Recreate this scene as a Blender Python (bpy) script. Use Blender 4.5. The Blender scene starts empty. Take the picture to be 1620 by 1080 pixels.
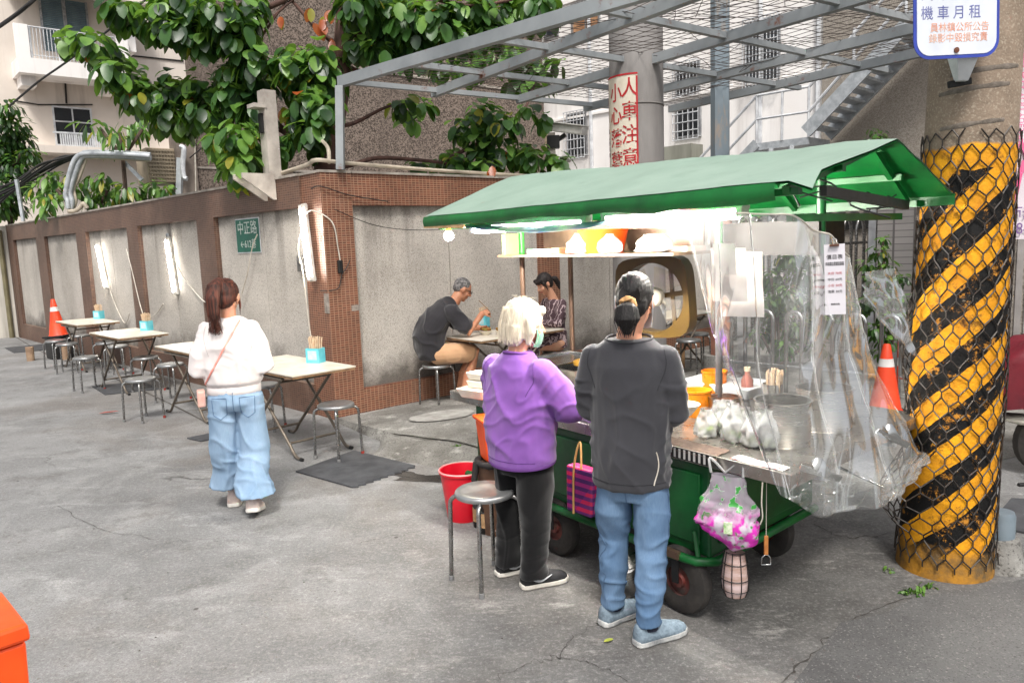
import bpy, bmesh, math, random
import numpy as np
from mathutils import Vector as V, Matrix as M, noise as NZ
from mathutils.bvhtree import BVHTree
random.seed(7)
SC = bpy.context.scene
COL = SC.collection
R = math.radians
# ---------------------------------------------------------------- camera
CF, CH = 1200.0, 1.75                       # focal length in photo pixels, eye height
_p, _r = math.atan(158.2/1200), R(2.1)
_F = V((0, math.cos(_p), -math.sin(_p))); _U = V((0, math.sin(_p), math.cos(_p))); _X = V((1, 0, 0))
CX = _X*math.cos(_r) - _U*math.sin(_r); CY = _U*math.cos(_r) + _X*math.sin(_r)
CO = V((0, 0, CH))
cd = bpy.data.cameras.new('camera'); cam = bpy.data.objects.new('camera', cd); COL.objects.link(cam)
cd.sensor_width = 36; cd.lens = CF/1620*36; cd.clip_start = .05; cd.clip_end = 500
mm = M((CX, CY, -_F)).transposed().to_4x4(); mm.translation = CO; cam.matrix_world = mm
SC.camera = cam
# ---------------------------------------------------------------- light
SUN_EL, SUN_AZ = R(55), R(177)              # azimuth clockwise from +Y
w = bpy.data.worlds.new('World'); SC.world = w; w.use_nodes = True
nt = w.node_tree; bg = nt.nodes['Background']
sky = nt.nodes.new('ShaderNodeTexSky'); sky.sky_type = 'NISHITA'; sky.sun_disc = False
sky.sun_elevation = SUN_EL; sky.sun_rotation = SUN_AZ; sky.dust_density = 4; sky.air_density = 1.0; sky.ozone_density = 1.0
hs = nt.nodes.new('ShaderNodeHueSaturation'); hs.inputs['Saturation'].default_value = .25   # overcast: a grey sky
nt.links.new(sky.outputs[0], hs.inputs['Color']); nt.links.new(hs.outputs[0], bg.inputs[0]); bg.inputs[1].default_value = .098
sl = bpy.data.lights.new('sun', 'SUN'); sl.energy = 1.5; sl.angle = R(11); sl.color = (1, .96, .9)
so = bpy.data.objects.new('sun', sl); COL.objects.link(so)
sd = V((math.sin(SUN_AZ)*math.cos(SUN_EL), math.cos(SUN_AZ)*math.cos(SUN_EL), math.sin(SUN_EL)))
so.rotation_euler = sd.to_track_quat('Z', 'Y').to_euler(); so.location = (0, 0, 20)
SC.view_settings.view_transform = 'Standard'; SC.view_settings.look = 'None'
SC.view_settings.exposure = 0.94; SC.view_settings.gamma = 1
SC.cycles.max_bounces = 8; SC.cycles.transparent_max_bounces = 16; SC.cycles.use_denoising = True
SC.cycles.caustics_reflective = False; SC.cycles.caustics_refractive = False
# ---------------------------------------------------------------- survey: photo pixel -> place on a real surface
def ray(px, py): return CX*((px-810)/CF) - CY*((py-540)/CF) + _F
def G(px, py, z=0.0):                       # on a level surface at height z
    d = ray(px, py); return CO + d*((z-CH)/d.z)
def D(px, py, y):                           # at a distance y
    d = ray(px, py); return CO + d*(y/d.y)
def W(px, py, a, b):                        # on the upright plane through a and b
    n = V((-(b[1]-a[1]), b[0]-a[0], 0)); d = ray(px, py)
    return CO + d*((V((a[0], a[1], 0))-CO).dot(n)/d.dot(n))
# ---------------------------------------------------------------- mesh helpers
BASE = {}
class MB:
    def __init__(s): s.v = []; s.f = []; s.m = []
    def add(s, vs, fs, m=0):
        o = len(s.v); s.v += [V(x) for x in vs]; s.f += [[i+o for i in q] for q in fs]; s.m += [m]*len(fs); return s
    def box(s, c, d, rot=None, m=0):
        c = V(c); a, b, h = d[0]/2, d[1]/2, d[2]/2
        vs = [V((x, y, z)) for z in (-h, h) for y in (-b, b) for x in (-a, a)]
        if rot is not None: vs = [rot @ x for x in vs]
        return s.add([c+x for x in vs], [(0,2,3,1),(4,5,7,6),(0,1,5,4),(2,6,7,3),(0,4,6,2),(1,3,7,5)], m)
    def hexa(s, p, m=0):                     # 8 corners: bottom 4 ccw, top 4 ccw
        return s.add(p, [(3,2,1,0),(4,5,6,7),(0,1,5,4),(1,2,6,5),(2,3,7,6),(3,0,4,7)], m)
    def bar(s, a, b, w, h, up=(0,0,1), m=0):
        a, b = V(a), V(b); d = (b-a).normalized(); sx = d.cross(V(up)).normalized(); u = sx.cross(d)
        q = lambda p: [p-sx*w/2-u*h/2, p+sx*w/2-u*h/2, p+sx*w/2+u*h/2, p-sx*w/2+u*h/2]
        return s.add(q(a)+q(b), [(0,1,2,3),(7,6,5,4),(0,4,5,1),(1,5,6,2),(2,6,7,3),(3,7,4,0)], m)
    def tube(s, pts, r, n=8, caps=True, closed=False, m=0, sx=1.0, up=None):
        pts = [V(p) for p in pts]; k = len(pts); rs = r if isinstance(r, (list, tuple)) else [r]*k
        rings = []; prev = None
        for i, p in enumerate(pts):
            a = pts[(i-1) % k] if (closed or i > 0) else p; b = pts[(i+1) % k] if (closed or i < k-1) else p
            d = (b-a)
            d = d.normalized() if d.length > 1e-9 else V((0,0,1))
            if prev is None:
                ref = V(up) if up is not None else (V((0,0,1)) if abs(d.z) < .9 else V((1,0,0)))
                x = d.cross(ref).normalized()
            else:
                x = prev - d*prev.dot(d)
                x = x.normalized() if x.length > 1e-6 else d.orthogonal().normalized()
            prev = x; y = d.cross(x)
            rings.append([p + (x*math.cos(t)*sx + y*math.sin(t))*rs[i] for t in (2*math.pi*j/n for j in range(n))])
        return s.loft(rings, caps, closed, m)
    def loft(s, rings, caps=True, closed=False, m=0):
        n = len(rings[0]); k = len(rings); vs = [p for q in rings for p in q]; fs = []
        for i in range(k if closed else k-1):
            for j in range(n):
                a, b = i*n+j, i*n+(j+1) % n; c, d = ((i+1) % k)*n+(j+1) % n, ((i+1) % k)*n+j
                fs.append((a, b, c, d))
        if caps and not closed: fs += [tuple(range(n))[::-1], tuple((k-1)*n+j for j in range(n))]
        return s.add(vs, fs, m)
    def capsule(s, pts, rs, n=12, sx=1.0, up=None):   # tube with round ends (for bodies)
        pts = [V(p) for p in pts]; rs = list(rs)
        d0 = (pts[0]-pts[1]).normalized(); d1 = (pts[-1]-pts[-2]).normalized()
        P = [pts[0]+d0*rs[0]*q for q in (.95, .7, .38)] + pts + [pts[-1]+d1*rs[-1]*q for q in (.38, .7, .95)]
        Q = [rs[0]*q for q in (.3, .71, .925)] + rs + [rs[-1]*q for q in (.925, .71, .3)]
        return s.tube(P, Q, n, True, sx=sx, up=up)
    def lathe(s, prof, n=24, c=(0,0,0), rot=None, m=0, caps=True):
        c = V(c); rings = []
        for r_, z in prof:
            q = [V((r_*math.cos(t), r_*math.sin(t), z)) for t in (2*math.pi*j/n for j in range(n))]
            rings.append([c + (rot @ x if rot is not None else x) for x in q])
        return s.loft(rings, caps, False, m)
    def ball(s, c, r, n=14, k=8, rot=None, m=0):
        r = V(r) if not isinstance(r, (int, float)) else V((r, r, r)); c = V(c); rings = []
        for i in range(k+1):
            t = math.pi*(i+.02)/(k+.04) ; z = -math.cos(t); q = math.sin(t)
            ring = [V((r.x*q*math.cos(a), r.y*q*math.sin(a), r.z*z)) for a in (2*math.pi*j/n for j in range(n))]
            rings.append([c + (rot @ x if rot is not None else x) for x in ring])
        return s.loft(rings, True, False, m)
    def grid(s, nu, nv, fn, m=0, wrap=False):
        vs = [V(fn(i/(nu-1 if not wrap else nu), j/(nv-1))) for j in range(nv) for i in range(nu)]; fs = []
        for j in range(nv-1):
            for i in range(nu if wrap else nu-1):
                fs.append((j*nu+i, j*nu+(i+1) % nu, (j+1)*nu+(i+1) % nu, (j+1)*nu+i))
        return s.add(vs, fs, m)
    def prism(s, poly, fr, th, m=0):         # flat outline (x,y) in frame fr (4x4), thickness along its z
        n = len(poly); vs = [fr @ V((x, y, 0)) for x, y in poly] + [fr @ V((x, y, th)) for x, y in poly]
        return s.add(vs, [tuple(range(n))[::-1], tuple(range(n, 2*n))] + [(i, (i+1) % n, n+(i+1) % n, n+i) for i in range(n)], m)
    def build(s, name, mats, parent=None, smooth=None, bev=0, label=None, kind=None):
        me = bpy.data.meshes.new(name); b = wbase(parent)
        me.from_pydata([x-b for x in s.v], [], s.f)
        return link(me, name, mats, parent, smooth, bev, s.m, label, kind)
def wbase(parent): return BASE.get(parent.name, V((0,0,0))) if parent is not None else V((0,0,0))
def link(me, name, mats, parent=None, smooth=None, bev=0, mi=None, label=None, kind=None):
    if not isinstance(mats, (list, tuple)): mats = [mats]
    for q in mats: me.materials.append(q)
    if mi is not None and len(mats) > 1: me.polygons.foreach_set('material_index', mi)
    if smooth is not None:
        me.polygons.foreach_set('use_smooth', [True]*len(me.polygons))
        if smooth < 180: me.set_sharp_from_angle(angle=R(smooth))
    me.update()
    o = bpy.data.objects.new(name, me); COL.objects.link(o)
    if parent is not None: o.parent = parent; BASE[o.name] = wbase(parent)
    if bev:
        bm_ = o.modifiers.new('bevel', 'BEVEL'); bm_.width = bev; bm_.segments = 2; bm_.limit_method = 'ANGLE'; bm_.angle_limit = R(40)
    if label: o['label'] = label
    if kind: o['kind'] = kind
    return o
def tag(o, label, cat, group=None):
    o['label'] = label; o['category'] = cat
    if group: o['group'] = group
    return o
def thing(name, label, cat, loc=(0,0,0), group=None, local=False, rz=0):
    # local: parts are built round (0,0,0) and the empty carries them; else parts are built in place
    o = bpy.data.objects.new(name, None); o.empty_display_size = .1; COL.objects.link(o)
    o.location = loc; o.rotation_euler.z = rz; BASE[o.name] = V((0,0,0)) if local else V(loc)
    return tag(o, label, cat, group)
def struct(o): o['kind'] = 'structure'; return o
def dup(root, loc, rz, label=None, group=None):
    r_ = root.copy(); COL.objects.link(r_); r_.location = loc; r_.rotation_euler.z = rz
    if label: r_['label'] = label
    if group: r_['group'] = group
    for ch in list(root.children):
        c = ch.copy(); COL.objects.link(c); c.parent = r_
        for g in ch.children:
            d = g.copy(); COL.objects.link(d); d.parent = c
    return r_
def arc(c, a, b, r, t0, t1, k=8): return [V(c)+V(a)*math.cos(t)*r+V(b)*math.sin(t)*r for t in (t0+(t1-t0)*i/k for i in range(k+1))]
def spline(pts, k=6):                        # Catmull-Rom
    pts = [V(p) for p in pts]; out = []
    for i in range(len(pts)-1):
        p0, p1, p2, p3 = pts[max(i-1,0)], pts[i], pts[i+1], pts[min(i+2,len(pts)-1)]
        for j in range(k):
            t = j/k; out.append(.5*((2*p1)+(p2-p0)*t+(2*p0-5*p1+4*p2-p3)*t*t+(3*p1-p0-3*p2+p3)*t**3))
    return out+[pts[-1]]
def lerp(a, b, t): return a+(b-a)*t
def solid(mb, voxel, it=6, fac=.5, fn=None):  # one continuous skin over overlapping volumes
    me = bpy.data.meshes.new('tmp'); me.from_pydata(mb.v, [], mb.f)
    bm = bmesh.new(); bm.from_mesh(me); bmesh.ops.recalc_face_normals(bm, faces=bm.faces); bm.to_mesh(me); bm.free()
    o = bpy.data.objects.new('tmp', me); COL.objects.link(o)
    q = o.modifiers.new('r', 'REMESH'); q.mode = 'VOXEL'; q.voxel_size = voxel
    if it: q = o.modifiers.new('s', 'SMOOTH'); q.iterations = it; q.factor = fac
    dg = bpy.context.evaluated_depsgraph_get(); out = bpy.data.meshes.new_from_object(o.evaluated_get(dg))
    bpy.data.objects.remove(o); bpy.data.meshes.remove(me)
    if fn:
        n = len(out.vertices); co = np.empty(n*3, 'f'); no = np.empty(n*3, 'f')
        out.vertices.foreach_get('co', co); out.vertices.foreach_get('normal', no)
        co = co.reshape(-1, 3); no = no.reshape(-1, 3)
        d = np.array([fn(V(c), V(k)) for c, k in zip(co, no)], 'f')
        out.vertices.foreach_set('co', (co + no*d[:, None]).ravel()); out.update()
    return out
def shift(me, b):
    me.transform(M.Translation(-b)); return me
def n3(p, s): return NZ.noise(V((p[0]*s[0], p[1]*s[1], p[2]*s[2])))
def text(body, size, fr, mt, parent, name='lettering', ext=.0006, align='CENTER', sp=1.0):
    c = bpy.data.curves.new('t', 'FONT'); c.body = body; c.size = size; c.extrude = ext; c.align_x = align; c.align_y = 'CENTER'; c.space_line = sp
    o = bpy.data.objects.new('t', c); COL.objects.link(o)
    dg = bpy.context.evaluated_depsgraph_get(); me = bpy.data.meshes.new_from_object(o.evaluated_get(dg)); me.materials.clear()
    bpy.data.objects.remove(o); me.transform(fr); me.transform(M.Translation(-wbase(parent)))
    return link(me, name, mt, parent)
def frame(o, x, y):                          # 4x4 with origin o and axes x, y
    x = V(x).normalized(); y = V(y); y = (y-x*y.dot(x)).normalized(); z = x.cross(y)
    f = M((x, y, z)).transposed().to_4x4(); f.translation = V(o); return f
# ---------------------------------------------------------------- materials
def lin(c):
    if max(c) <= 1: return (*c, 1)
    return (*[((x/255)/12.92 if x <= 10 else ((x/255+.055)/1.055)**2.4) for x in c], 1)
class NT:
    def __init__(s, name):
        s.mat = bpy.data.materials.new(name); s.mat.use_nodes = True; s.t = s.mat.node_tree; s.b = s.t.nodes['Principled BSDF']
        s.out = s.t.nodes['Material Output']; s.tc = s.t.nodes.new('ShaderNodeTexCoord').outputs['Object']
    def n(s, kind, ins=None, **kw):
        q = s.t.nodes.new(kind)
        for k, x in kw.items(): setattr(q, k, x)
        for k, x in (ins or {}).items():
            if hasattr(x, 'is_output'): s.t.links.new(x, q.inputs[k])
            else: q.inputs[k].default_value = x
        return q
    def vec(s, sc):
        if not isinstance(sc, (tuple, list)): sc = (sc,)*3
        return s.n('ShaderNodeMapping', {'Vector': s.tc, 'Scale': sc}).outputs[0]
    def noise(s, sc, det=4, rough=.55, vec=None, dist=0):
        q = s.n('ShaderNodeTexNoise', {'Vector': vec or s.vec(sc), 'Scale': 1.0 if vec is None else sc, 'Detail': det, 'Roughness': rough, 'Distortion': dist}); return q.outputs['Fac']
    def ramp(s, f, a, b, ca=(0,0,0,1), cb=(1,1,1,1)):
        q = s.n('ShaderNodeValToRGB', {'Fac': f}); e = q.color_ramp.elements
        e[0].position = a; e[1].position = b; e[0].color = ca; e[1].color = cb; return q.outputs[0]
    def step(s, f, a, b, inv=False):
        q = s.n('ShaderNodeMapRange', {0: f, 1: a, 2: b, 3: 1.0 if inv else 0.0, 4: 0.0 if inv else 1.0}); return q.outputs[0]
    def mix(s, f, a, b, blend='MIX'):
        q = s.n('ShaderNodeMix', data_type='RGBA', blend_type=blend)
        for i, x in ((0, f), (6, a), (7, b)):
            if hasattr(x, 'is_output'): s.t.links.new(x, q.inputs[i])
            else: q.inputs[i].default_value = x
        return q.outputs[2]
    def math(s, op, a, b=0.0, clamp=False):
        q = s.n('ShaderNodeMath', operation=op, use_clamp=clamp)
        for i, x in ((0, a), (1, b)):
            if hasattr(x, 'is_output'): s.t.links.new(x, q.inputs[i])
            else: q.inputs[i].default_value = x
        return q.outputs[0]
    def xyz(s): return s.n('ShaderNodeSeparateXYZ', {0: s.tc}).outputs
    def set(s, **kw):
        for k, x in kw.items():
            k = {'col': 'Base Color', 'rough': 'Roughness', 'metal': 'Metallic', 'alpha': 'Alpha', 'trans': 'Transmission Weight', 'spec': 'Specular IOR Level',
                 'sub': 'Subsurface Weight', 'sheen': 'Sheen Weight', 'coat': 'Coat Weight', 'emc': 'Emission Color', 'ems': 'Emission Strength', 'normal': 'Normal'}[k]
            if hasattr(x, 'is_output'): s.t.links.new(x, s.b.inputs[k])
            else: s.b.inputs[k].default_value = x
        return s
    def bump(s, h, dist=.002, st=.6):
        s.set(normal=s.n('ShaderNodeBump', {'Height': h, 'Strength': st, 'Distance': dist}).outputs[0]); return s
def mat(name, col, rough=.6, col2=None, sc=6, metal=0, bump=0, bsc=80, spec=.5, lo=.35, hi=.65, rvar=.12, **kw):
    t = NT(name); c1 = lin(col); c2 = lin(col2) if col2 else tuple(x*.72 for x in c1[:3])+(1,)
    f = t.noise(sc, 5, .6)
    t.set(col=t.mix(t.ramp(f, lo, hi), c1, c2), metal=metal, spec=spec, **kw)
    g = t.noise(tuple(x*3.1 for x in sc) if isinstance(sc, (tuple, list)) else sc*3.1, 3)
    t.set(rough=t.math('ADD', t.math('MULTIPLY', g, rvar*2), rough-rvar, True))
    if bump: t.bump(t.noise(bsc, 4), bump)
    return t.mat
def emis(name, col, st):
    t = NT(name); t.set(col=lin(col), emc=lin(col), ems=st); return t.mat
# ---------------------------------------------------------------- surface recipes
def m_street():
    t = NT('street_concrete'); x, y, z = t.xyz()
    base = t.mix(t.ramp(t.noise(.6, 8, .68), .34, .68), lin((150,150,150)), lin((110,110,110)))
    base = t.mix(t.math('MULTIPLY', t.ramp(t.noise(1.7, 8, .72, dist=.4), .50, .66), .6), base, lin((170,170,169)))
    base = t.mix(t.math('MULTIPLY', t.ramp(t.noise(3.3, 8, .75), .53, .66), .6), base, lin((96,94,92)))
    base = t.mix(t.math('MULTIPLY', t.ramp(t.noise((1.4, 3.4, 1), 8, .78, dist=.5), .55, .67), .5), base, lin((188,188,187)))   # pale scuffs
    base = t.mix(t.math('MULTIPLY', t.ramp(t.noise(.35, 6, .65, dist=.5), .5, .60), .42), base, lin((112,102,93)))
    # grease and dirt round the stall, with the shade under the cart painted in
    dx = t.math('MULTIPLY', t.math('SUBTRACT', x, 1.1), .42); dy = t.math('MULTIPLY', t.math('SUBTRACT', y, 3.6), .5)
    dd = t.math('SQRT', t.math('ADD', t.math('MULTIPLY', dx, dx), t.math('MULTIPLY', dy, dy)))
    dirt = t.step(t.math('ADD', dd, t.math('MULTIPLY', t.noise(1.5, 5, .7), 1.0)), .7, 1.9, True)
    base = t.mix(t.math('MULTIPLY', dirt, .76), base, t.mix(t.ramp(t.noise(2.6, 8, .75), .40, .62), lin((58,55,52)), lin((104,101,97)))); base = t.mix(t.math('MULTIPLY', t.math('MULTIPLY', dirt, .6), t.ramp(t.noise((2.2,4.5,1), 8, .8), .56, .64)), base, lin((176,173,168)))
    sp = t.noise(46, 6, .82); base = t.mix(t.math('MULTIPLY', t.ramp(sp, .52, .66), .34), base, lin((206,204,200))); base = t.mix(t.math('MULTIPLY', t.ramp(sp, .34, .47, (1,1,1,1), (0,0,0,1)), .42), base, lin((64,62,60)))
    sp2 = t.noise(120, 4, .8); base = t.mix(t.math('MULTIPLY', t.ramp(sp2, .40, .60, (1,1,1,1), (0,0,0,1)), .45), base, lin((70,68,66)))
    spot = t.n('ShaderNodeTexVoronoi', {'Vector': t.vec(2.1), 'Scale': 1.0}).outputs['Distance']
    base = t.mix(t.math('MULTIPLY', t.ramp(spot, .02, .035, (1,1,1,1), (0,0,0,1)), .8), base, lin((52,48,44)))   # gum spots
    # cracks
    wv = t.n('ShaderNodeVectorMath', {0: t.vec(.42), 1: t.n('ShaderNodeVectorMath', {0: t.n('ShaderNodeTexNoise', {'Vector': t.tc, 'Scale': 2.2, 'Detail': 5.0}).outputs['Color'], 1: (.22,.22,0)}, operation='MULTIPLY').outputs[0]}, operation='ADD').outputs[0]
    ck = t.n('ShaderNodeTexVoronoi', {'Vector': wv, 'Scale': 1.0}, feature='DISTANCE_TO_EDGE').outputs['Distance']
    cm = t.math('MULTIPLY', t.ramp(ck, .0012, .005, (1,1,1,1), (0,0,0,1)), t.ramp(t.noise(.5, 2), .53, .6))
    base = t.mix(cm, base, lin((58,55,52)))
    t.set(col=base, rough=t.math('ADD', t.math('MULTIPLY', t.noise(3, 4), .25), .62), spec=.3)
    t.bump(t.math('SUBTRACT', t.math('ADD', t.math('MULTIPLY', t.noise(60, 4, .7), .6), t.math('MULTIPLY', t.noise(9, 5, .6), .8)), t.math('MULTIPLY', cm, 1.2)), .006, .7); return t.mat
def m_asphalt():
    t = NT('asphalt'); f = t.noise(1.2, 5, .65)
    b = t.mix(t.ramp(f, .35, .65), lin((108,107,106)), lin((84,83,83)))
    b = t.mix(t.ramp(t.noise(90, 3, .6), .58, .7), b, lin((140,138,134))); b = t.mix(t.math('MULTIPLY', t.ramp(t.noise(130, 3, .6), .34, .46, (1,1,1,1), (0,0,0,1)), .6), b, lin((56,55,54)))
    t.set(col=b, rough=.8, spec=.3); t.bump(t.noise(70, 4, .7), .006, .8); return t.mat
def m_pavement():
    t = NT('pavement_concrete'); f = t.noise(1.6, 6, .65, dist=.5)
    b = t.mix(t.ramp(f, .35, .66), lin((150,148,143)), lin((98,95,90))); b = t.mix(t.ramp(t.noise(5, 5, .7), .55, .72), b, lin((176,174,168)))
    b = t.mix(t.math('MULTIPLY', t.ramp(t.noise(70, 3), .36, .46, (1,1,1,1), (0,0,0,1)), .7), b, lin((66,63,60)))
    t.set(col=b, rough=.85, spec=.25); t.bump(t.math('ADD', t.noise(40, 5, .7), t.noise(6, 4)), .012, .7); return t.mat
def m_tile(name, w_, h_, c1, c2, cm, mort, bumpd=.002, dirt=.35):
    t = NT(name); x, y, z = t.xyz()
    uv = t.n('ShaderNodeCombineXYZ', {0: t.math('ADD', x, y), 1: z}).outputs[0]
    br = t.n('ShaderNodeTexBrick', {'Vector': uv, 'Color1': lin(c1), 'Color2': lin(c2), 'Mortar': lin(cm), 'Scale': 1.0, 'Mortar Size': mort, 'Mortar Smooth': .2, 'Bias': 0.0, 'Brick Width': w_, 'Row Height': h_}, offset=0.0, squash=1.0)
    c = t.mix(t.math('MULTIPLY', t.ramp(t.noise(1.3, 5, .65), .42, .7), dirt), br.outputs['Color'], lin((52,38,30)))
    c = t.mix(t.math('MULTIPLY', t.ramp(t.noise((1.5,1.5,.5), 5, .7), .55, .7), dirt*.7), c, lin((150,128,112)))
    t.set(col=c, rough=.5, spec=.4); t.bump(t.math('SUBTRACT', 1.0, br.outputs['Fac']), bumpd, .5); return t.mat
def m_panel():
    t = NT('washed_pebble_panel'); x, y, z = t.xyz()
    c = t.mix(t.ramp(t.noise(.9, 4, .6), .35, .68), lin((196,189,180)), lin((166,159,150)))
    g = t.noise(95, 3, .65); c = t.mix(t.math('MULTIPLY', t.ramp(g, .36, .48, (1,1,1,1), (0,0,0,1)), .55), c, lin((88,82,77))); c = t.mix(t.math('MULTIPLY', t.ramp(g, .55, .66), .6), c, lin((206,200,192)))
    st = t.noise((3.2, 3.2, .28), 5, .65)                                     # rain streaks run down from the beam
    top = t.math('MULTIPLY', t.math('SUBTRACT', z, .9), .8, True)
    k = t.math('MULTIPLY', t.ramp(st, .52, .66), top); c = t.mix(t.math('MULTIPLY', k, .48), c, lin((70,63,57)))
    edge = t.step(t.math('ADD', z, t.math('MULTIPLY', t.noise(5, 5, .7), .30)), 2.16, 2.40); c = t.mix(t.math('MULTIPLY', edge, .8), c, lin((50,46,42)))
    low = t.step(t.math('SUBTRACT', z, t.math('MULTIPLY', t.noise(2.6, 6, .7), .9)), -.14, .22, True); c = t.mix(t.math('MULTIPLY', low, .8), c, lin((66,61,56)))   # rising damp, mould
    t.set(col=c, rough=.85, spec=.25); t.bump(g, .004, .6); return t.mat
def m_dash(name, c1, c2, c3, sc=42):
    t = NT(name); g = t.n('ShaderNodeTexVoronoi', {'Vector': t.vec(sc), 'Scale': 1.0}).outputs['Color']
    q = t.n('ShaderNodeSeparateColor', {0: g}).outputs[0]
    c = t.mix(t.ramp(q, .25, .8), lin(c1), lin(c2)); c = t.mix(t.ramp(t.noise((.5,.5,.15), 5, .6), .45, .7), c, lin(c3))
    t.set(col=c, rough=.9, spec=.2); t.bump(q, .012, .7); return t.mat
def m_stucco(name, c1, c2, st=(90,84,78), k=.5, joint=0):
    t = NT(name); x, y, z = t.xyz()
    c = t.mix(t.ramp(t.noise(.5, 5, .6), .35, .68), lin(c1), lin(c2))
    s_ = t.noise((1.6, 1.6, .12), 5, .65); c = t.mix(t.math('MULTIPLY', t.ramp(s_, .52, .72), k), c, lin(st))
    t.set(col=c, rough=.88, spec=.2); t.bump(t.noise(30, 4), .003); return t.mat
MT = {}
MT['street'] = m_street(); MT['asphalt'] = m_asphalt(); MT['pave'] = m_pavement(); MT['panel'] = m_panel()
MT['tile'] = m_tile('brown_mosaic_tile', .047, .0235, (126,74,54), (96,56,42), (164,130,106), .0035)
MT['tile_dark'] = m_tile('weathered_mosaic_tile', .047, .0235, (104,74,60), (82,58,49), (124,102,88), .003, dirt=.45)
MT['wtile'] = m_tile('white_wall_tile', .10, .10, (212,206,202), (200,194,190), (140,134,132), .006, dirt=.12)
MT['dash'] = m_dash('pebble_dash', (136,122,112), (72,64,58), (96,86,79))
MT['dash_grey'] = m_dash('grey_pebble_dash', (172,164,154), (138,130,121), (150,142,132), 60)
MT['cream'] = m_stucco('cream_render', (228,218,208), (210,199,188), (120,108,98), .5)
MT['white'] = m_stucco('white_render', (248,245,242), (238,233,229), (150,140,132), .4)
MT['oldwhite'] = m_stucco('old_white_render', (206,200,190), (176,170,160), (96,90,82), .7)
MT['cap'] = mat('cement_cap', (176,168,158), .85, (120,112,104), 4, bump=.004)
MT['glass'] = mat('window_glass', (38,42,46), .08, (56,60,64), 1, spec=.8)
MT['alu'] = mat('aluminium', (196,198,200), .35, (150,152,156), 12, metal=.7)
MT['whitemetal'] = mat('white_painted_steel', (218,220,222), .45, (180,182,186), 5)
MT['galv'] = mat('galvanised_steel', (192,196,199), .5, (158,163,167), 9, metal=.3, bump=.001)
MT['stainless'] = mat('stainless_steel', (206,206,204), .22, (160,160,158), 6, metal=1.0)
MT['chrome'] = mat('worn_chrome', (164,164,162), .27, (134,132,130), 14, metal=.95)
MT['rust'] = mat('rusty_steel', (120,72,50), .8, (80,48,36), 14)
MT['dark'] = mat('dark_void', (26,25,24), .8, (18,18,18), 5)
MT['black'] = mat('black_plastic', (28,28,29), .5, (18,18,18), 9)
MT['cable'] = mat('black_cable', (34,32,31), .6)
MT['whitecable'] = mat('white_cable', (214,208,196), .5, (180,172,158), 9)
MT['pipe'] = mat('cream_pvc', (196,184,166), .5, (156,146,130), 5)
MT['awning'] = mat('corrugated_awning', (196,190,178), .7, (150,142,130), 3)
MT['shutter'] = mat('blue_grey_shutter', (120,142,150), .5, (96,116,126), 4)
# ---------------------------------------------------------------- ground
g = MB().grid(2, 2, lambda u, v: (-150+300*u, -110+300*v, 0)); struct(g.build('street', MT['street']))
def slab(name, pts, z, mt):
    m_ = MB(); m_.add([(p[0], p[1], z) for p in pts], [tuple(range(len(pts)))]); return struct(m_.build(name, mt))
a0, a1, a2 = G(1225, 1120), G(1330, 985), G(1440, 948)
slab('road_patch', [a0, (7,1.5), (9,3.6), (4.5,3.72), (2.75,3.62), a2, lerp(a1, a2, .5)+V((.03,-.03,0)), a1], .004, MT['asphalt'])
# raised pavement in front of the tiled wall, its kerb and the cement ramp poured against it
K0, K1 = G(530, 650, .10), G(608, 681, .10)
CR = V((-1.83, 7.6, 0)); LD = V((-.70, .714, 0)).normalized(); RD = V((.755, .656, 0)).normalized()
def pz(p): 
    t = (p-CR).dot(RD); s = -(p-CR).dot(LD)        # along the wall, out from the wall
    return max(.004, lerp(.03, .10, min(1, max(0, s/1.1)))*max(0, 1-max(0, p.x+.2)/1.3)*max(0, 1-max(0, t-1.2)/3.2)) 
e0 = K1; e1 = G(642, 672, .10); e2 = G(750, 706, .09); e3 = V((.55, 4.95, .03)); e4 = V((1.15, 4.45, .01))
E_ = spline([K0, e0, lerp(e0, e2, .4), e2, e3, e4, V((2.3,4.9,.006)), V((4.6,5.9,.006)), V((8.5,7.5,.006))], 5); n_ = len(E_)
def pav(u, v):
    i = min(int(u*(n_-1)), n_-2); f = u*(n_-1)-i; a = E_[i].lerp(E_[i+1], f)
    t = 6.8*u if u < .62 else 6.8*.62+(u-.62)*24; b = CR + RD*(t+.02) + LD*(-.02); q = V((a.x, a.y, 0)).lerp(V((b.x, b.y, 0)), v)
    q.z = pz(q); q.z += min(.006, max(0, q.z-.006)*.4)*n3(q, (3,3,3)); return q
m_ = MB().grid(70, 14, pav); struct(m_.build('pavement', MT['pave'], smooth=180))
def kerb(u, v):
    u *= .62; a = pav(u, 0); out = V((-.6, -.8, 0))*(.03 + .42*max(0, min(1, (u-.12)/.08))*max(.06, 1-max(0, u-.36)*4.2))
    b = a + out; b.z = -.01; q = a.lerp(b, v); q.z -= .006 if v < .5 and v > 0 else 0
    if v > 0: q += V((0, 0, .012*n3(q, (5,5,5))*math.sin(v*math.pi)))
    if v < .01: q.z -= .012 if u > .15 else 0
    return q
m_ = MB().grid(48, 8, kerb); struct(m_.build('kerb_ramp', MT['pave'], smooth=180))
mj = MB()                                           # the broken gap between pavement and ramp
pts = [pav(u, 0) + V((-.012, -.016, .002)) for u in (i/100 for i in range(15, 40))]
for i in range(len(pts)-1):
    a, b = pts[i], pts[i+1]; h1 = .003+.024*n3(a, (7,7,7))**2; d = V((.6, .8, 0))
    mj.add([a-d*h1, b-d*(.003+.024*n3(b, (7,7,7))**2), b+d*.006*abs(n3(b,(6,6,6))), a+d*.006*abs(n3(a,(6,6,6)))], [(0,1,2,3)])
struct(mj.build('pavement_gap', mat('wet_dirt', (46,42,36), .9, (70,66,54), 20)))
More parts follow.
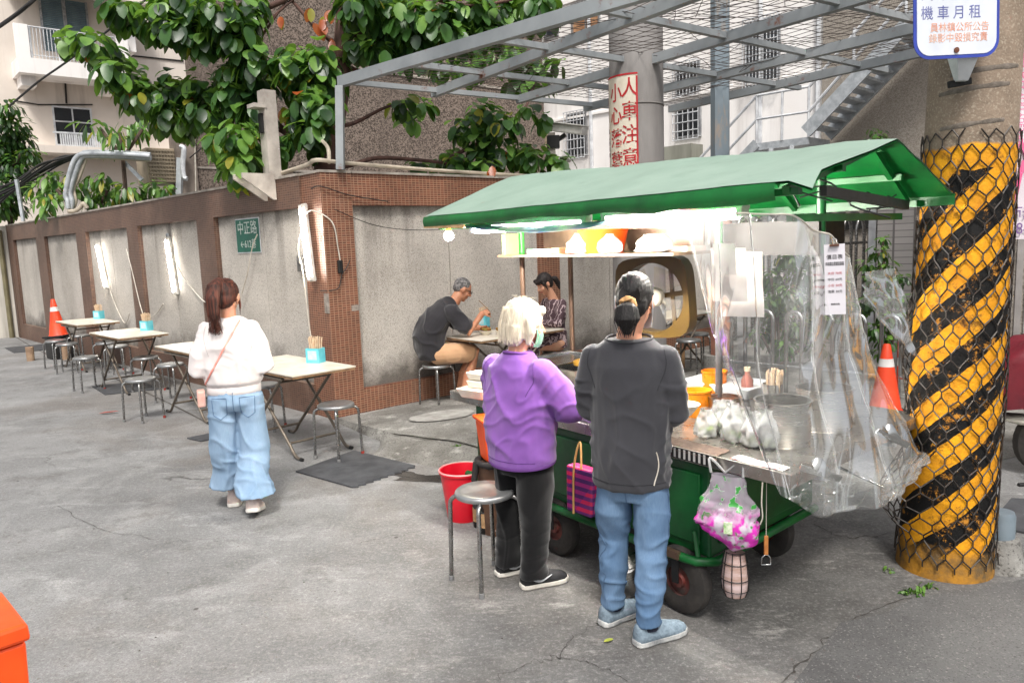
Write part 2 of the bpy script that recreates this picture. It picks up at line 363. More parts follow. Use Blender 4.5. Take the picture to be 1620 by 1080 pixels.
jt = MB(); J = spline([G(5, 520), G(65, 556), G(160, 590), G(255, 632), G(345, 678), G(410, 712)], 10)
for i in range(len(J)-1):
    if n3(J[i], (1.4,1.4,1)) < -.32: continue
    a, b = J[i], J[i+1]; wq = lambda p: .006+.009*abs(n3(p, (7,7,7))); o_ = V((.005*n3(a,(5,5,1)),.01*n3(a,(4,6,1)),0))
    jt.add([V((a.x-wq(a), a.y-wq(a), .003))+o_, V((b.x-wq(b), b.y-wq(b), .003)), V((b.x+wq(b), b.y+wq(b), .003)), V((a.x+wq(a), a.y+wq(a), .003))+o_], [(0,1,2,3)])
struct(jt.build('street_joint', mat('joint_dirt', (84,80,75), .9, (64,60,56), 10)))
def crack(px, w0, seed):
    P = spline([G(*p) for p in px], 14); m_ = MB(); o = []
    for i, p in enumerate(P): o.append((p+V((.035*n3((i*.35,seed,0),(1,1,1))+.012*n3((i*1.3,seed,3),(1,1,1)), .035*n3((i*.35,seed,7),(1,1,1))+.012*n3((i*1.3,seed,9),(1,1,1)), .0032)), w0*(.35+.9*abs(n3((i*.5,seed,5),(1,1,1)))*2)))
    for (a, wa), (b, wb) in zip(o, o[1:]):
        d = (b-a).cross(V((0,0,1))).normalized(); m_.add([a-d*wa, b-d*wb, b+d*wb, a+d*wa], [(0,1,2,3)])
    return struct(m_.build('street_crack', MT['crack']))
MT['crack'] = mat('crack_dirt', (56,53,50), .95, (76,72,68), 30)
crack([(780,1075),(840,1048),(880,1040),(905,1010),(950,985)], .0022, 1); crack([(1232,1085),(1300,1020),(1360,975),(1440,944)], .004, 2); crack([(880,1040),(930,1048),(990,1075)], .002, 3)
crack([(560,860),(640,845),(700,835)], .0025, 5); crack([(90,800),(170,840),(300,856)], .0025, 7); crack([(1290,830),(1340,850),(1420,842)], .004, 8)
gt_ = MB()
for i in range(1500):
    px, py = random.uniform(0,1620), 640+440*random.random()**.8; p = G(px, py); q = .0025+.0055*random.random()**3; a = random.random()*6
    gt_.add([p+V((q*math.cos(a+k*2.1)*random.uniform(.7,1.2), q*math.sin(a+k*2.1), .001)) for k in range(3)]+[p+V((0,0,q*.8))], [(0,1,3),(1,2,3),(2,0,3)])
gto = gt_.build('grit', mat('grit_mix', (150,146,140), .9, (60,56,52), 60)); gto['kind'] = 'stuff'; gto['label'] = 'loose grit and crumbs scattered over the street'
def blob(name, c, rx, ry, rz, z, mt, n=40, k=.35):
    m_ = MB(); ps = []
    for i in range(n):
        a = 2*math.pi*i/n; q = 1 + k*NZ.noise(V((math.cos(a)*1.7, math.sin(a)*1.7, rx*9))) + k*.5*NZ.noise(V((math.cos(a)*5, math.sin(a)*5, 3)))
        p = V((rx*q*math.cos(a), ry*q*math.sin(a), 0)); ps.append(V((c[0], c[1], z)) + M.Rotation(rz, 3, 'Z') @ p)
    m_.add(ps, [tuple(range(n))]); return struct(m_.build(name, mt))
wet = mat('wet_concrete', (58,55,52), .22, (38,36,35), 9, spec=.5)
blob('puddle', G(690, 757), .36, .085, R(-12), .003, wet, k=.6)
blob('puddle', G(640, 750), .2, .06, R(-30), .0035, wet, k=.6)
pa = G(700, 663, .07); blob('pavement_patch', (pa.x, pa.y), .34, .19, R(30), pz(pa)+.012, mat('pale_cement', (168,166,160), .85, (134,131,126), 8), k=.12)
# ---------------------------------------------------------------- boundary walls (local: x along the wall, z up)
def wall(name, label, rz, sgn, x0, x1, pillars, pl, mt_beam, mt_p, seams, seed=0):
    t = thing(name, label, 'wall', CR, local=True, rz=rz); s = sgn            # s: side the street is on
    MB().box(((x0+x1)/2, -s*.12, 2.33), (x1-x0, .24, .32)).build('beam', mt_beam, t)
    MB().box(((x0+x1)/2, -s*.115, 2.502), (x1-x0+.0, .27, .024)).build('coping', MT['cap'], t)
    MB().box(((x0+x1)/2, -s*.10, pl/2-.04), (x1-x0, .20, pl+.08)).build('plinth', mt_p, t)
    for a, b in pillars: MB().box(((a+b)/2, -s*.115, (2.17+pl)/2), (b-a, .23, 2.17-pl)).build('pillar', mt_p, t)
    edges = sorted([x0]+[q for p in pillars for q in p]+[x1]); spans = []
    xs = [x0] + [q for p in pillars for q in p] + [x1]
    for i in range(0, len(xs)-1, 2):
        a, b = xs[i], xs[i+1]
        if b-a < .05: continue
        m_ = MB(); cuts = [a]+[q for q in seams if a < q < b]+[b]
        for c, d in zip(cuts, cuts[1:]): m_.box(((c+d)/2, -s*.13, (2.17+pl)/2), (d-c-.012, .14, 2.17-pl))
        m_.box(((a+b)/2, -s*.16, (2.17+pl)/2), (b-a, .04, 2.16-pl)); m_.build('panel', MT['panel'], t)
    return t
angL, angR = math.atan2(LD.y, LD.x), math.atan2(RD.y, RD.x)
wall('boundary_wall', 'long brown tiled boundary wall with grey pebble panels running back along the street', angL, 1, .40, 13.3,
     [(2.52,3.03), (5.15,5.61), (7.66,8.20), (10.28,10.90), (12.82,13.3)], .33, MT['tile_dark'], MT['tile_dark'], [1.36, 4.0, 6.55, 9.2, 11.85])
wr = wall('boundary_wall', 'tiled boundary wall with pale grey panels and corner column behind the diners', angR, -1, .34, 7.2, [(2.95,3.28), (6.98,7.2)], .277, MT['tile'], MT['tile'], [1.58, 4.3, 5.7])
MB().box((.17, .21, 1.085), (.34, .44, 2.17)).build('corner_column', MT['tile'], wr)
MB().box((.17, .21, 2.33), (.342, .442, .32)).build('corner_beam', MT['tile'], wr)
MB().box((.17, .21, 2.502), (.37, .46, .024)).build('corner_cap', MT['cap'], wr)
m_ = MB().box((.30, -.002, 1.13), (.09, .02, .06)).box((-.002, .02, 1.2), (.02, .07, .20)); m_.build('broken_patch', mat('exposed_cement', (170,160,150), .9, (120,112,104), 12, bump=.01), wr)
# ---------------------------------------------------------------- upright planes for the buildings
class PL:
    def __init__(s, a, d, flip=False):
        s.a = V((a[0], a[1], 0)); s.d = V((d[0], d[1], 0)).normalized(); n = V((s.d.y, -s.d.x, 0)); s.n = n if n.dot(-s.a) > 0 else -n
    def tz(s, px, py): p = W(px, py, s.a, s.a+s.d); return (p-s.a).dot(s.d), p.z
    def pt(s, t, z, o=0): return s.a+s.d*t+s.n*o+V((0,0,z))
    def box(s, mb, t0, t1, z0, z1, o0, o1, m=0):
        q = [s.pt(t0,z0,o1), s.pt(t1,z0,o1), s.pt(t1,z0,o0), s.pt(t0,z0,o0)]; return mb.hexa(q+[x+V((0,0,z1-z0)) for x in q], m)
    def rect(s, x0, y0, x1, y1): # photo corners -> t0,t1,z0,z1
        a, b = s.tz(x0, (y0+y1)/2), s.tz(x1, (y0+y1)/2); xm = (x0+x1)/2; return a[0], b[0], s.tz(xm, y1)[1], s.tz(xm, y0)[1]
def window(pl, r, parent, mull=1, trans=None, grille=None, fm=None, off=0, pane=None):
    t0, t1, z0, z1 = r; fm = fm or MT['alu']; m_ = MB(); q = .05
    for a, b, c, d in ((t0,t1,z1-q,z1), (t0,t1,z0,z0+q), (t0,t0+q,z0+q,z1-q), (t1-q,t1,z0+q,z1-q)): pl.box(m_, a, b, c, d, off-.02, off+.05)
    for i in range(mull):
        x = t0+(t1-t0)*(i+1)/(mull+1); pl.box(m_, x-q*.4, x+q*.4, z0+q, z1-q, off-.02, off+.04)
    if trans: pl.box(m_, t0+q, t1-q, z0+(z1-z0)*trans-q*.4, z0+(z1-z0)*trans+q*.4, off-.02, off+.043)
    w_ = m_.build('window', fm, parent)
    m_ = MB(); pl.box(m_, t0+q*.5, t1-q*.5, z0+q*.5, z1-q*.5, off-.05, off+.01); m_.build('pane', pane or MT['glass'], w_)
    if grille:
        m_ = MB(); o_ = off+.16
        for i in range(grille[0]+1): x = t0+(t1-t0)*i/grille[0]; m_.tube([pl.pt(x,z0-.05,o_), pl.pt(x,z1+.02,o_)], .010, 5)
        for i in range(grille[1]+1): z = z0-.05+(z1-z0+.07)*i/grille[1]; m_.tube([pl.pt(t0,z,o_+.012), pl.pt(t1,z,o_+.012)], .013, 5)
        for x in (t0, t1):
            for z in (z0, z1): m_.tube([pl.pt(x,z,o_), pl.pt(x,z,off)], .011, 5)
        m_.build('grille', MT['whitemetal'], w_)
    return w_
# ---------------------------------------------------------------- buildings behind the walls
# dark pebble-dash house
PB = PL(D(297, 150, 15.3), RD); BT = 9.6
bt = thing('pebble_dash_building', 'dark pebble dash building wall rising behind the large leaved tree', 'building', PB.pt(4, 0))
q = [PB.pt(0,0,0), PB.pt(BT,0,0), PB.pt(BT+2,0,-6), PB.pt(7.5,0,-6)]; m_ = MB(); m_.hexa([q[k] for k in (0,1,2,3)]+[q[k]+V((0,0,12)) for k in (0,1,2,3)]); m_.build('wall', MT['dash'], bt)
m_ = MB(); PB.box(m_, -.34, .02, 0, 4.8, -.3, .10); m_.build('pilaster', mat('grey_brown_render', (136,124,114), .88, (104,94,86), 3), bt)
m_ = MB(); PB.box(m_, .02, BT, 5.7, 5.76, -.05, .03); PB.box(m_, .02, BT, 3.4, 3.44, -.05, .02); m_.build('string_course', MT['cap'], bt)
# cream apartment block
CB = PL(D(0, 120, 24), RD)
cb = thing('apartment_building', 'cream apartment block with shuttered balcony at the back left', 'building', CB.pt(3, 0))
m_ = MB(); CB.box(m_, -9, 10, 0, 16, -8, 0); m_.build('wall', MT['cream'], cb)
r = CB.rect(68, 0, 137, 84)
m_ = MB(); nsl = 30
t0, t1, z0, z1 = r
for i in range(nsl): z = z0+(z1-z0)*i/nsl; CB.box(m_, t0, t1, z, z+(z1-z0)/nsl*.7, 0, .05)
sh = m_.build('shutter', MT['shutter'], cb)
m_ = MB(); CB.box(m_, (t0+t1)/2-.05, (t0+t1)/2+.05, z0, z1, 0, .08); CB.box(m_, t0-.06, t0, z0, z1, 0, .08); CB.box(m_, t1, t1+.06, z0, z1, 0, .08); m_.build('shutter_frame', MT['alu'], sh)
r = CB.rect(16, 76, 190, 104); t0, _, _, _ = r; t1 = CB.tz(190, 100)[0]; zs = CB.tz(16, 90)[1]-.2
m_ = MB(); CB.box(m_, t0, t1, zs-.45, zs, 0, 1.1); CB.box(m_, t0+.1, t0+.5, zs-.75, zs-.45, 0, .7); CB.box(m_, t0+2.3, t0+2.7, zs-.75, zs-.45, 0, .7); bal = m_.build('balcony', MT['white'], cb)
m_ = MB(); 
for q in (t0, t1-.35): m_ = MB(); CB.box(m_, q, q+.35, zs, zs+.95, .95, 1.1); m_.build('balcony_post', MT['white'], bal)
m_ = MB()
for i in range(26): x = t0+.4+(t1-t0-.8)*i/25; m_.tube([CB.pt(x,zs,1.03), CB.pt(x,zs+.9,1.03)], .012 if i % 8 else .035, 5)
m_.tube([CB.pt(t0+.2,zs+.92,1.03), CB.pt(t1-.2,zs+.92,1.03)], .025, 5); m_.tube([CB.pt(t0+.2,zs+.1,1.03), CB.pt(t1-.2,zs+.1,1.03)], .015, 5); m_.build('balcony_rail', MT['whitemetal'], bal)
za = CB.tz(100, 3)[1]; t1 = CB.tz(215, 20)[0]
m_ = MB(); m_.hexa([CB.pt(t0,za+.15,0), CB.pt(t0,za-.15,1.5), CB.pt(t1,za-.15,1.5), CB.pt(t1,za+.15,0)]+[CB.pt(t0,za+.22,0), CB.pt(t0,za-.08,1.5), CB.pt(t1,za-.08,1.5), CB.pt(t1,za+.22,0)]); m_.build('awning', MT['awning'], cb)
r = CB.rect(85, 170, 147, 232); window(CB, r, cb, 1, .62, None, MT['whitemetal'])
t0, t1, z0, z1 = r
m_ = MB(); CB.box(m_, t0-1.2, t1+3.2, z0-.32, z0-.1, 0, .9); m_.build('ledge', MT['cream'], cb)
m_ = MB()
for i in range(19): x = t0+(t1-t0)*i/18; CB.box(m_, x-.02, x+.02, z0-.1, z0+.28, .8, .84)
CB.box(m_, t0-.2, t1+.2, z0+.28, z0+.33, .79, .85); m_.build('window_guard', MT['whitemetal'], cb)
m_ = MB(); zq = CB.tz(100, 95)[1]
m_.tube([CB.pt(*CB.tz(25, 160), .03), CB.pt(*CB.tz(60, 166), .03), CB.pt(*CB.tz(146, 166), .03)], .02, 5); m_.build('wall_cable', MT['cable'], cb); m_ = MB(); m_.tube([CB.pt(*CB.tz(101, 100), .03), CB.pt(*CB.tz(105, 164), .03)], .03, 5); m_.build('wall_cable', MT['cable'], cb); m_ = MB(); m_.tube([CB.pt(*CB.tz(200, 88), .03), CB.pt(*CB.tz(290, 97), .03)], .025, 5)
m_.build('wall_cable', MT['cable'], cb)
m_ = MB(); q = CB.tz(178, 64); CB.box(m_, q[0]-.05, q[0]+.45, q[1]-.5, q[1]+.2, 0, .9); m_.build('parapet_block', MT['white'], cb)
# white building with the iron stair
WB = PL((1.2, 22), (.7, -.714))
wb = thing('white_building', 'white rendered building with barred windows and outside stair beyond the pergola', 'building', WB.pt(4, 0))
tg = WB.tz(1300, 250)[0]
m_ = MB(); WB.box(m_, -3, tg, 0, 13, -6, 0); m_.build('wall', MT['white'], wb)
te = WB.tz(1700, 250)[0]
m_ = MB(); WB.box(m_, tg, te, 0, 13, -6, .05); m_.build('grey_wall', MT['dash_grey'], wb)
for rc, gr in (((898,178,930,248), (6,5)), ((1070,168,1110,218), (5,4))): window(WB, WB.rect(*rc), wb, 1, None, gr)
window(WB, WB.rect(1180, 30, 1235, 140), wb, 1, .5, (10,3))
window(WB, WB.rect(1070, 100, 1108, 150), wb, 1, None, (7,3))
window(WB, WB.rect(862, 8, 884, 60), wb, 0, None, None); window(WB, WB.rect(905, 0, 950, 60), wb, 1, None, None, pane=mat('orange_curtain', (196,150,110), .7, (120,84,60), 3))
m_ = MB(); WB.box(m_, *WB.rect(1063, 232, 1112, 262), 0, .5); m_.build('flower_box', mat('grey_green_box', (150,150,138), .8, (110,110,100), (2,2,.3)), wb)
m_ = MB(); WB.box(m_, *WB.rect(806, 200, 868, 246), -.05, .06); m_.build('tiled_balcony', m_tile('cream_balcony_tile', .16, .16, (204,186,160), (196,178,152), (150,134,112), .012, dirt=.15), wb)
m_ = MB()
for px in (935, 1205, 1300-4): a = WB.tz(px, 100); b = WB.tz(px, 320); m_.tube([WB.pt(a[0], 12, .06), WB.pt(a[0], 0, .06)], .05, 6)
m_.build('drainpipe', MT['whitemetal'], wb)
m_ = MB(); WB.box(m_, *WB.rect(1330, 343, 1402, 362), 0, .12); m_.build('dark_opening', MT['dark'], wb)
m_ = MB(); WB.box(m_, -3, tg, 5.0, 5.06, -.02, .05); WB.box(m_, -3, tg, 8.0, 8.1, -.02, .05); m_.build('string_course', MT['white'], wb)
# outside stair, its own thing against the building
S1 = PL(WB.a+WB.n*1.35, WB.d); S0 = PL(WB.a+WB.n*.35, WB.d)
st = thing('outside_stair', 'grey steel outside stair with white pipe handrail climbing the white building', 'stair', S1.pt(6, 0))
def P1(px, py, o=0): t, z = S1.tz(px, py); return S1.pt(t, z, o)
n1 = S1.n
A, B, C_, D_ = P1(1275, 209), P1(1362, 116), P1(1418, 54), P1(1460, 8)
m_ = MB(); up = (B-A).normalized(); D_ = A+up*5.6
m_.bar(A, D_, .05, .26); m_.bar(A-n1*1.0, D_-n1*1.0, .05, .26); m_.build('stringer', MT['galv'], st)
nst = 24
m_ = MB()
for i in range(nst):
    p = A+(D_-A)*((i+.6)/nst); m_.add([p+S1.d*-.13+V((0,0,.02)), p+S1.d*.13+V((0,0,.02)), p+S1.d*.13-n1*1.0+V((0,0,.02)), p-S1.d*.13-n1*1.0+V((0,0,.02))]+[p+S1.d*-.13-V((0,0,.03)), p+S1.d*.13-V((0,0,.03)), p+S1.d*.13-n1*1.0-V((0,0,.03)), p-S1.d*.13-n1*1.0-V((0,0,.03))], [(0,1,2,3),(7,6,5,4),(0,4,5,1),(1,5,6,2),(2,6,7,3),(3,7,4,0)])
m_.build('tread', MT['galv'], st)
L0, L1 = P1(1197, 227), P1(1279, 216); L1.z = L0.z
m_ = MB(); m_.hexa([L0-V((0,0,.14)), L1-V((0,0,.14)), L1-n1*1.0-V((0,0,.14)), L0-n1*1.0-V((0,0,.14)), L0, L1, L1-n1*1.0, L0-n1*1.0]); m_.build('landing', MT['galv'], st)
m_ = MB()
for p in (L0+S1.d*.3, L1-S1.d*.35, L1-n1*.95-S1.d*.35): m_.bar(V((p.x,p.y,0)), p-V((0,0,.13)), .09, .09, up=(1,0,0))
m_.build('leg', MT['galv'], st)
lo = L0-S1.d*1.9-V((0,0,1.6)); m_ = MB(); m_.bar(L0, lo, .05, .2); m_.bar(L0-n1*1.0, lo-n1*1.0, .05, .2)
for i in range(7): p = L0.lerp(lo, (i+.5)/7); m_.bar(p, p-n1*1.0, .24, .035)
m_.build('lower_flight', MT['galv'], st)
m_ = MB(); H = V((0,0,.95)); hh = V((0,0,.48))
for q in (H, hh): m_.tube([lo+q, L0+q, L1+q, A+up*5.4+q+V((0,0,.1))], .03, 6)
for p in (lo, L0, L0.lerp(L1,.5), L1, A+up*1.2, A+up*2.4, A+up*3.6, A+up*4.8): m_.tube([p, p+H], .027, 6)
m_.build('handrail', MT['whitemetal'], st)
# tiled block at the lane's right side
TB = PL(D(1387, 400, 11.6), (.86, -.5))
tb = thing('tiled_building', 'white tiled building wall behind the shrubs and yellow black pole', 'building', TB.pt(.5, 0))
m_ = MB(); TB.box(m_, 0, 3.0, 0, 2.75, -3, 0); m_.build('wall', MT['wtile'], tb)
m_ = MB(); TB.box(m_, -.12, -.02, 0, 2.6, -.1, .02); m_.build('door_frame', MT['whitemetal'], tb)
# plain building on the right edge of the picture
RB = PL(D(1560, 400, 7.6), (.9, -.43))
rb = thing('grey_building', 'plain grey concrete building with ribbed wall at the right edge', 'building', RB.pt(1, 0))
m_ = MB(); RB.box(m_, 0, 6, .34, 7, -2, 0); m_.build('wall', MT['dash_grey'], rb)
m_ = MB()
for i in range(60): RB.box(m_, .02+i*.08, .075+i*.08, .36, 2.4, 0, .02)
m_.build('ribbed_panel', mat('grey_ribbed_panel', (158,152,148), .6, (126,121,118), 3), rb)
m_ = MB(); RB.box(m_, 0, 6, 0, .34, -2, .05); m_.build('plinth', MT['pave'], rb)
# plastered end wall at the far left
EW = PL(CR+LD*13.42, -LD)
ew = thing('plaster_wall', 'stained white plaster wall at the far left end of the tiled wall', 'wall', (CR+LD*13.8))
c = CR+LD*13.36; q = V((-1,-.15,0)).normalized(); nn = V((.15,-1,0)).normalized()
m_ = MB(); m_.hexa([c, c+q*4, c+q*4-nn*.2, c-nn*.2]+[x+V((0,0,2.5)) for x in (c, c+q*4, c+q*4-nn*.2, c-nn*.2)]); m_.build('render', MT['oldwhite'], ew)
m_ = MB(); m_.tube([c+q*.12+nn*.05, c+q*.12+nn*.05+V((0,0,2.4))], .05, 8); m_.build('drainpipe', mat('olive_pipe', (120,112,84), .6), ew)
for i, (a, b) in enumerate(((15, 526), (3, 532))):
    p = G(a, b); m_ = MB().box((p.x, p.y, .09), (.5, .25, .18), M.Rotation(R(20+30*i), 3, 'Z'))
    tag(m_.build('stone_block', MT['dash_grey'], None, bev=.02), ('pale stone block at the foot of the plaster wall', 'smaller stone block left of the first by the plaster wall')[i], 'stone')
# ---------------------------------------------------------------- pergola of galvanised tube over the wall
PZ = 3.37
def Q(px, py): return G(px, py, PZ)
pg = thing('pergola', 'grey galvanised steel pergola with wire netting over the wall corner', 'pergola', (-1.66, 7.74, 2.51))
gb = mat('galvanised_beam', (140,148,154), .5, (104,112,118), (14,14,14), metal=.25, rvar=.1)
gr_ = NT('galvanised_rust'); _f = gr_.noise(4, 6, .7)
gr_.set(col=gr_.mix(gr_.ramp(_f, .60, .70), gr_.mix(gr_.ramp(gr_.noise(1.2, 5), .35, .65), lin((160,164,166)), lin((120,125,128))), lin((122,74,52))), rough=.55, metal=.2); gb = gr_.mat
def beam(a, b, w_=.07, h_=.085, name='beam'): MB().bar(a, b, w_, h_).build(name, gb, pg)
b1a, b1b = Q(538, 130), Q(990, -2); d1 = (b1b-b1a).normalized(); b1b = b1b+d1*1.6
beam(b1a, b1b, .07, .10)
bm2 = [(Q(686,148), Q(1000,29)), (Q(820,158), Q(1126,67)), (Q(926,171), Q(1240,95)), (Q(1060,173), Q(1449,85))]
BL = [(b1a, b1b)]
for a, b in bm2:
    d = (b-a).normalized(); b = b + d*(1.6 if b.y < 7.0 else (b.y-5.2)/-d.y)
    BL.append((a, b)); beam(a, b)
pr = [((540,131),(963,170)), ((655,104),(973,142)), ((787,65),(1233,136)), ((948,17),(1371,107)), ((1120,-42),(1440,33))]
up_ = V((0,0,.012)); PR = []
for a, b in pr:
    a, b = Q(*a), Q(*b); d = (b-a).normalized(); PR.append((a, b+d*.0)); beam(a+up_, b+up_+d*.4, .05, .05, 'purlin')
MB().bar((-1.64, 7.70, 2.515), (-1.60, 7.72, PZ-.05), .075, .075, up=(1,0,0)).build('post', gb, pg)
def hang(p): return p + V((0,0,.055 - .05*abs(n3(p, (1.1,1.1,0))) + .02*n3(p, (4,4,0))))
net = MB(); o0, o1 = BL[0]; o2, o3 = BL[-1]
def nq(u, v): return o0.lerp(o1, v).lerp(o2.lerp(o3, v), u)
for i in range(40):
    v = (i+.35*random.random())/40; net.tube([hang(nq(j/26+0*v, min(1, v+.006*n3((i,j,0),(.7,.9,1))))) for j in range(27)], .0030, 3, caps=False)
for i in range(34):
    u = (i+.3*random.random())/34; net.tube([hang(nq(min(1, u+.008*n3((j,i,5),(.8,.6,1))), j/26)) for j in range(27)], .0030, 3, caps=False)
for i in range(14):
    p = nq(random.random(), random.random()*.8); net.tube(spline([hang(p)]+[hang(p)+V((random.uniform(-.5,.5), random.uniform(-.5,.5), random.uniform(-.08,.1))) for _ in range(3)], 5), .003, 3)
net.build('netting', mat('rusty_wire', (82,72,66), .7, (60,50,46), 9), pg)
# tall octagonal lamp post that carries the far side
p = V((2.52, 9.1, 0))
lp = thing('steel_post', 'grey blue octagonal steel post with rust coloured foot behind the stall roof', 'post', p)
pm = NT('blue_grey_paint'); _c = pm.mix(pm.ramp(pm.noise((3,3,.8), 6, .7), .55, .68), lin((128,140,148)), lin((176,150,124))); pm.set(col=_c, rough=.55, metal=.1)
MB().lathe([(.112, 2.62), (.108, 6.6)], 8, p).build('pole', pm.mat, lp, smooth=20)
MB().lathe([(.113, .3), (.113, 2.61)], 8, p).build('foot', mat('primer_red', (176,120,98), .8, (150,104,88), 6), lp, smooth=20)
MB().lathe([(.2, 0.0), (.2, .3)], 16, p).build('base', MT['pave'], lp, smooth=30)
# round concrete column with the warning sign
p = D(1009, 300, 7.5); p.z = 0
cc = thing('concrete_column', 'round grey concrete column behind the wall, a red and white sign strapped to it', 'column', p)
cm_ = mat('grey_column', (150,146,143), .8, (118,114,112), (3,3,.7), bump=.004)
MB().lathe([(.262, 0), (.256, 1.5), (.25, 7)], 32, p).build('shaft', cm_, cc, smooth=40)
for z in (2.97, 2.42): MB().lathe([(.256, z), (.262, z+.010), (.256, z+.02)], 32, p).build('strap', mat('strap', (120,116,112), .5), cc, smooth=60)
sg = thing('warning_sign', 'white sign with red border and red characters curved round the concrete column', 'sign', (p.x-.1, p.y-.26, 2.2))
a0_, a1_ = R(-186), R(-97); rr = .263
def cyl(a, z, r_=rr): return V((p.x+r_*math.cos(a), p.y+r_*math.sin(a), z))
zt, zb = 3.25, 2.15
MB().grid(14, 2, lambda u, v: cyl(lerp(a0_, a1_, u), lerp(zb, zt, v))).build('plate', mat('sign_white', (226,218,202), .5, (206,194,172), 3), sg, smooth=180)
rm = mat('sign_red', (190,30,38), .5, (160,28,34), 6); m_ = MB()
for z in (zt-.016, ): m_.grid(14, 2, lambda u, v: cyl(lerp(a0_, a1_, u), z+.016*v, rr+.004))
for a in (a0_, a1_-R(3.6)): m_.grid(3, 2, lambda u, v: cyl(a+R(3.6)*u, lerp(zb, zt-.03, v), rr+.004))
m_.build('border', rm, sg, smooth=180)
def wrap(body, size, a, z, mt, flat=.004):
    c = bpy.data.curves.new('t', 'FONT'); c.body = body; c.size = size; c.extrude = .0005; c.align_x = 'CENTER'; c.align_y = 'CENTER'; c.resolution_u = 3; c.offset = .0014 if size > .1 else 0
    o = bpy.data.objects.new('t', c); COL.objects.link(o)
    me = bpy.data.meshes.new_from_object(o.evaluated_get(bpy.context.evaluated_depsgraph_get())); me.materials.clear(); bpy.data.objects.remove(o)
    b = wbase(sg)
    for v in me.vertices: q = cyl(a + v.co.x/rr, z + v.co.y*1.12, rr+flat+v.co.z); v.co = q-b
    return link(me, 'lettering', mt, sg)
for i, ch in enumerate('人車注意'): wrap(ch, .165, R(-114), 3.11-.212*i, rm)
for i, ch in enumerate('小心落葉'): wrap(ch, .16, R(-147), 3.08-.208*i, rm)
gm = mat('faded_ink', (120,116,120), .6)
for i, ch in enumerate('私人停車場'): wrap(ch, .045, R(-176), 2.75-.055*i, gm)
# ---------------------------------------------------------------- leaves
def leafmat(name, c, c2, tr=.4):
    t = NT(name); col = t.mix(t.ramp(t.noise(5, 3), .35, .65), lin(c), lin(c2)); t.set(col=col, rough=.36, spec=.6)
    tl = t.n('ShaderNodeBsdfTranslucent', {'Color': t.mix(.35, col, lin((150,190,40)))}); mx = t.n('ShaderNodeMixShader', {0: tr, 1: t.b.outputs[0], 2: tl.outputs[0]})
    t.t.links.new(mx.outputs[0], t.out.inputs[0]); return t.mat
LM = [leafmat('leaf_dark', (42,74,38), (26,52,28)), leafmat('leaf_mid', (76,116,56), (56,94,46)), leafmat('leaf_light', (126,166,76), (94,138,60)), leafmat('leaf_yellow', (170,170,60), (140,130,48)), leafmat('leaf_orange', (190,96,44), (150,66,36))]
LW = [(0, .20), (.20, .80), (.5, 1.0), (.80, .74), (1.0, .10)]
def leaf(mb, p, d, nrm, l, w_, droop, m, fold=.18):
    d = d.normalized(); s = d.cross(nrm)
    s = s.normalized() if s.length > 1e-4 else d.orthogonal().normalized()
    n = s.cross(d); vs = []
    for t, k in LW:
        c = p + d*(l*t*(1-.25*droop*t)) - V((0,0,1))*(droop*l*.55*t*t); h = w_*.5*k
        vs += [c - s*h + n*(fold*h), c, c + s*h + n*(fold*h)]
    fs = []
    for i in range(4): fs += [(i*3, i*3+1, i*3+4, i*3+3), (i*3+1, i*3+2, i*3+5, i*3+4)]
    mb.add(vs, fs, m)
def rv(): 
    while True:
        q = V((random.uniform(-1,1), random.uniform(-1,1), random.uniform(-1,1)))
        if .1 < q.length < 1: return q.normalized()
def clump(mb, c, r, n, l=.17, wts=(4,4,3.4,.14,.02), droop=.7, ratio=.80, tw=None):
    n = int(n)
    for i in range(n):
        d = rv(); d.z = d.z*.8+.12; q = c + V((d.x, d.y, d.z*.95))*r*random.uniform(.35, 1.0)
        top = d.z > .30; rad = V((d.x, d.y, 0)); rad = rad.normalized() if rad.length > .01 else rv()
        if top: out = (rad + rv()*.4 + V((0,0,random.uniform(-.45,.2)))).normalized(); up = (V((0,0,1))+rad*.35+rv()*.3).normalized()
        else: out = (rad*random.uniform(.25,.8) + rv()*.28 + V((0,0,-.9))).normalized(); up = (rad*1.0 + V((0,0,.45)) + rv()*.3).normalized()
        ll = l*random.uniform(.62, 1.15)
        ws = (wts[0]*.55, wts[1], wts[2]*2.4, wts[3], wts[4]) if top else (wts[0], wts[1], wts[2]*.45, wts[3], wts[4])  # lit tops and shaded undersides painted by choice of leaf colour
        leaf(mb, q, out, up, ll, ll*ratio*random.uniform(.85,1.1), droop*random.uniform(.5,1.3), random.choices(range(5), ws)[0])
bark = mat('reddish_bark', (104,74,64), .85, (70,50,44), (10,10,3), bump=.006); twig = mat('grey_twig', (98,80,68), .85, (66,54,46), 12)
def crown(parent, cl, y, n=26, l=.17, **kw):
    mb = MB()
    for px, py, rp in cl:
        yy = y + random.uniform(-.35,.35); c = D(px, py, yy); r_ = rp/CF*yy; clump(mb, c, r_, max(8, 2.1*n*(rp/30)**1.8), l*1.04, **kw)
    return mb.build('crown', LM, parent, smooth=180)
tb_ = D(520, 270, 9.2); tb_.z = 0
tree = thing('tree', 'large leaved tree with drooping green clusters hanging over the tiled wall', 'tree', tb_)
pts = spline([tb_, D(515, 272, 9.2), D(528, 200, 9.25), D(541, 120, 9.3), D(541, 60, 9.3), D(547, -30, 9.3), D(556, -120, 9.4)], 6)
MB().tube(pts, [lerp(.15, .06, i/(len(pts)-1)) for i in range(len(pts))], 10).build('trunk', bark, tree, smooth=60)
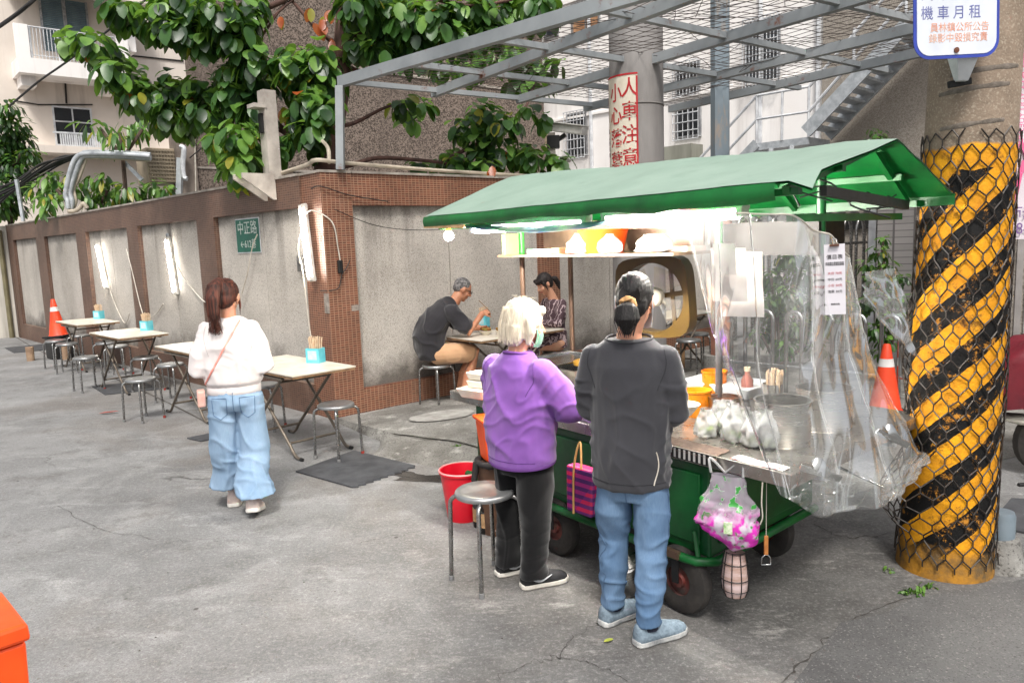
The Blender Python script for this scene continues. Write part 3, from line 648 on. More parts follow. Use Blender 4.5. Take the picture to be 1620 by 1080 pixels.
def branch(px, y0, y1, r0=.035, r1=.012, par=None):
    n = len(px); P = spline([D(a, b, lerp(y0, y1, i/(n-1))) for i, (a, b) in enumerate(px)], 5)
    MB().tube(P, [lerp(r0, r1, i/(len(P)-1)) for i in range(len(P))], 6).build('branch', bark, par or tree, smooth=60)
branch([(541,75),(505,50),(465,5),(430,-30)], 9.3, 9.2)
branch([(541,72),(565,55),(600,45),(650,55)], 9.3, 9.0)
branch([(536,100),(580,115),(620,110)], 9.3, 9.5, .03)
branch([(541,-5),(480,-10),(400,20),(330,20),(230,20)], 9.3, 9.0, .05)
branch([(528,200),(560,195),(610,170),(640,165)], 9.3, 9.8, .035)
branch([(515,265),(490,235),(460,215),(420,195),(350,180),(270,160),(200,140),(130,72)], 9.2, 9.3, .05)
branch([(515,268),(560,260),(600,250),(680,255),(740,262),(800,240)], 9.3, 10.3, .04)
branch([(480,225),(430,225),(390,215)], 9.2, 8.6, .025); branch([(536,150),(510,150),(490,130)], 9.2, 8.9, .025); branch([(460,215),(410,160),(390,110)], 9.2, 9.0, .025)
branch([(541,-20),(640,-15),(740,10),(830,-5)], 9.3, 8.9, .045)
branch([(700,255),(760,225),(820,190),(850,120)], 10, 11, .03)
for q in ([(390,65),(440,20),(470,-5)], [(405,70),(455,0)]): branch(q, 9.2, 9.2, .02, .008)
CL1 = [(190,12,26),(212,30,26),(232,26,30),(255,40,30),(270,20,36),(290,52,32),(310,40,36),(330,60,32),(345,20,40),(372,52,34),(385,30,36),(300,10,36),(395,5,30),(320,66,24)]
CL2 = [(105,68,11),(125,62,20),(145,70,26),(165,92,30),(182,112,32),(200,132,32),(218,148,32),(240,160,34),(262,152,34),(285,142,36),(300,165,38),(318,172,36),(282,188,32),(262,180,26),(322,135,26),(335,186,24),(345,165,24)]
CL3 = [(388,75,26),(400,98,34),(380,118,34),(395,140,38),(415,135,26),(378,165,28),(400,172,28),(365,150,24)]
CL4 = [(455,100,24),(475,95,30),(500,92,32),(520,105,26),(480,130,36),(505,135,34),(490,165,36),(510,170,26),(478,190,28),(495,205,28),(470,222,22),(490,228,18)]
CL5 = [(348,222,24),(372,212,28),(395,222,30),(412,235,26),(360,245,26),(385,255,30),(372,275,22),(386,290,14),(432,228,16),(440,238,12)]
CL6 = [(600,12,48),(640,30,46),(660,55,36),(610,50,36),(580,40,34),(565,70,22),(690,30,44),(720,60,30),(740,20,46),(785,22,44),(770,55,26),(820,15,38),(850,8,32),(560,8,40),(625,85,26),(600,80,22),(870,18,20),(655,90,20)]
CL7 = [(770,92,30),(800,84,28),(826,95,26),(850,108,24),(820,128,24),(855,132,22),(880,102,14),(700,105,26),(740,110,28)]
CL8 = [(640,165,22),(668,168,18),(652,196,14),(735,200,26),(765,188,32),(798,196,32),(755,228,34),(790,238,32),(825,248,30),(720,255,24),(760,262,26),(850,252,26),(882,256,20),(835,172,14),(700,250,20),(665,262,14),(760,175,20),(860,185,16)]
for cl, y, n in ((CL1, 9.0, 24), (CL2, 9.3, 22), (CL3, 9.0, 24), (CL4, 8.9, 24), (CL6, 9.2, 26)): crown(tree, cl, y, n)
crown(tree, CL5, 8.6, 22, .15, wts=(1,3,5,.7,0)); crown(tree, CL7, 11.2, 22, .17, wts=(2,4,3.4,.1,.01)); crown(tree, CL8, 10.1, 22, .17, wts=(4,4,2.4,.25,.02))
mb = MB()                                     # odd turning leaves on bare twigs
for px, py in ((448,25),(398,38),(362,58),(405,62),(415,82),(375,52),(525,62),(515,35),(512,28),(522,22),(455,180),(450,170),(775,268),(490,15),(408,75),(500,40)):
    for _ in range(2): q = D(px+random.uniform(-5,5), py+random.uniform(-5,5), 9.1); leaf(mb, q, V((random.uniform(-.5,.5), random.uniform(-.5,.2), -.8)), V((random.uniform(-.6,.6), -1, .2)), .15, .09, .2, random.choice((3,4,4)))
mb.build('turning_leaves', LM, tree, smooth=180)
# plants behind the left wall
def plant(name, label, cat, base, stems, cl, y, n, l, group=None, **kw):
    t = thing(name, label, cat, base, group)
    for s_ in stems: P = spline([D(a, b, y) if not isinstance(a, V) else a for a, b in s_], 4); MB().tube([V((base[0], base[1], 0))]+P, [.03]*(len(P)+1), 6).build('stem', twig, t, smooth=60)
    crown(t, cl, y, n, l, **kw); return t
def gnd(px, py, y): q = D(px, py, y); q.z = 0; return q
plant('papaya_plant', 'light green leafy plant standing above the pipes before the cream block', 'plant', gnd(195, 300, 14.2), [[(197,290),(193,240),(190,210)], [(195,250),(225,205)], [(195,250),(160,205)]],
      [(140,196,14),(160,202,18),(180,208,16),(172,216,14),(205,196,16),(225,192,18),(215,210,18),(236,202,12),(192,222,12),(180,228,9)], 14.2, 15, .26, wts=(1,3,5,1.2,0), ratio=.3, droop=.7)
plant('leafy_shrub', 'bright green shrub spilling over the top of the left wall', 'shrub', gnd(150, 320, 14.4), [[(110,325),(90,300)], [(160,322),(170,300)]],
      [(60,300,16),(82,285,20),(92,305,22),(75,318,18),(70,330,14),(105,278,12),(125,300,22),(145,312,22),(165,300,20),(180,312,20),(205,300,20),(220,310,18),(245,298,20),(265,300,14),(145,285,14),(165,280,12)], 14.4, 34, .22, wts=(1,3,6,.9,0), ratio=.4, droop=.6)
plant('dark_tree', 'dark bushy tree with small leaves at the left edge', 'tree', gnd(10, 330, 17), [[(12,330),(12,250)], [(12,280),(35,240)]],
      [(8,175,24),(20,200,26),(5,215,30),(32,225,22),(20,245,30),(48,245,16),(5,265,32),(30,268,26),(15,295,32),(-10,240,34),(-5,320,34),(18,325,26),(40,290,14)], 17, 90, .17, wts=(7,3,.7,0,0), ratio=.45, droop=.4)
plant('climber', 'small green climber growing on the grey wall under the stair', 'plant', gnd(1385, 260, 14.5), [], [(1376,222,10),(1390,215,12),(1382,208,8),(1396,222,9)], 14.5, 60, .09, wts=(4,3,1,0,0))
# branch of the shrub row beyond the railing is built with the railing
# ---------------------------------------------------------------- things on and over the wall
c = CR+LD*.98; 
wp = thing('concrete_bracket_post', 'square cream concrete post with a triangular bracket on top of the left wall', 'post', c+V((0,0,2.5)))
n_ = V((-LD.y, LD.x, 0)); n_ = n_ if n_.dot(-c) > 0 else -n_
cmm = mat('cream_concrete', (190,182,172), .8, (148,140,132), 4, bump=.003)
MB().bar(c-n_*.02+V((0,0,2.516)), c-n_*.02+V((0,0,3.42)), .14, .14, up=n_).build('shaft', cmm, wp)
fr = frame(c+n_*.005+V((0,0,2.50))-LD*.10, n_, (0,0,1)); MB().prism([(0,-.22),(.03,-.22),(.36,.0),(.36,.05),(0,.05)], fr, .03).prism([(0,-.22),(.03,-.22),(.36,.0),(.36,.05),(0,.05)], frame(c+n_*.005+V((0,0,2.50))+LD*.10, n_, (0,0,1)), .03).build('bracket', cmm, wp)
MB().box(c+n_*.10+V((0,0,3.25))+LD*.0, (.16,.14,.04), M.Rotation(angL, 3, 'Z')).build('arm', cmm, wp)
MB().box(c+n_*.06+V((0,0,3.08)), (.06,.04,.20), M.Rotation(angL, 3, 'Z')).build('meter', MT['dark'], wp)
def cable(name, label, pts, r_, mt, cat='cable', k=6): return tag(MB().tube(spline(pts, k), r_, 6).build(name, mt, smooth=60), label, cat)
def wl(t, s, z, o=.02): return CR+LD*t+n_*o+V((0,0,z))     # along left wall
nR = V((RD.y, -RD.x, 0))
def wrp(t, z, o=.02): return CR+RD*t+nR*o+V((0,0,z))
cable('conduit', 'cream pipe lying along the top of the corner wall', [wl(1.0,0,2.56,-.1), wl(.4,0,2.60,-.1), wrp(.05,2.62,-.12), wrp(.4,2.60,-.1), wrp(1.6,2.56,-.08), wrp(2.9,2.54,-.08)], .022, MT['pipe'], 'pipe')
cable('conduit', 'short cream pipe branching off behind the pergola post', [wrp(.18,2.60,-.12), wrp(.3,2.78,-.35), wrp(.5,2.95,-.9)], .02, MT['pipe'], 'pipe')
cable('wire', 'thin dark wire sagging across the pale wall panel', [wrp(.12,2.13,.03), wrp(.6,1.96,.03), wrp(1.2,1.905,.03), wrp(1.9,1.95,.03), wrp(2.9,2.12,.03)], .004, MT['cable'])
cable('wire', 'black wire tacked round the tiled corner under the coping', [wl(.12,0,2.34,.03), wrp(.0,2.35,.03), wrp(.3,2.27,.03), wrp(.75,2.21,.03)], .006, MT['cable'])
# camera mast
c = D(874, 270, 10.15); c.z = 2.51
cv = thing('camera_mast', 'thin concrete mast on the wall carrying two white security cameras', 'camera mast', c)
MB().bar(c-V((0,0,.3)), c+V((0,0,.62)), .09, .09, up=(1,0,0)).build('mast', cmm, cv)
wm = mat('white_plastic', (218,216,212), .4, (190,186,180), 7)
Rz = M.Rotation(R(-38), 3, 'Z') @ M.Rotation(R(12), 3, 'Y')
MB().box(c+V((.22,-.12,.64)), (.50,.15,.10), Rz).box(c+V((.2,-.12,.705)), (.56,.19,.02), Rz).build('box_camera', wm, cv, bev=.012)
MB().bar(c+V((0,0,.48)), c+V((.18,-.06,.58)), .05, .05).box(c+V((.02,0,.50)), (.16,.14,.16)).build('camera_arm', MT['black'], cv)
MB().lathe([(.0,.0),(.055,.005),(.06,.05),(.06,.2),(.05,.21),(.0,.21)], 16, c+V((.05,-.03,.2)), M.Rotation(R(60), 3, 'Y') @ M.Rotation(R(20), 3, 'X')).build('bullet_camera', wm, cv, smooth=40)
MB().ball(c+V((.04,-.03,.14)), .055).build('camera_base', MT['pipe'], cv, smooth=60)
# air conditioner and its pipework over the left wall
c = D(247, 265, 15.2)
ac = thing('air_conditioner', 'beige air conditioner box with louvred side beside the dark building', 'air conditioner', c)
Rz = M.Rotation(angR, 3, 'Z'); m_ = MB().box(c, (.52,.7,.66), Rz); m_.build('housing', mat('aged_beige', (176,160,138), .6, (140,126,108), 3), ac, bev=.01)
m_ = MB()
for i in range(9): m_.box(c+V((0,0,-.29+.072*i))+Rz @ V((0,-.36,0)), (.48,.03,.03), Rz)
for i in range(9): m_.box(c+Rz @ V((-.22+.055*i,-.362,0)), (.012,.03,.62), Rz)
m_.build('grille', mat('beige_grille', (150,136,116), .6), ac)
MB().box(c+Rz @ V((.42,.02,.02)), (.26,.66,.7), Rz).build('rear_box', MT['dark'], ac)
pw = thing('pipe_rack', 'bundle of grey pipes and cables arching over the left wall', 'pipes', D(110, 330, 14.0))
y_ = 14.0
for k, (dx, dy) in enumerate(((0,0),(7,3),(13,7),(5,-4))):
    q = [(108+dx*.6, 330), (107+dx, 318), (104+dx, 306-dy), (112+dx, 268+dy*2), (122+dx, 248+dy), (140, 243+dy), (190, 244+dy), (238, 247+dy)]
    MB().tube(spline([D(a, b, y_+.05*k) for a, b in q], 6), (.045, .05, .03, .022)[k], 8).build('pipe', MT['galv'] if k != 2 else MT['pipe'], pw, smooth=60)
MB().tube(spline([D(a, b, y_) for a, b in ((108,334),(118,334),(127,328),(132,322),(138,330))], 5), .04, 8).build('pipe', MT['pipe'], pw, smooth=60)
m_ = MB()
for k in range(7):
    q = [(-5, 300+k*4), (30, 282+k*3), (62, 262+k*2.5), (98, 248+k*1.5), (140, 243+k), (232, 244+k*1.2)]
    m_.tube(spline([D(a+random.uniform(-3,3), b+random.uniform(-3,3), y_+.4+.06*k) for a, b in q], 5), .02, 5)
m_.build('cable_bundle', MT['cable'], pw, smooth=60)
for a, b, k in ((D(37,350,14.2), D(26,284,14.2), .05), (D(195,255,14.3), D(225,285,14.3), .06), (D(285,250,15.0), D(283,330,15.0), .1)): MB().bar(a, b, k, k).build('strut', MT['galv'], pw)
cable('downpipe', 'white bent downpipe beside the air conditioner', [D(285,232,14.9), D(291,236,14.9), D(289,262,14.9), D(291,280,14.9), D(296,283,14.9)], .05, MT['whitemetal'], 'pipe')
for lab, q, r_ in (('black overhead cable slanting across the top left corner', [(-20,55),(30,20),(62,-8)], .03), ('overhead cable slanting past the balcony down to the left', [(15,168),(60,130),(100,102),(150,65),(200,25),(240,-8)], .016), ('thin cable running down across the dark building', [(300,250),(345,215),(420,168),(480,120)], .010)):
    cable('overhead_cable', lab, [D(a, b, 12.5) for a, b in q], r_, MT['cable'])
cable('wire', 'pale wire hanging down the dark building beside the pilaster', [D(308,200,15.0), D(309,260,15.0), D(310,320,15.0)], .012, MT['whitecable'])
# ---------------------------------------------------------------- stools
GS = 'round metal stools'
def make_stool(label, h=.47):
    t = thing('stool', label, 'stool', (0,0,0), GS, local=True)
    MB().lathe([(.0,h-.012),(.10,h-.012),(.142,h-.004),(.152,h-.012),(.155,h-.022),(.150,h-.034),(.138,h-.036),(0,h-.030)], 36).build('seat', MT['seat'], t, smooth=50)
    for k in range(4):
        a = R(90*k); d = V((math.cos(a), math.sin(a), 0)); f = V((0,0,1))
        pts = [d*.02+f*(h-.040), d*.12+f*(h-.040)] + arc(d*.138+f*(h-.085), f, d, .045, 0, R(80), 6) + [d*.195+f*.012]
        l = MB().tube(pts, .0115, 10).build('leg', MT['chrome'], t, smooth=60)
        MB().lathe([(0,0),(.014,0),(.0145,.025),(.0115,.028)], 10, d*.196).build('foot_cap', MT['cap_grey'] if k != 0 else MT['cap_red'], l, smooth=40)
    return t
st_ = NT('stainless_seat'); st_.set(col=st_.mix(st_.ramp(st_.noise(9, 5), .35, .65), lin((168,169,169)), lin((136,137,137))), metal=.7, rough=st_.math('ADD', st_.math('MULTIPLY', st_.noise(30, 3), .22), .24)); MT['seat'] = st_.mat
MT['cap_grey'] = mat('grey_rubber', (120,120,120), .8); MT['cap_red'] = mat('red_rubber', (150,50,40), .8)
proto = make_stool('round metal stool standing alone in front beside the elderly vendor', .50)
proto.location = (-.17, 3.765, 0); proto.rotation_euler.z = R(-8)
first = make_stool('low round metal stool standing on the toothed black rubber mat', .46)
q = G(531, 638, .46); first.location = (q.x, q.y, .006); first.rotation_euler.z = R(12)
for lab, pxy, rz, z0 in (
    ('stool out in the street before the second table, just left of the walking woman', (222,597), 20, 0), ('stool half hidden behind the right elbow of the walking woman', (416,606), 40, 0),
    ('stool close to the wall behind the third table, its seat above the black mat', (230,563), 10, 0), ('stool tucked under the left end of the table behind the walking woman', (269,574), 33, 0),
    ('stool set out in the street on the near side of the farthest table', (135.5,563), 5, 0), ('stool on the wall side of the farthest table, farther one', (168,540), 25, 0), ('stool between the farthest table and the next one, nearer one', (184.5,545.5), 50, 0),
    ('leftmost stool, directly below the traffic cone by the wall', (88,537), 15, 0), ('second stool from the left, in front of the farthest table', (105.5,542), 60, 0), ('stool behind the farthest table against the wall', (125.5,529), 38, 0),
    ('stool on the pavement that the man eating sits on', (690,575), 8, .02), ('nearer of two stools seen behind the gold fan', (1089,535.5), 18, 0), ('farther of two stools seen behind the gold fan', (1103,525.5), 50, 0)):
    q = G(*pxy, .46+z0); dup(first, (q.x, q.y, z0), R(rz), lab)
dup(first, (.50, 8.77, .02), R(20), 'stool the woman in the patterned dress sits on')
# ---------------------------------------------------------------- folding tables
MT['top'] = mat('laminate_top', (220,214,202), .38, (200,190,172), 5, spec=.5); MT['edge'] = mat('worn_wood_edge', (150,118,84), .7, (110,84,60), 20); MT['legsteel'] = mat('brownish_table_leg', (128,118,106), .45, (92,82,72), 9, metal=.5)
GT = 'folding tables along the wall'
def make_table(label):
    t = thing('folding_table', label, 'table', (0,0,0), GT, local=True)
    MB().box((0,0,.735), (1.2,.60,.014)).build('tabletop', MT['top'], t, bev=.003)
    m_ = MB(); m_.box((0,0,.719), (1.19,.59,.017)); m_.build('top_edge', MT['edge'], t)
    for s in (-1, 1):
        for y in (-.24, .24):
            yy = y + .02*s; f = V((0,0,1)); 
            pts = [V((-s*.36, yy, .705)), V((s*.33, yy, .10))] + spline([V((s*.33,yy,.10)), V((s*.375,yy,.05)), V((s*.43,yy,.018)), V((s*.50,yy,.013))], 4)[1:]
            l = MB().tube(pts, .0135, 8).build('leg', MT['legsteel'], t, smooth=60)
            MB().tube([V((s*.49,yy,.0135)), V((s*.52,yy,.0135))], .016, 8).build('foot_cap', MT['black'], l, smooth=60)
        MB().tube([V((s*.31,-.24+.02*s,.12)), V((s*.31,.24+.02*s,.12))], .011, 8).build('crossbar', MT['legsteel'], t, smooth=60)
        MB().tube([V((-s*.30,-.24+.02*s,.65)), V((-s*.30,.24+.02*s,.65))], .010, 8).build('crossbar', MT['legsteel'], t, smooth=60)
        MB().bar((-.38, s*.27, .685), (.38, s*.27, .685), .03, .02).build('rail', MT['legsteel'], t)
    return t
tb0 = make_table('folding table nearest the tiled corner, white top with a blue chopstick box'); LA = math.atan2(LD.y, LD.x)
def tpos(corner, z=.74):          # table centre from its outer right corner
    q = G(*corner, z); return q
tc1 = G(563,578.6,.74); c1 = tc1 + LD*.6 - V((.714,.70,0))*.30; tb0.location = (c1.x, c1.y, 0); tb0.rotation_euler.z = LA+R(180)
n2 = V((.714,.70,0))
c2 = G(247,548,.74) - LD*.55 + n2*.30; dup(tb0, (c2.x, c2.y, 0), LA+R(180), 'folding table half hidden behind the walking woman')
tc3 = G(267,526.7,.74); c3 = tc3 + LD*.6 - n2*.30; dup(tb0, (c3.x, c3.y, 0), LA+R(180), 'folding table in the middle of the row, under the second wall lamp')
tc4 = G(190,508,.74); c4 = tc4 + LD*.6 - n2*.30; dup(tb0, (c4.x, c4.y, 0), LA+R(180), 'farthest folding table of the row, beside the traffic cone')
dt = V((-.06, 8.28, .02)); dup(tb0, dt, angR, 'folding table the man in grey is eating at', 'folding tables along the wall')
q = G(1030, 500, .74); rt = q+RD*.25; dup(tb0, (rt.x+.1, rt.y, 0), angR, 'white topped table seen through the gold fan frame')
# chopstick boxes
MT['aqua'] = mat('aqua_plastic', (90,190,206), .35, (120,206,216), 8, alpha=1.0); MT['aqua_label'] = mat('pale_label', (200,226,226), .5, (170,206,210), 22); MT['chop'] = mat('wrapped_chopsticks', (226,204,176), .7, (206,176,144), 30)
def make_box(label):
    t = thing('chopstick_box', label, 'chopstick box', (0,0,0), 'chopstick boxes on the tables', local=True)
    m_ = MB(); h = .13; a, b = .065, .05
    for s in (-1, 1): m_.box((s*a, 0, h/2), (.006, 2*b, h)).box((0, s*(b-.003), h/2), (2*a-.006, .006, h))
    m_.box((0,0,.003), (2*a-.006,2*b-.012,.006)); m_.build('box', MT['aqua'], t)
    MB().box((0,-b-.0015,.07), (.09,.002,.08)).build('label_panel', MT['aqua_label'], t)
    m_ = MB()
    for i in range(26):
        x, y = random.uniform(-.05,.045), random.uniform(-.035,.035); d = V((random.uniform(-.03,.03)+x*.3, random.uniform(-.03,.03), .215+random.uniform(-.02,.015)))
        m_.bar(V((x,y,.01)), V((x,y,.01))+d, .011, .006, up=(1,0,0))
    m_.build('chopsticks', MT['chop'], t); return t
bx = make_box('aqua chopstick box on the table nearest the tiled corner'); q = G(500,573,.742); bx.location = (q.x, q.y, .742); bx.rotation_euler.z = R(-20)
for lab, pxy, z, rz in (('aqua chopstick box on the middle table under the second lamp', (232.5,522.5), .742, -25), ('aqua chopstick box on the farthest table', (157,504), .742, -20)):
    q = G(*pxy, z); dup(bx, (q.x, q.y, z), R(rz), lab)
q = G(764, 516, .762); dup(bx, (q.x, q.y, .762), R(-30), 'aqua chopstick box beside the eating man')
# ---------------------------------------------------------------- mats
rub = mat('rubber_mat', (74,75,78), .75, (54,55,58), 7, bump=.003); 
def mat_poly(pts, teeth=None):
    ps = []
    for i, a in enumerate(pts):
        b = pts[(i+1) % len(pts)]; ps.append(V(a))
        if teeth == i:
            n = 9; d = (V(b)-V(a)); o = V((d.y,-d.x,0)).normalized()*.035
            for k in range(n): p = V(a)+d*((k+.5)/n); ps += [p+o, p+o*.0+d*(.25/n)]
    return [(p.x, p.y) for p in ps]
def rmat(lab, px, teeth=None):
    MB().prism(mat_poly([G(*p) for p in px], teeth), M.Translation((0,0,.003)), .010).build('rubber_mat', rub); o = COL.objects[-1]; return tag(o, lab, 'mat')
rmat('dark rubber mat with a toothed edge under the low stool', [(468,747),(557,772),(657,738),(560,714)], 1)
rmat('dark rubber mat under the table in the middle of the row', [(146,612),(166,625),(252,616),(225,604)])
rmat('small dark mat lying by the far end of the wall', [(8,551),(22,558.5),(80,553),(72,544.5)])
rmat('dark toothed mat by the covered scooter', [(1572,822),(1578,842),(1720,838),(1740,800),(1600,790)], 1)
rmat('thin dark mat strip behind the walking woman', [(296,694),(318,699),(352,692),(330,687)])
# ---------------------------------------------------------------- wall lamps
LT = emis('lit_tube', (255,250,240), 40)
def wall_lamp(lab, a, b, o=.03):
    t = thing('fluorescent_lamp', lab, 'lamp', a, 'fluorescent lamps on the tiled wall')
    n = V((-LD.y, LD.x, 0)); n = n if n.dot(-a) > 0 else -n; d = (b-a).normalized()
    MB().bar(a+n*.02, b+n*.02, .075, .035, up=n).build('batten', MT['white_lamp'], t, bev=.005)
    MB().tube([a+n*.06+d*.05, b+n*.06-d*.05], .019, 12).build('tube', LT, t, smooth=60)
    for p in (a+d*.03, b-d*.03): MB().bar(p+n*.03-d*.018, p+n*.03+d*.018, .05, .075, up=n).build('end_cap', MT['white_lamp'], t)
MT['white_lamp'] = mat('white_lamp_body', (224,222,216), .5, (196,192,184), 8)
wall_lamp('lit fluorescent lamp leaning against the tiled corner column', wl(.27,0,2.20), wl(.19,0,1.42))
wall_lamp('lit fluorescent lamp on the wall panel behind the walking woman, near the green street sign', wl(4.10,0,1.98,-.06), wl(3.98,0,1.19,-.06))
wall_lamp('lit fluorescent lamp farthest along the wall', wl(7.13,0,1.97,-.06), wl(6.90,0,1.22,-.06))
MB().tube(arc(wl(4.1,0,1.99,-.03), LD, V((0,0,1)), .035, 0, R(180), 6), .012, 6).build('lamp_hook', MT['galv']); tag(COL.objects[-1], 'small steel hook holding the lamp by the green street sign', 'hook')
for lab, q in (('white cable looping from the corner lamp to the black socket', [wl(.22,0,2.10,.05), wl(.05,0,2.12,.06), wrp(.08,2.0,.05), wrp(.13,1.75,.04), wrp(.15,1.62,.03)]),
               ('white cable hanging below the corner lamp', [wl(.30,0,1.95,.06), wl(.42,0,1.75,.05), wl(.36,0,1.5,.05), wl(.35,0,1.0,.03), wl(.32,0,.82,.03)]),
               ('white cable hanging from the street sign nail behind the woman', [wl(1.40,0,1.93,.0), wl(1.55,0,1.78,.0), wl(1.75,0,1.45,0), wl(2.0,0,1.15,0)]),
               ('white cable drooping from the lamp by the street sign to the pillar', [wl(3.98,0,1.75,-.02), wl(3.7,0,1.45,-.03), wl(3.3,0,1.22,-.03), wl(2.9,0,1.12,.02), wl(2.6,0,1.12,.02)]),
               ('white cable hanging on the pillar between the two far lamps', [wl(5.65,0,1.80,.0), wl(5.6,0,1.83,.03), wl(5.45,0,1.5,.03), wl(5.25,0,1.0,.03), wl(5.1,0,.82,.02), wl(4.8,0,.9,-.03), wl(4.5,0,1.05,-.03)]),
               ('white cable hanging below the farthest lamp', [wl(6.95,0,1.6,-.03), wl(6.7,0,1.1,-.03), wl(6.3,0,.72,-.03), wl(6.1,0,.72,-.03), wl(5.95,0,.85,-.03)])):
    cable('lamp_cable', lab, q, .007, MT['whitecable'])
bx_ = MB().box(wl(.52,0,1.60,-.03), (.11,.05,.17), M.Rotation(angL,3,'Z')).box(wl(.52,0,1.62,.0), (.05,.02,.05), M.Rotation(angL,3,'Z')); tag(bx_.build('socket_box', mat('grey_socket', (104,102,100), .6, (78,76,74), 10), None, bev=.006), 'grimy grey socket box left of the corner lamp', 'socket')
m_ = MB().box(wrp(.15,1.56,.02), (.05,.035,.13), M.Rotation(angR,3,'Z')); tag(m_.build('plug_switch', MT['black'], None, bev=.006), 'black inline switch hanging on the corner column', 'switch')
m_ = MB().prism([(-.08,-.1),(.03,-.12),(.09,-.02),(.085,.1),(.03,.07),(-.02,.10),(-.07,.02)], frame(wrp(.14,1.37,.004), RD, (0,0,1)), .002); tag(m_.build('torn_paper', mat('torn_white_paper', (206,202,196), .8, (150,140,132), 26)), 'torn white paper stuck to the tiled corner column', 'paper')
cable('wire', 'dark wire crossing the torn paper on the corner column', [wl(.05,0,1.33,.05), wrp(.05,1.33,.03), wrp(.12,1.36,.03), wrp(.16,1.48,.03), wrp(.22,1.55,.03), wrp(.26,1.62,.03)], .005, MT['cable'])
# green street name sign
gs = thing('street_sign', 'green street name sign with white Chinese characters fixed on the wall panel', 'sign', wl(1.73,0,1.92,-.05))
nL = n_; fr = frame(wl(1.735,0,1.925,-.055), -LD, (0,0,1)); rect = lambda w_, h_: [(-w_/2,-h_/2),(w_/2,-h_/2),(w_/2,h_/2),(-w_/2,h_/2)]
MB().prism(rect(.60,.40), fr, .006).build('border', MT['whitemetal'], gs)
MB().prism(rect(.575,.375), fr @ M.Translation((0,0,.006)), .003).build('plate', mat('sign_green', (18,104,84), .45, (22,88,74), 6), gs)
sw = mat('sign_lettering', (214,220,212), .5, (180,190,184), 20); text('中正路', .165, fr @ M.Translation((0,.08,.0102)), sw, gs); text('←612巷', .115, fr @ M.Translation((.0,-.10,.0102)), sw, gs)
# ---------------------------------------------------------------- traffic cones, bins, odds and ends on the left
MT['cone'] = mat('cone_orange', (232,72,30), .5, (214,60,24), 6, bump=.001); MT['cone_white'] = mat('cone_white', (222,220,216), .5, (196,192,188), 9)
def cone(lab, p, h, tilt=0):
    t = thing('traffic_cone', lab, 'cone', p); rot = M.Rotation(tilt, 3, 'Y'); k = h/.7; c = V(p)
    MB().lathe([(.165*k,.03*k),(.15*k,.05*k),(.105*k,.30*k),(.088*k,.40*k),(.07*k,.50*k),(.035*k,.69*k),(.028*k,.70*k),(.0,.70*k)], 24, c, rot, caps=False).build('body', MT['cone'], t, smooth=40)
    MB().lathe([(.0765*k,.475*k),(.0625*k,.555*k)], 24, c, rot, caps=False).build('band', MT['cone_white'], t, smooth=40)
    MB().box(c+V((0,0,.015*k)), (.40*k,.40*k,.03*k), rot).build('base', MT['black'], t, bev=.01*k); return t
q = G(97, 566); bn = thing('low_bin', 'dark box against the wall that the far traffic cone stands on', 'box', q)
MB().box(q+V((0,0,.19)), (.42,.36,.38), M.Rotation(angL,3,'Z')).build('body', MT['black'], bn, bev=.02)
for s in (-1, 1): MB().lathe([(.0,0),(.06,0),(.065,.24),(0,.24)], 14, q+V((.3*s-.1,-.22,0))).build('tan_can', mat('tan_can', (164,138,112), .7, (130,104,84), 8), bn, smooth=40)
cone('orange traffic cone with white band standing high by the left wall', (q.x, q.y, .381), .66, R(-3))
r_ = G(1400, 652); cone('orange traffic cone behind the steel railing', (r_.x, r_.y, 0), .66)
p = G(171, 655); m_ = MB(); leaf(m_, p+V((-.1,0,.012)), V((1,.2,0)), V((0,0,1)), .2, .06, -.1, 0, .3); tag(m_.build('fallen_leaf', mat('red_leaf', (168,74,62), .6, (130,60,50), 20)), 'single reddish fallen leaf on the street left of the walking woman', 'leaf')
p = G(963, 1017); m_ = MB(); leaf(m_, p+V((-.02,0,.008)), V((1,.4,0)), V((0,0,1)), .045, .025, -.1, 0, .3); tag(m_.build('fallen_leaf', mat('green_yellow_leaf', (178,178,70), .6, (140,150,60), 20)), 'tiny yellow green leaf on the ground by the grey shoes', 'leaf')
# orange bin in the corner of the picture
q = G(46, 985, .62); ob = thing('orange_bin', 'bright orange plastic bin cut off by the lower left corner', 'bin', (q.x-.25, q.y+.1, 0))
MT['orange'] = mat('orange_plastic', (240,86,20), .42, (228,74,14), 4)
f_ = G(47, 985, .62); k_ = G(15, 945, .62); dv = V((k_.x-f_.x, k_.y-f_.y, 0)); wv = V((-dv.y, dv.x, 0)).normalized()*.42; dv = dv.normalized()*.36
def bin_(z0, z1, g, g1): return [V((f_.x, f_.y, z))+dv*a+wv*b for z, h in ((z0, g), (z1, g1)) for a, b in ((h,h),(1-h,h),(1-h,1-h),(h,1-h))]
m_ = MB(); m_.hexa(bin_(0, .56, .07, .03)); m_.build('body', MT['orange'], ob, bev=.012); MB().hexa(bin_(.562, .62, 0, .01)).build('lid', MT['orange'], ob, bev=.012)
cx = None; Rz = None
def brick(w0, d0, w1, d1, z0, z1):
    return [cx+Rz @ V((sx*w_/2, sy*d_/2, z)) for z, w_, d_ in ((z0,w0,d0),(z1,w1,d1)) for sx, sy in ((-1,-1),(1,-1),(1,1),(-1,1))]
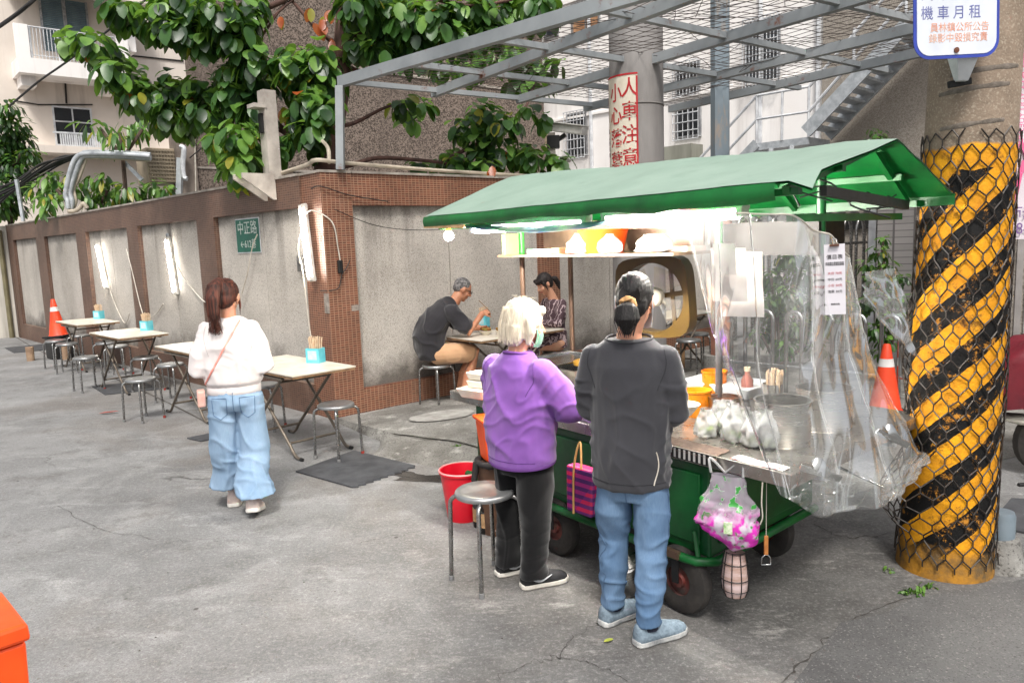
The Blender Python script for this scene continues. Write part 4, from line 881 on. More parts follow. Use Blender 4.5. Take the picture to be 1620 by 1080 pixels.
# ---------------------------------------------------------------- the food cart
KO, KU, KV = V((1.08, 2.88, 0)), V((-.6, .8, 0)), V((.743, .669, 0))
def K(u, v, z=0.0): return KO + KU*u + KV*v + V((0,0,z))
def kbox(mb, u0, u1, v0, v1, z0, z1, m=0):
    q = [K(u1,v0,z0), K(u0,v0,z0), K(u0,v1,z0), K(u1,v1,z0)]; return mb.hexa(q+[p+V((0,0,z1-z0)) for p in q], m)
MT['cgreen'] = mat('cart_green', (10,86,36), .4, (8,62,28), 5, bump=.001, bsc=40); MT['cgreen_dark'] = mat('cart_green_shadow_panel', (16,70,40), .5, (12,52,32), 6)
MT['rgreen'] = mat('roof_green', (12,108,44), .4, (8,70,30), 4, bump=.002, bsc=14); 
_t = NT('bleached_roof'); _c = _t.mix(_t.ramp(_t.noise(1.3, 6, .65), .35, .68), lin((150,172,157)), lin((128,152,137))); _c = _t.mix(_t.math('MULTIPLY', _t.ramp(_t.noise(3.5, 7, .72), .54, .70), .45), _c, lin((112,140,122))); _c = _t.mix(_t.ramp(_t.noise((2.5,2.5,2.5), 5, .7), .66, .70), _c, lin((150,110,88)))
_t.set(col=_c, rough=.5); _t.bump(_t.noise(5, 4), .01); MT['rtop'] = _t.mat
MT['postgrey'] = mat('grey_cart_post', (104,104,106), .5, (78,76,76), 8, metal=.3); MT['counter'] = mat('counter_steel', (176,172,166), .3, (138,130,122), 5, metal=.85, rvar=.15); MT['brownsteel'] = mat('stained_steel', (122,98,82), .4, (88,70,60), 5, metal=.6)
cart = thing('food_cart', 'green street food cart with pale green gabled roof, steel counter and four rubber wheels', 'food cart', K(1.2, .6))
m_ = MB(); kbox(m_, .42, 2.25, .03, 1.0, .31, .735); body = m_.build('body', MT['cgreen'], cart, bev=.012)
m_ = MB()
for a, b in ((.47,1.02),(1.08,1.62),(1.68,2.2)): kbox(m_, a, b, .018, .03, .36, .69)
kbox(m_, .405, .42, .10, .93, .36, .69); m_.build('side_panel', MT['cgreen'], body, bev=.006)
rail = MB().tube([K(2.3,-.02,.29), K(.62,-.02,.29)]+arc(K(.55,.05,.29), KV, KU, .08, R(200), R(250), 4)[:0]+[K(.47,.0,.29), K(.41,.06,.29), K(.41,1.0,.29)], .022, 8); rail.tube([K(2.3,.98,.29), K(.41,.98,.29)], .02, 8)
for u in (.7, 1.2, 1.7, 2.28): rail.tube([K(u,-.02,.29), K(u,.98,.29)], .016, 6)
rail.tube([K(.47,.01,.29), K(.5,.02,.42)], .012, 6); rail.build('chassis', MT['rgreen'], cart, smooth=60)
m_ = MB(); kbox(m_, .55, .82, -.045, -.02, .285, .32); m_.build('plate', MT['brownsteel'], cart)
tyre, rim = mat('tyre_rubber', (36,33,32), .85, (54,50,46), 14, bump=.003), mat('wheel_rim', (70,60,56), .6, (110,50,44), 16, metal=.3)
for u, v in ((.58,.03), (.62,.86), (1.47,.03), (1.5,.86)):
    c = K(u, v, .162); rot = M((KU, V((0,0,1)), KU.cross(V((0,0,1))).normalized())).transposed()
    wz = MB().lathe([(.07,-.032),(.10,-.036),(.13,-.036),(.152,-.028),(.160,-.012),(.160,.012),(.152,.028),(.13,.036),(.10,.036),(.07,.032)], 36, c, rot, caps=False).build('wheel', tyre, cart, smooth=40)
    MB().lathe([(0,-.03),(.03,-.034),(.034,-.02),(.072,-.016),(.094,-.034),(.100,-.034),(.100,.034),(.094,.034),(.072,.016),(.034,.02),(.03,.034),(0,.03)], 28, c, rot).build('rim', rim, wz, smooth=40)
    m_ = MB()
    for s in (-1, 1): m_.bar(c+KV*(.055*s), c+KV*(.055*s)+V((0,0,.115)), .035, .008, up=KV)
    m_.bar(c+V((0,0,.118))-KV*.06, c+V((0,0,.118))+KV*.06, .06, .014); m_.build('fork', MT['black'], wz)
m_ = MB(); kbox(m_, 0, 2.5, 0, 1.36, .742, .80); ct = m_.build('counter', MT['counter'], cart, bev=.004)
m_ = MB()
for i in range(7): kbox(m_, .42+.028*i, .432+.028*i, -.0035, -.0005, .752, .795)
m_.build('striped_tape', mat('tape_white', (210,208,204), .6), ct); m_ = MB(); kbox(m_, .40, .66, -.003, -.0002, .748, .798); m_.build('tape_ground', MT['black'], ct)
m_ = MB(); kbox(m_, .02, .40, .01, .09, .743, .744); kbox(m_, -.0, .42, .3, .33, .70, .741); kbox(m_, 0, .42, 1.0, 1.03, .70, .741); m_.build('counter_bracket', MT['galv'], ct)
for u, v, top in ((2.42,.62,2.12), (.80,.66,2.08), (.27,.74,2.06), (2.42,1.1,1.9)):
    m_ = MB().tube([K(u,v,.80), K(u,v,1.66)], .019, 10); p_ = m_.build('post', MT['postgrey'] if u < 1 else MT['brownsteel'], cart, smooth=60)
    MB().tube([K(u,v,1.64), K(u,v,top)], .022, 10).build('upper_sleeve', mat('bright_green_paint', (70,176,70), .45, (56,150,60), 9) if u == 2.42 and v < 1 else MT['rgreen'], p_, smooth=60)
# roof
def eN(u): return 1.932-.003*u
def eR(u): return 2.125+.030*u
def wob(u, v): return .010*n3((u*2.2, v*2, 3), (1,1,1)) + .004*n3((u*9, v*3, 7), (1,1,1))
def roof(o):
    def f(s, t):
        u0_ = lerp(-.05,-.08,t*2) if t < .5 else lerp(-.08,-.17,t*2-1); u = lerp(u0_, 2.64, s)
        if t < .5: q = t/.5; v = lerp(-.04, .73, q); z = lerp(eN(u), eR(u), q)
        else: q = (t-.5)/.5; v = lerp(.73, 1.16, q); z = lerp(eR(u), eN(u)-.042, q)
        e = (1-abs(2*t-1)); uu = u + (.02*n3((t*6,1,0),(1,1,1)) if s in (0,1) else 0)
        if s == 0 and t < .1: z -= .035*(1-t/.1); uu -= .04*(1-t/.1)
        return K(uu, v, z+wob(u, v)*(.5+e)+o)
    return f
rf = MB().grid(48, 21, roof(.004)).build('roof_sheet', MT['rtop'], cart, smooth=30)
MB().grid(48, 21, roof(-.006)).build('roof_lining', MT['rgreen'], cart, smooth=30)
def fascia(s, t):
    u = lerp(.06, 2.65, s); b = .062+.014*n3((u*3,0,0),(1,1,1)); 
    if s < .35: b += .03*math.sin(s/.35*math.pi)*.6
    return K(u, -.042-.010*math.sin(t*math.pi), eN(u)-b*(1-t)+wob(u,0)*.5)
MB().grid(60, 5, fascia).build('fascia', MT['rgreen'], cart, smooth=180)
MB().grid(40, 3, lambda s, t: K(lerp(-.175,2.65,s), 1.165, eN(lerp(-.06,2.65,s))-.04-.05*(1-t))).build('fascia', MT['rgreen'], cart, smooth=180)
m_ = MB(); m_.bar(K(2.66,-.03,1.865), K(2.2,-.03,1.85), .02, .02); m_.build('wood_batten', mat('pale_wood', (206,172,128), .7, (176,140,98), 14), cart)
m_ = MB()
for u in (.03, .62, 1.3, 2.0, 2.58):
    m_.bar(K(u,-.02,eN(u)-.03), K(u,.73,eR(u)-.03), .03, .03); m_.bar(K(u,.73,eR(u)-.03), K(u,1.14,eN(u)-.07), .025, .025)
for v, f in ((.0,lambda u: eN(u)-.035), (.36,lambda u: (eN(u)+eR(u))/2-.035), (.73,lambda u: eR(u)-.035), (.95,lambda u: (eN(u)+eR(u))/2-.055), (1.14,lambda u: eN(u)-.075)):
    m_.bar(K(-.02,v,f(0)), K(2.6,v,f(2.6)), .028, .028)
m_.bar(K(.05,.05,1.80), K(.05,1.10,1.80), .03, .03).bar(K(2.6,.05,1.86), K(2.6,1.10,1.86), .03, .03); m_.build('roof_frame', MT['rgreen'], cart)
for i in range(9):
    m_ = MB(); p = K(random.uniform(-.0,.25), random.uniform(.25,1.2), 1.9+random.uniform(-.03,.1)); m_.tube(spline([p, p+V((random.uniform(-.08,.08), random.uniform(-.05,.05), random.uniform(-.06,.03))), p+V((random.uniform(-.14,.14), 0, random.uniform(-.1,-.02)))], 4), .004, 5); m_.build('wire_tie', MT['black'], cart, smooth=60)
m_ = MB(); m_.bar(K(-.02,.18,1.9), K(.0,1.05,1.85), .03, .04); m_.build('black_brace', MT['black'], cart)
# hanging shelf along the middle
m_ = MB(); kbox(m_, .95, 2.5, .46, .84, 1.645, 1.66); sh = m_.build('shelf', mat('shelf_steel', (176,150,128), .4, (130,108,92), 7, metal=.5), cart)
m_ = MB(); kbox(m_, 1.0, 2.38, .80, .815, 1.661, 1.86); m_.build('shelf_back', MT['brownsteel'], sh)
m_ = MB(); kbox(m_, 2.39, 2.43, .45, .57, 1.66, 1.80); m_.build('green_batten', mat('pale_green_batten', (150,190,120), .5), sh)
m_ = MB(); kbox(m_, .26, .84, .70, .715, 1.635, 1.80); kbox(m_, .26, .84, .95, .965, 1.635, 1.80); kbox(m_, .26, .275, .715, .95, 1.635, 1.80); kbox(m_, .825, .84, .715, .95, 1.635, 1.80); kbox(m_, .275, .825, .715, .95, 1.635, 1.65); m_.build('hanging_box', mat('dark_brown_panel', (26,17,13), .6, (18,12,10), 4), cart)
# lamps under the roof
TL = emis('stall_tube', (255,249,240), 230)
for lab, u0, u1, v, z in (('lit fluorescent lamp under the left half of the cart roof', 2.32, 1.25, .12, 1.835), ('lit fluorescent lamp under the right half of the cart roof', 1.12, .28, .10, 1.84)):
    t = thing('fluorescent_lamp', lab, 'lamp', K((u0+u1)/2, v, z), 'fluorescent lamps under the cart roof')
    MB().bar(K(u0,v,z+.03), K(u1,v,z+.025), .05, .03).build('batten', MT['white_lamp'], t); MB().tube([K(u0-.04,v,z-.01), K(u1+.04,v,z-.015)], .018, 12).build('tube', TL, t, smooth=60)
    for u in (u0-.02, u1+.02): MB().box(K(u, v, z+.005), (.03,.05,.06), M.Rotation(R(-53),3,'Z')).build('end_cap', MT['white_lamp'], t)
t = thing('bulb_lamp', 'small lit bulb hanging at the left end of the cart roof', 'lamp', K(2.6,.12,1.80)); MB().lathe([(0,.03),(.018,.03),(.02,.07),(0,.07)], 12, K(2.6,.12,1.80)).build('socket', mat('orange_socket', (200,130,60), .5), t, smooth=40); MB().ball(K(2.6,.12,1.80), .032).build('bulb', emis('bulb', (255,236,200), 260), t, smooth=60)
# printed banner lining under the eave
bt_ = NT('printed_banner'); x, y, z = bt_.xyz(); c = bt_.mix(bt_.ramp(bt_.noise(4, 2, .5), .46, .54), lin((226,222,226)), lin((150,176,216))); c = bt_.mix(bt_.ramp(bt_.noise(3.1, 2, .5, dist=1), .6, .64), c, lin((214,92,130))); c = bt_.mix(bt_.ramp(bt_.noise(7, 2), .66, .7), c, lin((226,196,70))); bt_.set(col=c, rough=.6)
tag(MB().grid(40, 7, lambda s, t: K(lerp(2.35,.55,s), lerp(-.025,.10,t)+.01*n3((s*9,t,0),(1,1,1)), eN(lerp(2.35,.55,s))-.062-.075*math.sin(s*3.1)*(1-.55*t)+.006*n3((s*14,t*2,2),(1,1,1)))).build('banner', bt_.mat, smooth=180), 'printed pink and blue vinyl banner strung under the front edge of the cart roof', 'banner')
# ---------------------------------------------------------------- goods on the shelf and counter
def lathe_thing(name, label, cat, c, prof, mt, n=28, group=None): return tag(MB().lathe(prof, n, c).build(name, mt, smooth=35), label, cat, group)
def bag(name, label, c, r, h, mt, seed=0, cat='bag', neck=.25, group=None, k=.22):
    def f(u, v):
        a = 2*math.pi*u; q = (.9-.1*v)*(1-(v > .55)*(v-.55)/.45*(1-neck)) if v < 1 else neck; q *= min(1, .55+v*6)
        d = V((math.cos(a), math.sin(a), 0)); w_ = 1+k*NZ.noise(V((d.x*1.6+seed, d.y*1.6, v*2.5)))+k*.7*NZ.noise(V((d.x*4+seed, d.y*4, v*5)))
        return V(c)+V((d.x*r*q*w_, d.y*r*q*w_, h*(v+.04*NZ.noise(V((d.x*3, d.y*3, seed))))))
    return tag(MB().grid(30, 18, f, wrap=True).build(name, mt, smooth=180), label, cat, group)
def filmmat(name, tint, haze, rough=.12, coat=.9):
    t = NT(name); g = t.n('ShaderNodeBsdfGlossy', {'Color': (1,1,1,1), 'Roughness': rough}); tr = t.n('ShaderNodeBsdfTransparent', {'Color': (*tint, 1)})
    df = t.n('ShaderNodeMixShader', {0: .5, 1: t.n('ShaderNodeBsdfDiffuse', {'Color': (.9,.9,.9,1)}).outputs[0], 2: t.n('ShaderNodeBsdfTranslucent', {'Color': (.9,.9,.9,1)}).outputs[0]}).outputs[0]
    hz = t.ramp(t.noise(5, 5, .65), .3, .75, (haze*.4,)*3+(1,), (min(1, haze*1.7),)*3+(1,))
    m1 = t.n('ShaderNodeMixShader', {0: hz, 1: tr.outputs[0], 2: df}).outputs[0]
    fr = t.n('ShaderNodeFresnel', {'IOR': 1.45}).outputs[0]; m2 = t.n('ShaderNodeMixShader', {0: t.math('MULTIPLY', fr, coat, True), 1: m1, 2: g.outputs[0]}).outputs[0]
    t.t.links.new(m2, t.out.inputs[0]); return t.mat
FILM = filmmat('clear_vinyl', (.955,.965,.955), .085, .08, .42); FOLD = filmmat('vinyl_fold', (.94,.95,.94), .26, .10, .8); BAGF = filmmat('thin_plastic_bag', (.97,.97,.97), .62, .2); WBAG = mat('white_plastic_bag', (232,230,228), .4, (212,210,208), 9, bump=.004, bsc=30)
tub = thing('orange_tub', 'orange plastic tub heaped with clear bags on the cart shelf', 'tub', K(1.62,.62,1.66)); MB().lathe([(0,0),(.12,0),(.15,.13),(.155,.135),(.15,.14),(.14,.13),(.11,.01),(0,.01)], 32, K(1.62,.62,1.661)).build('tub', MT['orange'], tub, smooth=40)
bag('clear_bag', 'clear plastic bag bulging in front of the orange tub on the shelf', K(1.72,.50,1.661), .085, .12, BAGF, 2); bag('clear_bag', 'clear plastic bag of white cartons right of the orange tub on the shelf', K(1.45,.5,1.661), .08, .11, BAGF, 5)
bag('white_bag', 'white plastic bag slumped on the right part of the cart shelf', K(1.18,.58,1.661), .12, .10, WBAG, 8, neck=.5)
m_ = MB(); kbox(m_, 1.98, 2.2, .48, .56, 1.661, 1.695); tag(m_.build('foil_box', mat('green_foil_box', (60,160,110), .35, (200,220,210), 34), None, bev=.004), 'long green and white patterned box lying on the cart shelf', 'box')
m_ = MB(); kbox(m_, 1.9, 1.98, .5, .66, 1.661, 1.70); tag(m_.build('wooden_box', MT['edge'], None, bev=.004), 'small wooden box behind the green foil box on the shelf', 'box')
m_ = MB(); kbox(m_, .98, 1.3, .62, .8, 1.661, 1.69); tag(m_.build('paper_stack', mat('pinkish_paper', (206,176,164), .7, (180,150,140), 8), None, bev=.003), 'flat stack of pinkish cardboard under the white bag on the shelf', 'paper')
# fan with square gold frame
fc = D(1043, 468, 4.75); fn = V((-.85,-1,.05)).normalized(); fx = fn.cross(V((0,0,1))).normalized()*-1; fr = frame(fc, M.Rotation(R(-4),3,'Y') @ fx, M.Rotation(R(-4),3,'Y') @ V((0,0,1)))
fan = thing('fan', 'old box fan with a gold square frame and grey hub hanging behind the cart', 'fan', fc)
gold = mat('gold_brown_plastic', (88,68,28), .35, (68,52,24), 4); m_ = MB(); N = 48
def sq(t, a): 
    c, s = math.cos(t), math.sin(t); k = a/((abs(c)**5+abs(s)**5)**.2); return c*k, s*k
ri = [[fr @ V((x*rr_, y*rr_, z)) for x, y, rr_ in ((*(sq(2*math.pi*i/N, 1.0) if ou else (math.cos(2*math.pi*i/N), math.sin(2*math.pi*i/N))), .25 if ou else .215) for i in range(N))] for ou, z in ((1,0),(1,.10),(0,.10),(0,0))]
m_.loft(ri+[ri[0]], caps=False); m_.build('frame', gold, fan, smooth=40)
m_ = MB(); F3 = fr.to_3x3(); m_.lathe([(0,.03),(.05,.03),(.06,.04),(.06,.085),(.05,.095),(0,.095)], 24, fc, F3); m_.build('hub', mat('fan_grey', (176,170,156), .5, (150,144,132), 5), fan, smooth=40)
m_ = MB()
for k in range(4):
    def bl(u, v, k=k): a = R(90*k+20)+u*1.1; r_ = lerp(.05,.19,v); return fr @ V((r_*math.cos(a), r_*math.sin(a), .06+.03*(u-.5)))
    m_.grid(9, 5, bl)
m_.build('blades', filmmat('smoked_blade', (.98,.93,.80), .16, .2), fan, smooth=180)
m_ = MB(); m_.bar(fr @ V((-.225,-.02,.015)), fr @ V((.225,.02,.015)), .03, .012, up=F3 @ V((0,0,1))).bar(fr @ V((.1,-.20,.012)), fr @ V((.1,.2,.012)), .025, .012, up=F3 @ V((0,0,1))); m_.build('strut', gold, fan)
MB().tube([fr @ V((0,.245,.05)), fr @ V((0,.245,.05))+V((0,0,.12))], .006, 6).build('hanger', MT['black'], fan)
# pots, tubs, trays
steel = MT['stainless']
_b = NT('brushed_pot'); _b.set(col=lin((190,188,184)), metal=1.0, rough=_b.math('ADD', _b.math('MULTIPLY', _b.noise((3,3,60), 3), .25), .16)); pot_m = _b.mat
def pot(label, c, r_, h, cont=None, name='pot'):
    t = thing(name, label, 'pot', c); MB().lathe([(0,0),(r_*.96,0),(r_,.01),(r_,h-.006),(r_*1.05,h-.002),(r_*1.05,h+.002),(r_*.97,h+.001),(r_*.96,.012),(0,.012)], 40, c).build('shell', pot_m, t, smooth=35)
    if cont: MB().lathe([(0,h*.8),(r_*.955,h*.8-.001),(r_*.955,h*.78)], 30, c).build('contents', cont, t, smooth=60)
    return t
sauce = mat('brown_sauce', (84,44,22), .25, (120,70,36), 16); broth = mat('pale_broth', (150,140,126), .2, (176,166,150), 7)
c = G(1238, 700, .80); pot('large steel stock pot near the corner of the counter', V((c.x, c.y, .80)), .122, .20)
c = G(1304, 676, .80); pot('second large steel stock pot, taller and closer to the striped pole', V((c.x, c.y, .80)), .128, .20)
c = G(1146, 660, .80); pot('small steel pot of brown sauce on the counter', V((c.x, c.y, .80)), .082, .11, sauce); c = G(1150, 612, .80); pot('steel pot half hidden behind the cart post', V((c.x, c.y, .80)), .085, .09, sauce)
c = G(1103, 657, .80); pr_ = [(0,0),(.066,0),(.072,.02),(.073,.125),(.077,.13),(.077,.14),(.07,.14),(.066,.10),(0,.10)]
lathe_thing('orange_jar', 'round orange sauce jar next to the small sauce pot', 'jar', V((c.x, c.y, .80)), pr_, mat('amber_orange', (238,150,30), .3, (220,120,20), 10)); c = G(1130, 622, .80); lathe_thing('orange_jar', 'second orange jar behind, half hidden by the sauce pot', 'jar', V((c.x, c.y, .80)), pr_, mat('amber_orange_dark', (232,136,26), .3, (206,106,20), 10))
m_ = MB(); o_ = K(.98, 1.12, .80)
m_.hexa([K(1.3,1.02,.80), K(.85,1.02,.80), K(.85,1.3,.80), K(1.3,1.3,.80), K(1.33,.99,.87), K(.82,.99,.87), K(.82,1.33,.87), K(1.33,1.33,.87)]); tag(m_.build('white_basin', mat('white_enamel', (228,230,232), .3, (204,208,212), 5), None, bev=.01), 'shallow white basin at the back of the counter', 'basin')
stv = thing('steam_tray', 'rectangular steel steam tray with lids at the left end of the counter', 'steam tray', K(2.0,.7,.8))
m_ = MB()
for a in ((1.7,2.35,.42,.44), (1.7,2.35,.98,1.0), (1.7,1.72,.44,.98), (2.33,2.35,.44,.98)): kbox(m_, *a, .80, .955)
kbox(m_, 1.72, 2.33, .44, .98, .80, .81); m_.build('tray', steel, stv)
m_ = MB(); kbox(m_, 2.03, 2.33, .45, .97, .93, .942); m_.build('lid', steel, stv, bev=.003); MB().lathe([(0,.0),(.15,0),(.15,.02),(.10,.035),(0,.04)], 28, K(1.9,.82,.93)).build('round_lid', mat('brass_lid', (196,150,60), .3, (170,126,46), 8, metal=.6), stv, smooth=40)
m_ = MB(); kbox(m_, 1.74, 2.0, .45, .62, .86, .865); m_.build('filling', broth, stv)
for i, (u, v) in enumerate(((1.55,.36), (1.42,.30))):
    c = K(u, v, .93); lt = thing('noodle_strainer', ('round wire noodle strainer leaning on the steam tray', 'second wire strainer in front of the steam tray')[i], 'strainer', c)
    MB().tube(arc(c, V((.8,.2,.1)), V((0,-.3,.95)), .055, 0, 2*math.pi, 24)[:-1], .005, 6, closed=True).build('ring', steel, lt, smooth=60); MB().tube([c+V((-.04,0,-.03)), c+V((-.12,.02,-.13))], .008, 6).build('handle', MT['edge'], lt, smooth=60)
    m_ = MB().grid(12, 6, lambda a, b: c + (V((.8,.2,.1))*math.cos(2*math.pi*a)+V((0,-.3,.95))*math.sin(2*math.pi*a))*.053*math.cos(b*1.4)+V((.1,.9,.3))*.05*math.sin(b*1.4), wrap=True); m_.build('mesh', BAGF, lt, smooth=180)
tr_ = thing('small_tray', 'shallow steel tray on the counter between the two vendors', 'tray', K(1.25,.12,.8)); m_ = MB()
for a in ((1.08,1.42,.02,.03), (1.08,1.42,.27,.28), (1.08,1.09,.03,.27), (1.41,1.42,.03,.27)): kbox(m_, *a, .801, .85)
kbox(m_, 1.09, 1.41, .03, .27, .801, .806); m_.build('tray', steel, tr_)
for i in range(2): m_ = MB(); kbox(m_, 1.5+.15*i, 1.62+.15*i, .03, .22, .801, .88); tag(m_.build('sauce_box', mat('red_brown_box', (122,66,44), .5, (92,46,32), 12), None, bev=.005), ('red brown sauce container beside the steel tray', 'red brown sauce container nearer the elderly vendor')[i], 'container')
c = G(1222, 640, .80); ch = thing('chopstick_cup', 'steel cup packed with paper wrapped chopsticks behind the stock pots', 'chopstick cup', V((c.x,c.y,.80))); MB().lathe([(0,0),(.05,0),(.055,.12),(.052,.12),(.048,.01),(0,.01)], 20, V((c.x,c.y,.80))).build('cup', steel, ch, smooth=40)
m_ = MB()
for i in range(30): a = random.random()*6.3; q = random.random()**.5*.042; p = V((c.x+q*math.cos(a), c.y+q*math.sin(a), .82)); m_.bar(p, p+V((q*.4*math.cos(a), q*.4*math.sin(a), .17+random.uniform(-.01,.015))), .009, .006, up=(1,0,0))
m_.build('chopsticks', MT['chop'], ch)
c = G(1182, 630, .80); bo = thing('sauce_bottle', 'clear sauce bottle with a pale cap beside the cart post', 'bottle', V((c.x,c.y,.80))); MB().lathe([(0,0),(.032,0),(.034,.01),(.034,.11),(.016,.14),(.014,.16),(0,.16)], 20, V((c.x,c.y,.80))).build('bottle', mat('red_sauce_bottle', (150,80,66), .2, (176,120,104), 9), bo, smooth=40); MB().lathe([(.0,.16),(.019,.16),(.019,.185),(0,.185)], 16, V((c.x,c.y,.80))).build('cap', mat('cream_cap', (222,206,176), .5), bo, smooth=40)
# bags of greens
veg = mat('pickled_greens', (96,124,48), .5, (150,164,80), 30); GB = 'clear bags of pickled greens on the counter edge'
for i, (px, py) in enumerate(((1118,690), (1140,684), (1160,698), (1178,690), (1192,706), (1214,708), (1150,676))):
    c = G(px, py, .80); bag('greens_bag', 'clear plastic bag of pickled greens knotted and set on the counter edge', V((c.x,c.y,.801)),   .060, .135+.02*(i%3), BAGF, i*3.1, neck=.45, group=GB, k=.4)
    v_ = MB()
    for k in range(16): a = random.random()*6.3; q = random.random()**.5*.034; v_.ball(V((c.x+q*math.cos(a), c.y+q*math.sin(a), .815+random.random()*.025)), random.uniform(.009,.014), 7, 5)
    tag(v_.build('pickled_greens', veg, smooth=60), 'small heap of chopped pickled greens inside a clear bag', 'greens', 'heaps of greens in the clear bags')
m_ = MB().grid(24, 10, lambda s, t: K(lerp(.36,.78,s), lerp(-.004,.11,t), .803+.006*abs(n3((s*8,t*5,0),(1,1,1)))-(.02 if t == 0 else 0))); tag(m_.build('scrub_cloth', mat('brown_cloth', (116,98,86), .95, (86,72,64), 40, bump=.004), smooth=180), 'brown scrubby cloth lying along the counter edge', 'cloth')
c = G(1216, 722, .802); m_ = MB().grid(8, 4, lambda s, t: K(lerp(.05,.30,s), lerp(.01,.08,t), .803+.002*math.sin(s*9))); tag(m_.build('leaflet', mat('white_red_leaflet', (226,220,218), .6, (206,90,86), 18, lo=.5, hi=.6), smooth=180), 'white and red printed leaflet on the counter corner', 'paper')
fb = thing('foam_tray', 'white foam takeout tray at the left end of the counter', 'tray', K(2.43,.14,.80)); c = G(757, 628, .80); m_ = MB(); Rz = M.Rotation(R(-40),3,'Z')
def slopebox(c, w0, d0, w1, d1, h): return [c+Rz @ V((sx*a/2, sy*b/2, z)) for z, a, b in ((0,w0,d0),(h,w1,d1)) for sx, sy in ((-1,-1),(1,-1),(1,1),(-1,1))]
c = V((c.x, c.y, .801)); foam = mat('white_foam', (230,224,210), .7, (212,204,188), 10); m_.hexa(slopebox(c, .17, .13, .22, .18, .06)); m_.build('tray', foam, fb, bev=.008)
for i in range(2): m_ = MB(); m_.hexa(slopebox(c+V((.02,.0,.062+.05*i)), .12,.10,.15,.12,.045)); tag(m_.build('foam_box', foam, None, bev=.006), ('white foam box standing directly on the foam tray', 'white foam box topmost at the left end of the counter')[i], 'box')
# ---------------------------------------------------------------- clear vinyl sheets round the right end
top = [K(.52,-.03,1.83), K(.36,-.05,1.83), K(.18,-.04,1.82), K(.02,.0,1.80), K(.0,.16,1.75), K(.0,.32,1.70), K(.01,.48,1.63)]
midl = [K(.36,-.04,1.35), K(.26,-.07,1.30), K(.12,-.08,1.28), K(-.03,-.04,1.26), K(-.05,.18,1.25), K(-.05,.38,1.25), K(-.05,.58,1.22)]
bot = [K(.06,-.10,.86), K(.0,-.14,.80), K(-.07,-.14,.75), K(-.17,-.09,.72), K(-.25,.14,.71), K(-.26,.42,.72), K(-.20,.72,.78)]
Ts, Ms, Bs = spline(top, 12), spline(midl, 12), spline(bot, 12); n_ = len(Ts)
def vinyl(s, t):
    x = s*(n_-1); i = min(int(x), n_-2); f = x-i; a, b, c = (q[i].lerp(q[i+1], f) for q in (Ts, Ms, Bs))
    p = a.lerp(b, t*2) if t < .5 else b.lerp(c, t*2-1); out = (p-K(.9,.65,p.z)); out.z = 0; out.normalize()
    w_ = .045*NZ.noise(V((s*7, t*1.2, 1)))*(.3+t) + .013*NZ.noise(V((s*15+t*4, t*1.3, 4)))*(.3+.9*t) + .012*(1-abs(NZ.noise(V((s*9+t*5, t*2.2, 12)))))**8*(.3+t) + .010*NZ.noise(V((s*6+t*7, t*6, 2)))*t
    return p + out*w_ + V((0,0,.02*NZ.noise(V((s*7, t*2, 3)))))
sheet = thing('vinyl_sheet', 'clear crumpled vinyl sheet curtain round the right end of the cart', 'plastic sheet', K(-.1,.3,.7))
MB().grid(150, 100, vinyl).build('sheet', FILM, sheet, smooth=180)
def pouch(s, t): a = vinyl(.30+.66*s, 1.0); c = a + V((.03,-.05,.16))*math.sin(math.pi*s)**.5*t; return c + KU*-.05*math.sin(t*3) + KU*(.03*NZ.noise(V((s*14,t*6,0)))) + V((0,0,.02*NZ.noise(V((s*9,t*8,5)))))
MB().grid(60, 24, pouch).build('turned_up_hem', FILM, sheet, smooth=180)
for q in (0, .16, .34, .58, .80, 1): MB().grid(5, 70, lambda a, b, q=q: vinyl(min(1, max(0, q+.05*NZ.noise(V((b*2.2, q*9, 0)))+.006*(a-.5))), b) + (KU*-.006-KV*.002)*math.sin(a*math.pi)).build('fold_highlight', FOLD, sheet, smooth=180)  # paler film strips on hem edges and folds, painting in highlight lines
MB().tube([vinyl(i/80, 0)+V((0,0,.004)) for i in range(81)], .004, 6).build('hem_cord', MT['whitecable'], sheet, smooth=60)
def flap(s, t): return D(lerp(1345, 1385, s*.6+.4*t*s)-8*t, lerp(372, 470-60*(1-s), t), lerp(3.3,3.1,s))+V((0,.05*NZ.noise(V((s*5,t*4,0))),.02*NZ.noise(V((s*3,t*5,7)))))
fo = K(0,.40,1.62)
MB().grid(16, 20, lambda s, t: fo + KV*(.1+.34*s*(1-.2*t)) + KU*(-.05-.12*t*s) + V((.03*NZ.noise(V((s*4,t*5,0))), .04*NZ.noise(V((s*5,t*4,2))), -.05-.38*t*(.35+.65*s)))).build('loose_flap', FILM, sheet, smooth=180)
# big spring clips and the rods they hold
def clip(lab, c, d, up):
    t = thing('bulldog_clip', lab, 'clip', c, 'steel clips on the vinyl sheet'); d = V(d).normalized(); up = V(up); n = d.cross(up).normalized()
    MB().bar(c-d*.085, c+d*.085, .012, .028, up=up).build('jaw', steel, t, bev=.003); m_ = MB(); fr = frame(c, d, n.cross(d) if True else up)
    MB().grid(9, 5, lambda a, b: c + d*lerp(-.035,.035,a) + up*(.012+.045*math.sin(b*math.pi*.5)*(1-.5*(2*a-1)**2)) + n*.014*math.cos(b*math.pi)).build('handle', steel, t, smooth=180); return t
clip('steel spring clip pinching the lower left hem of the vinyl sheet', D(1298,748,2.75), (.9,.1,-.32), (0,-.2,.98)); clip('steel spring clip pinching the vinyl near the striped pole', D(1412,693,3.02), (.85,.2,-.42), (0,-.2,.98))
ro = MB().tube([K(.0,.5,.70), D(1408,765,3.0)], .006, 8).tube([K(.0,1.0,.72), D(1446,722,3.1)], .006, 8); 
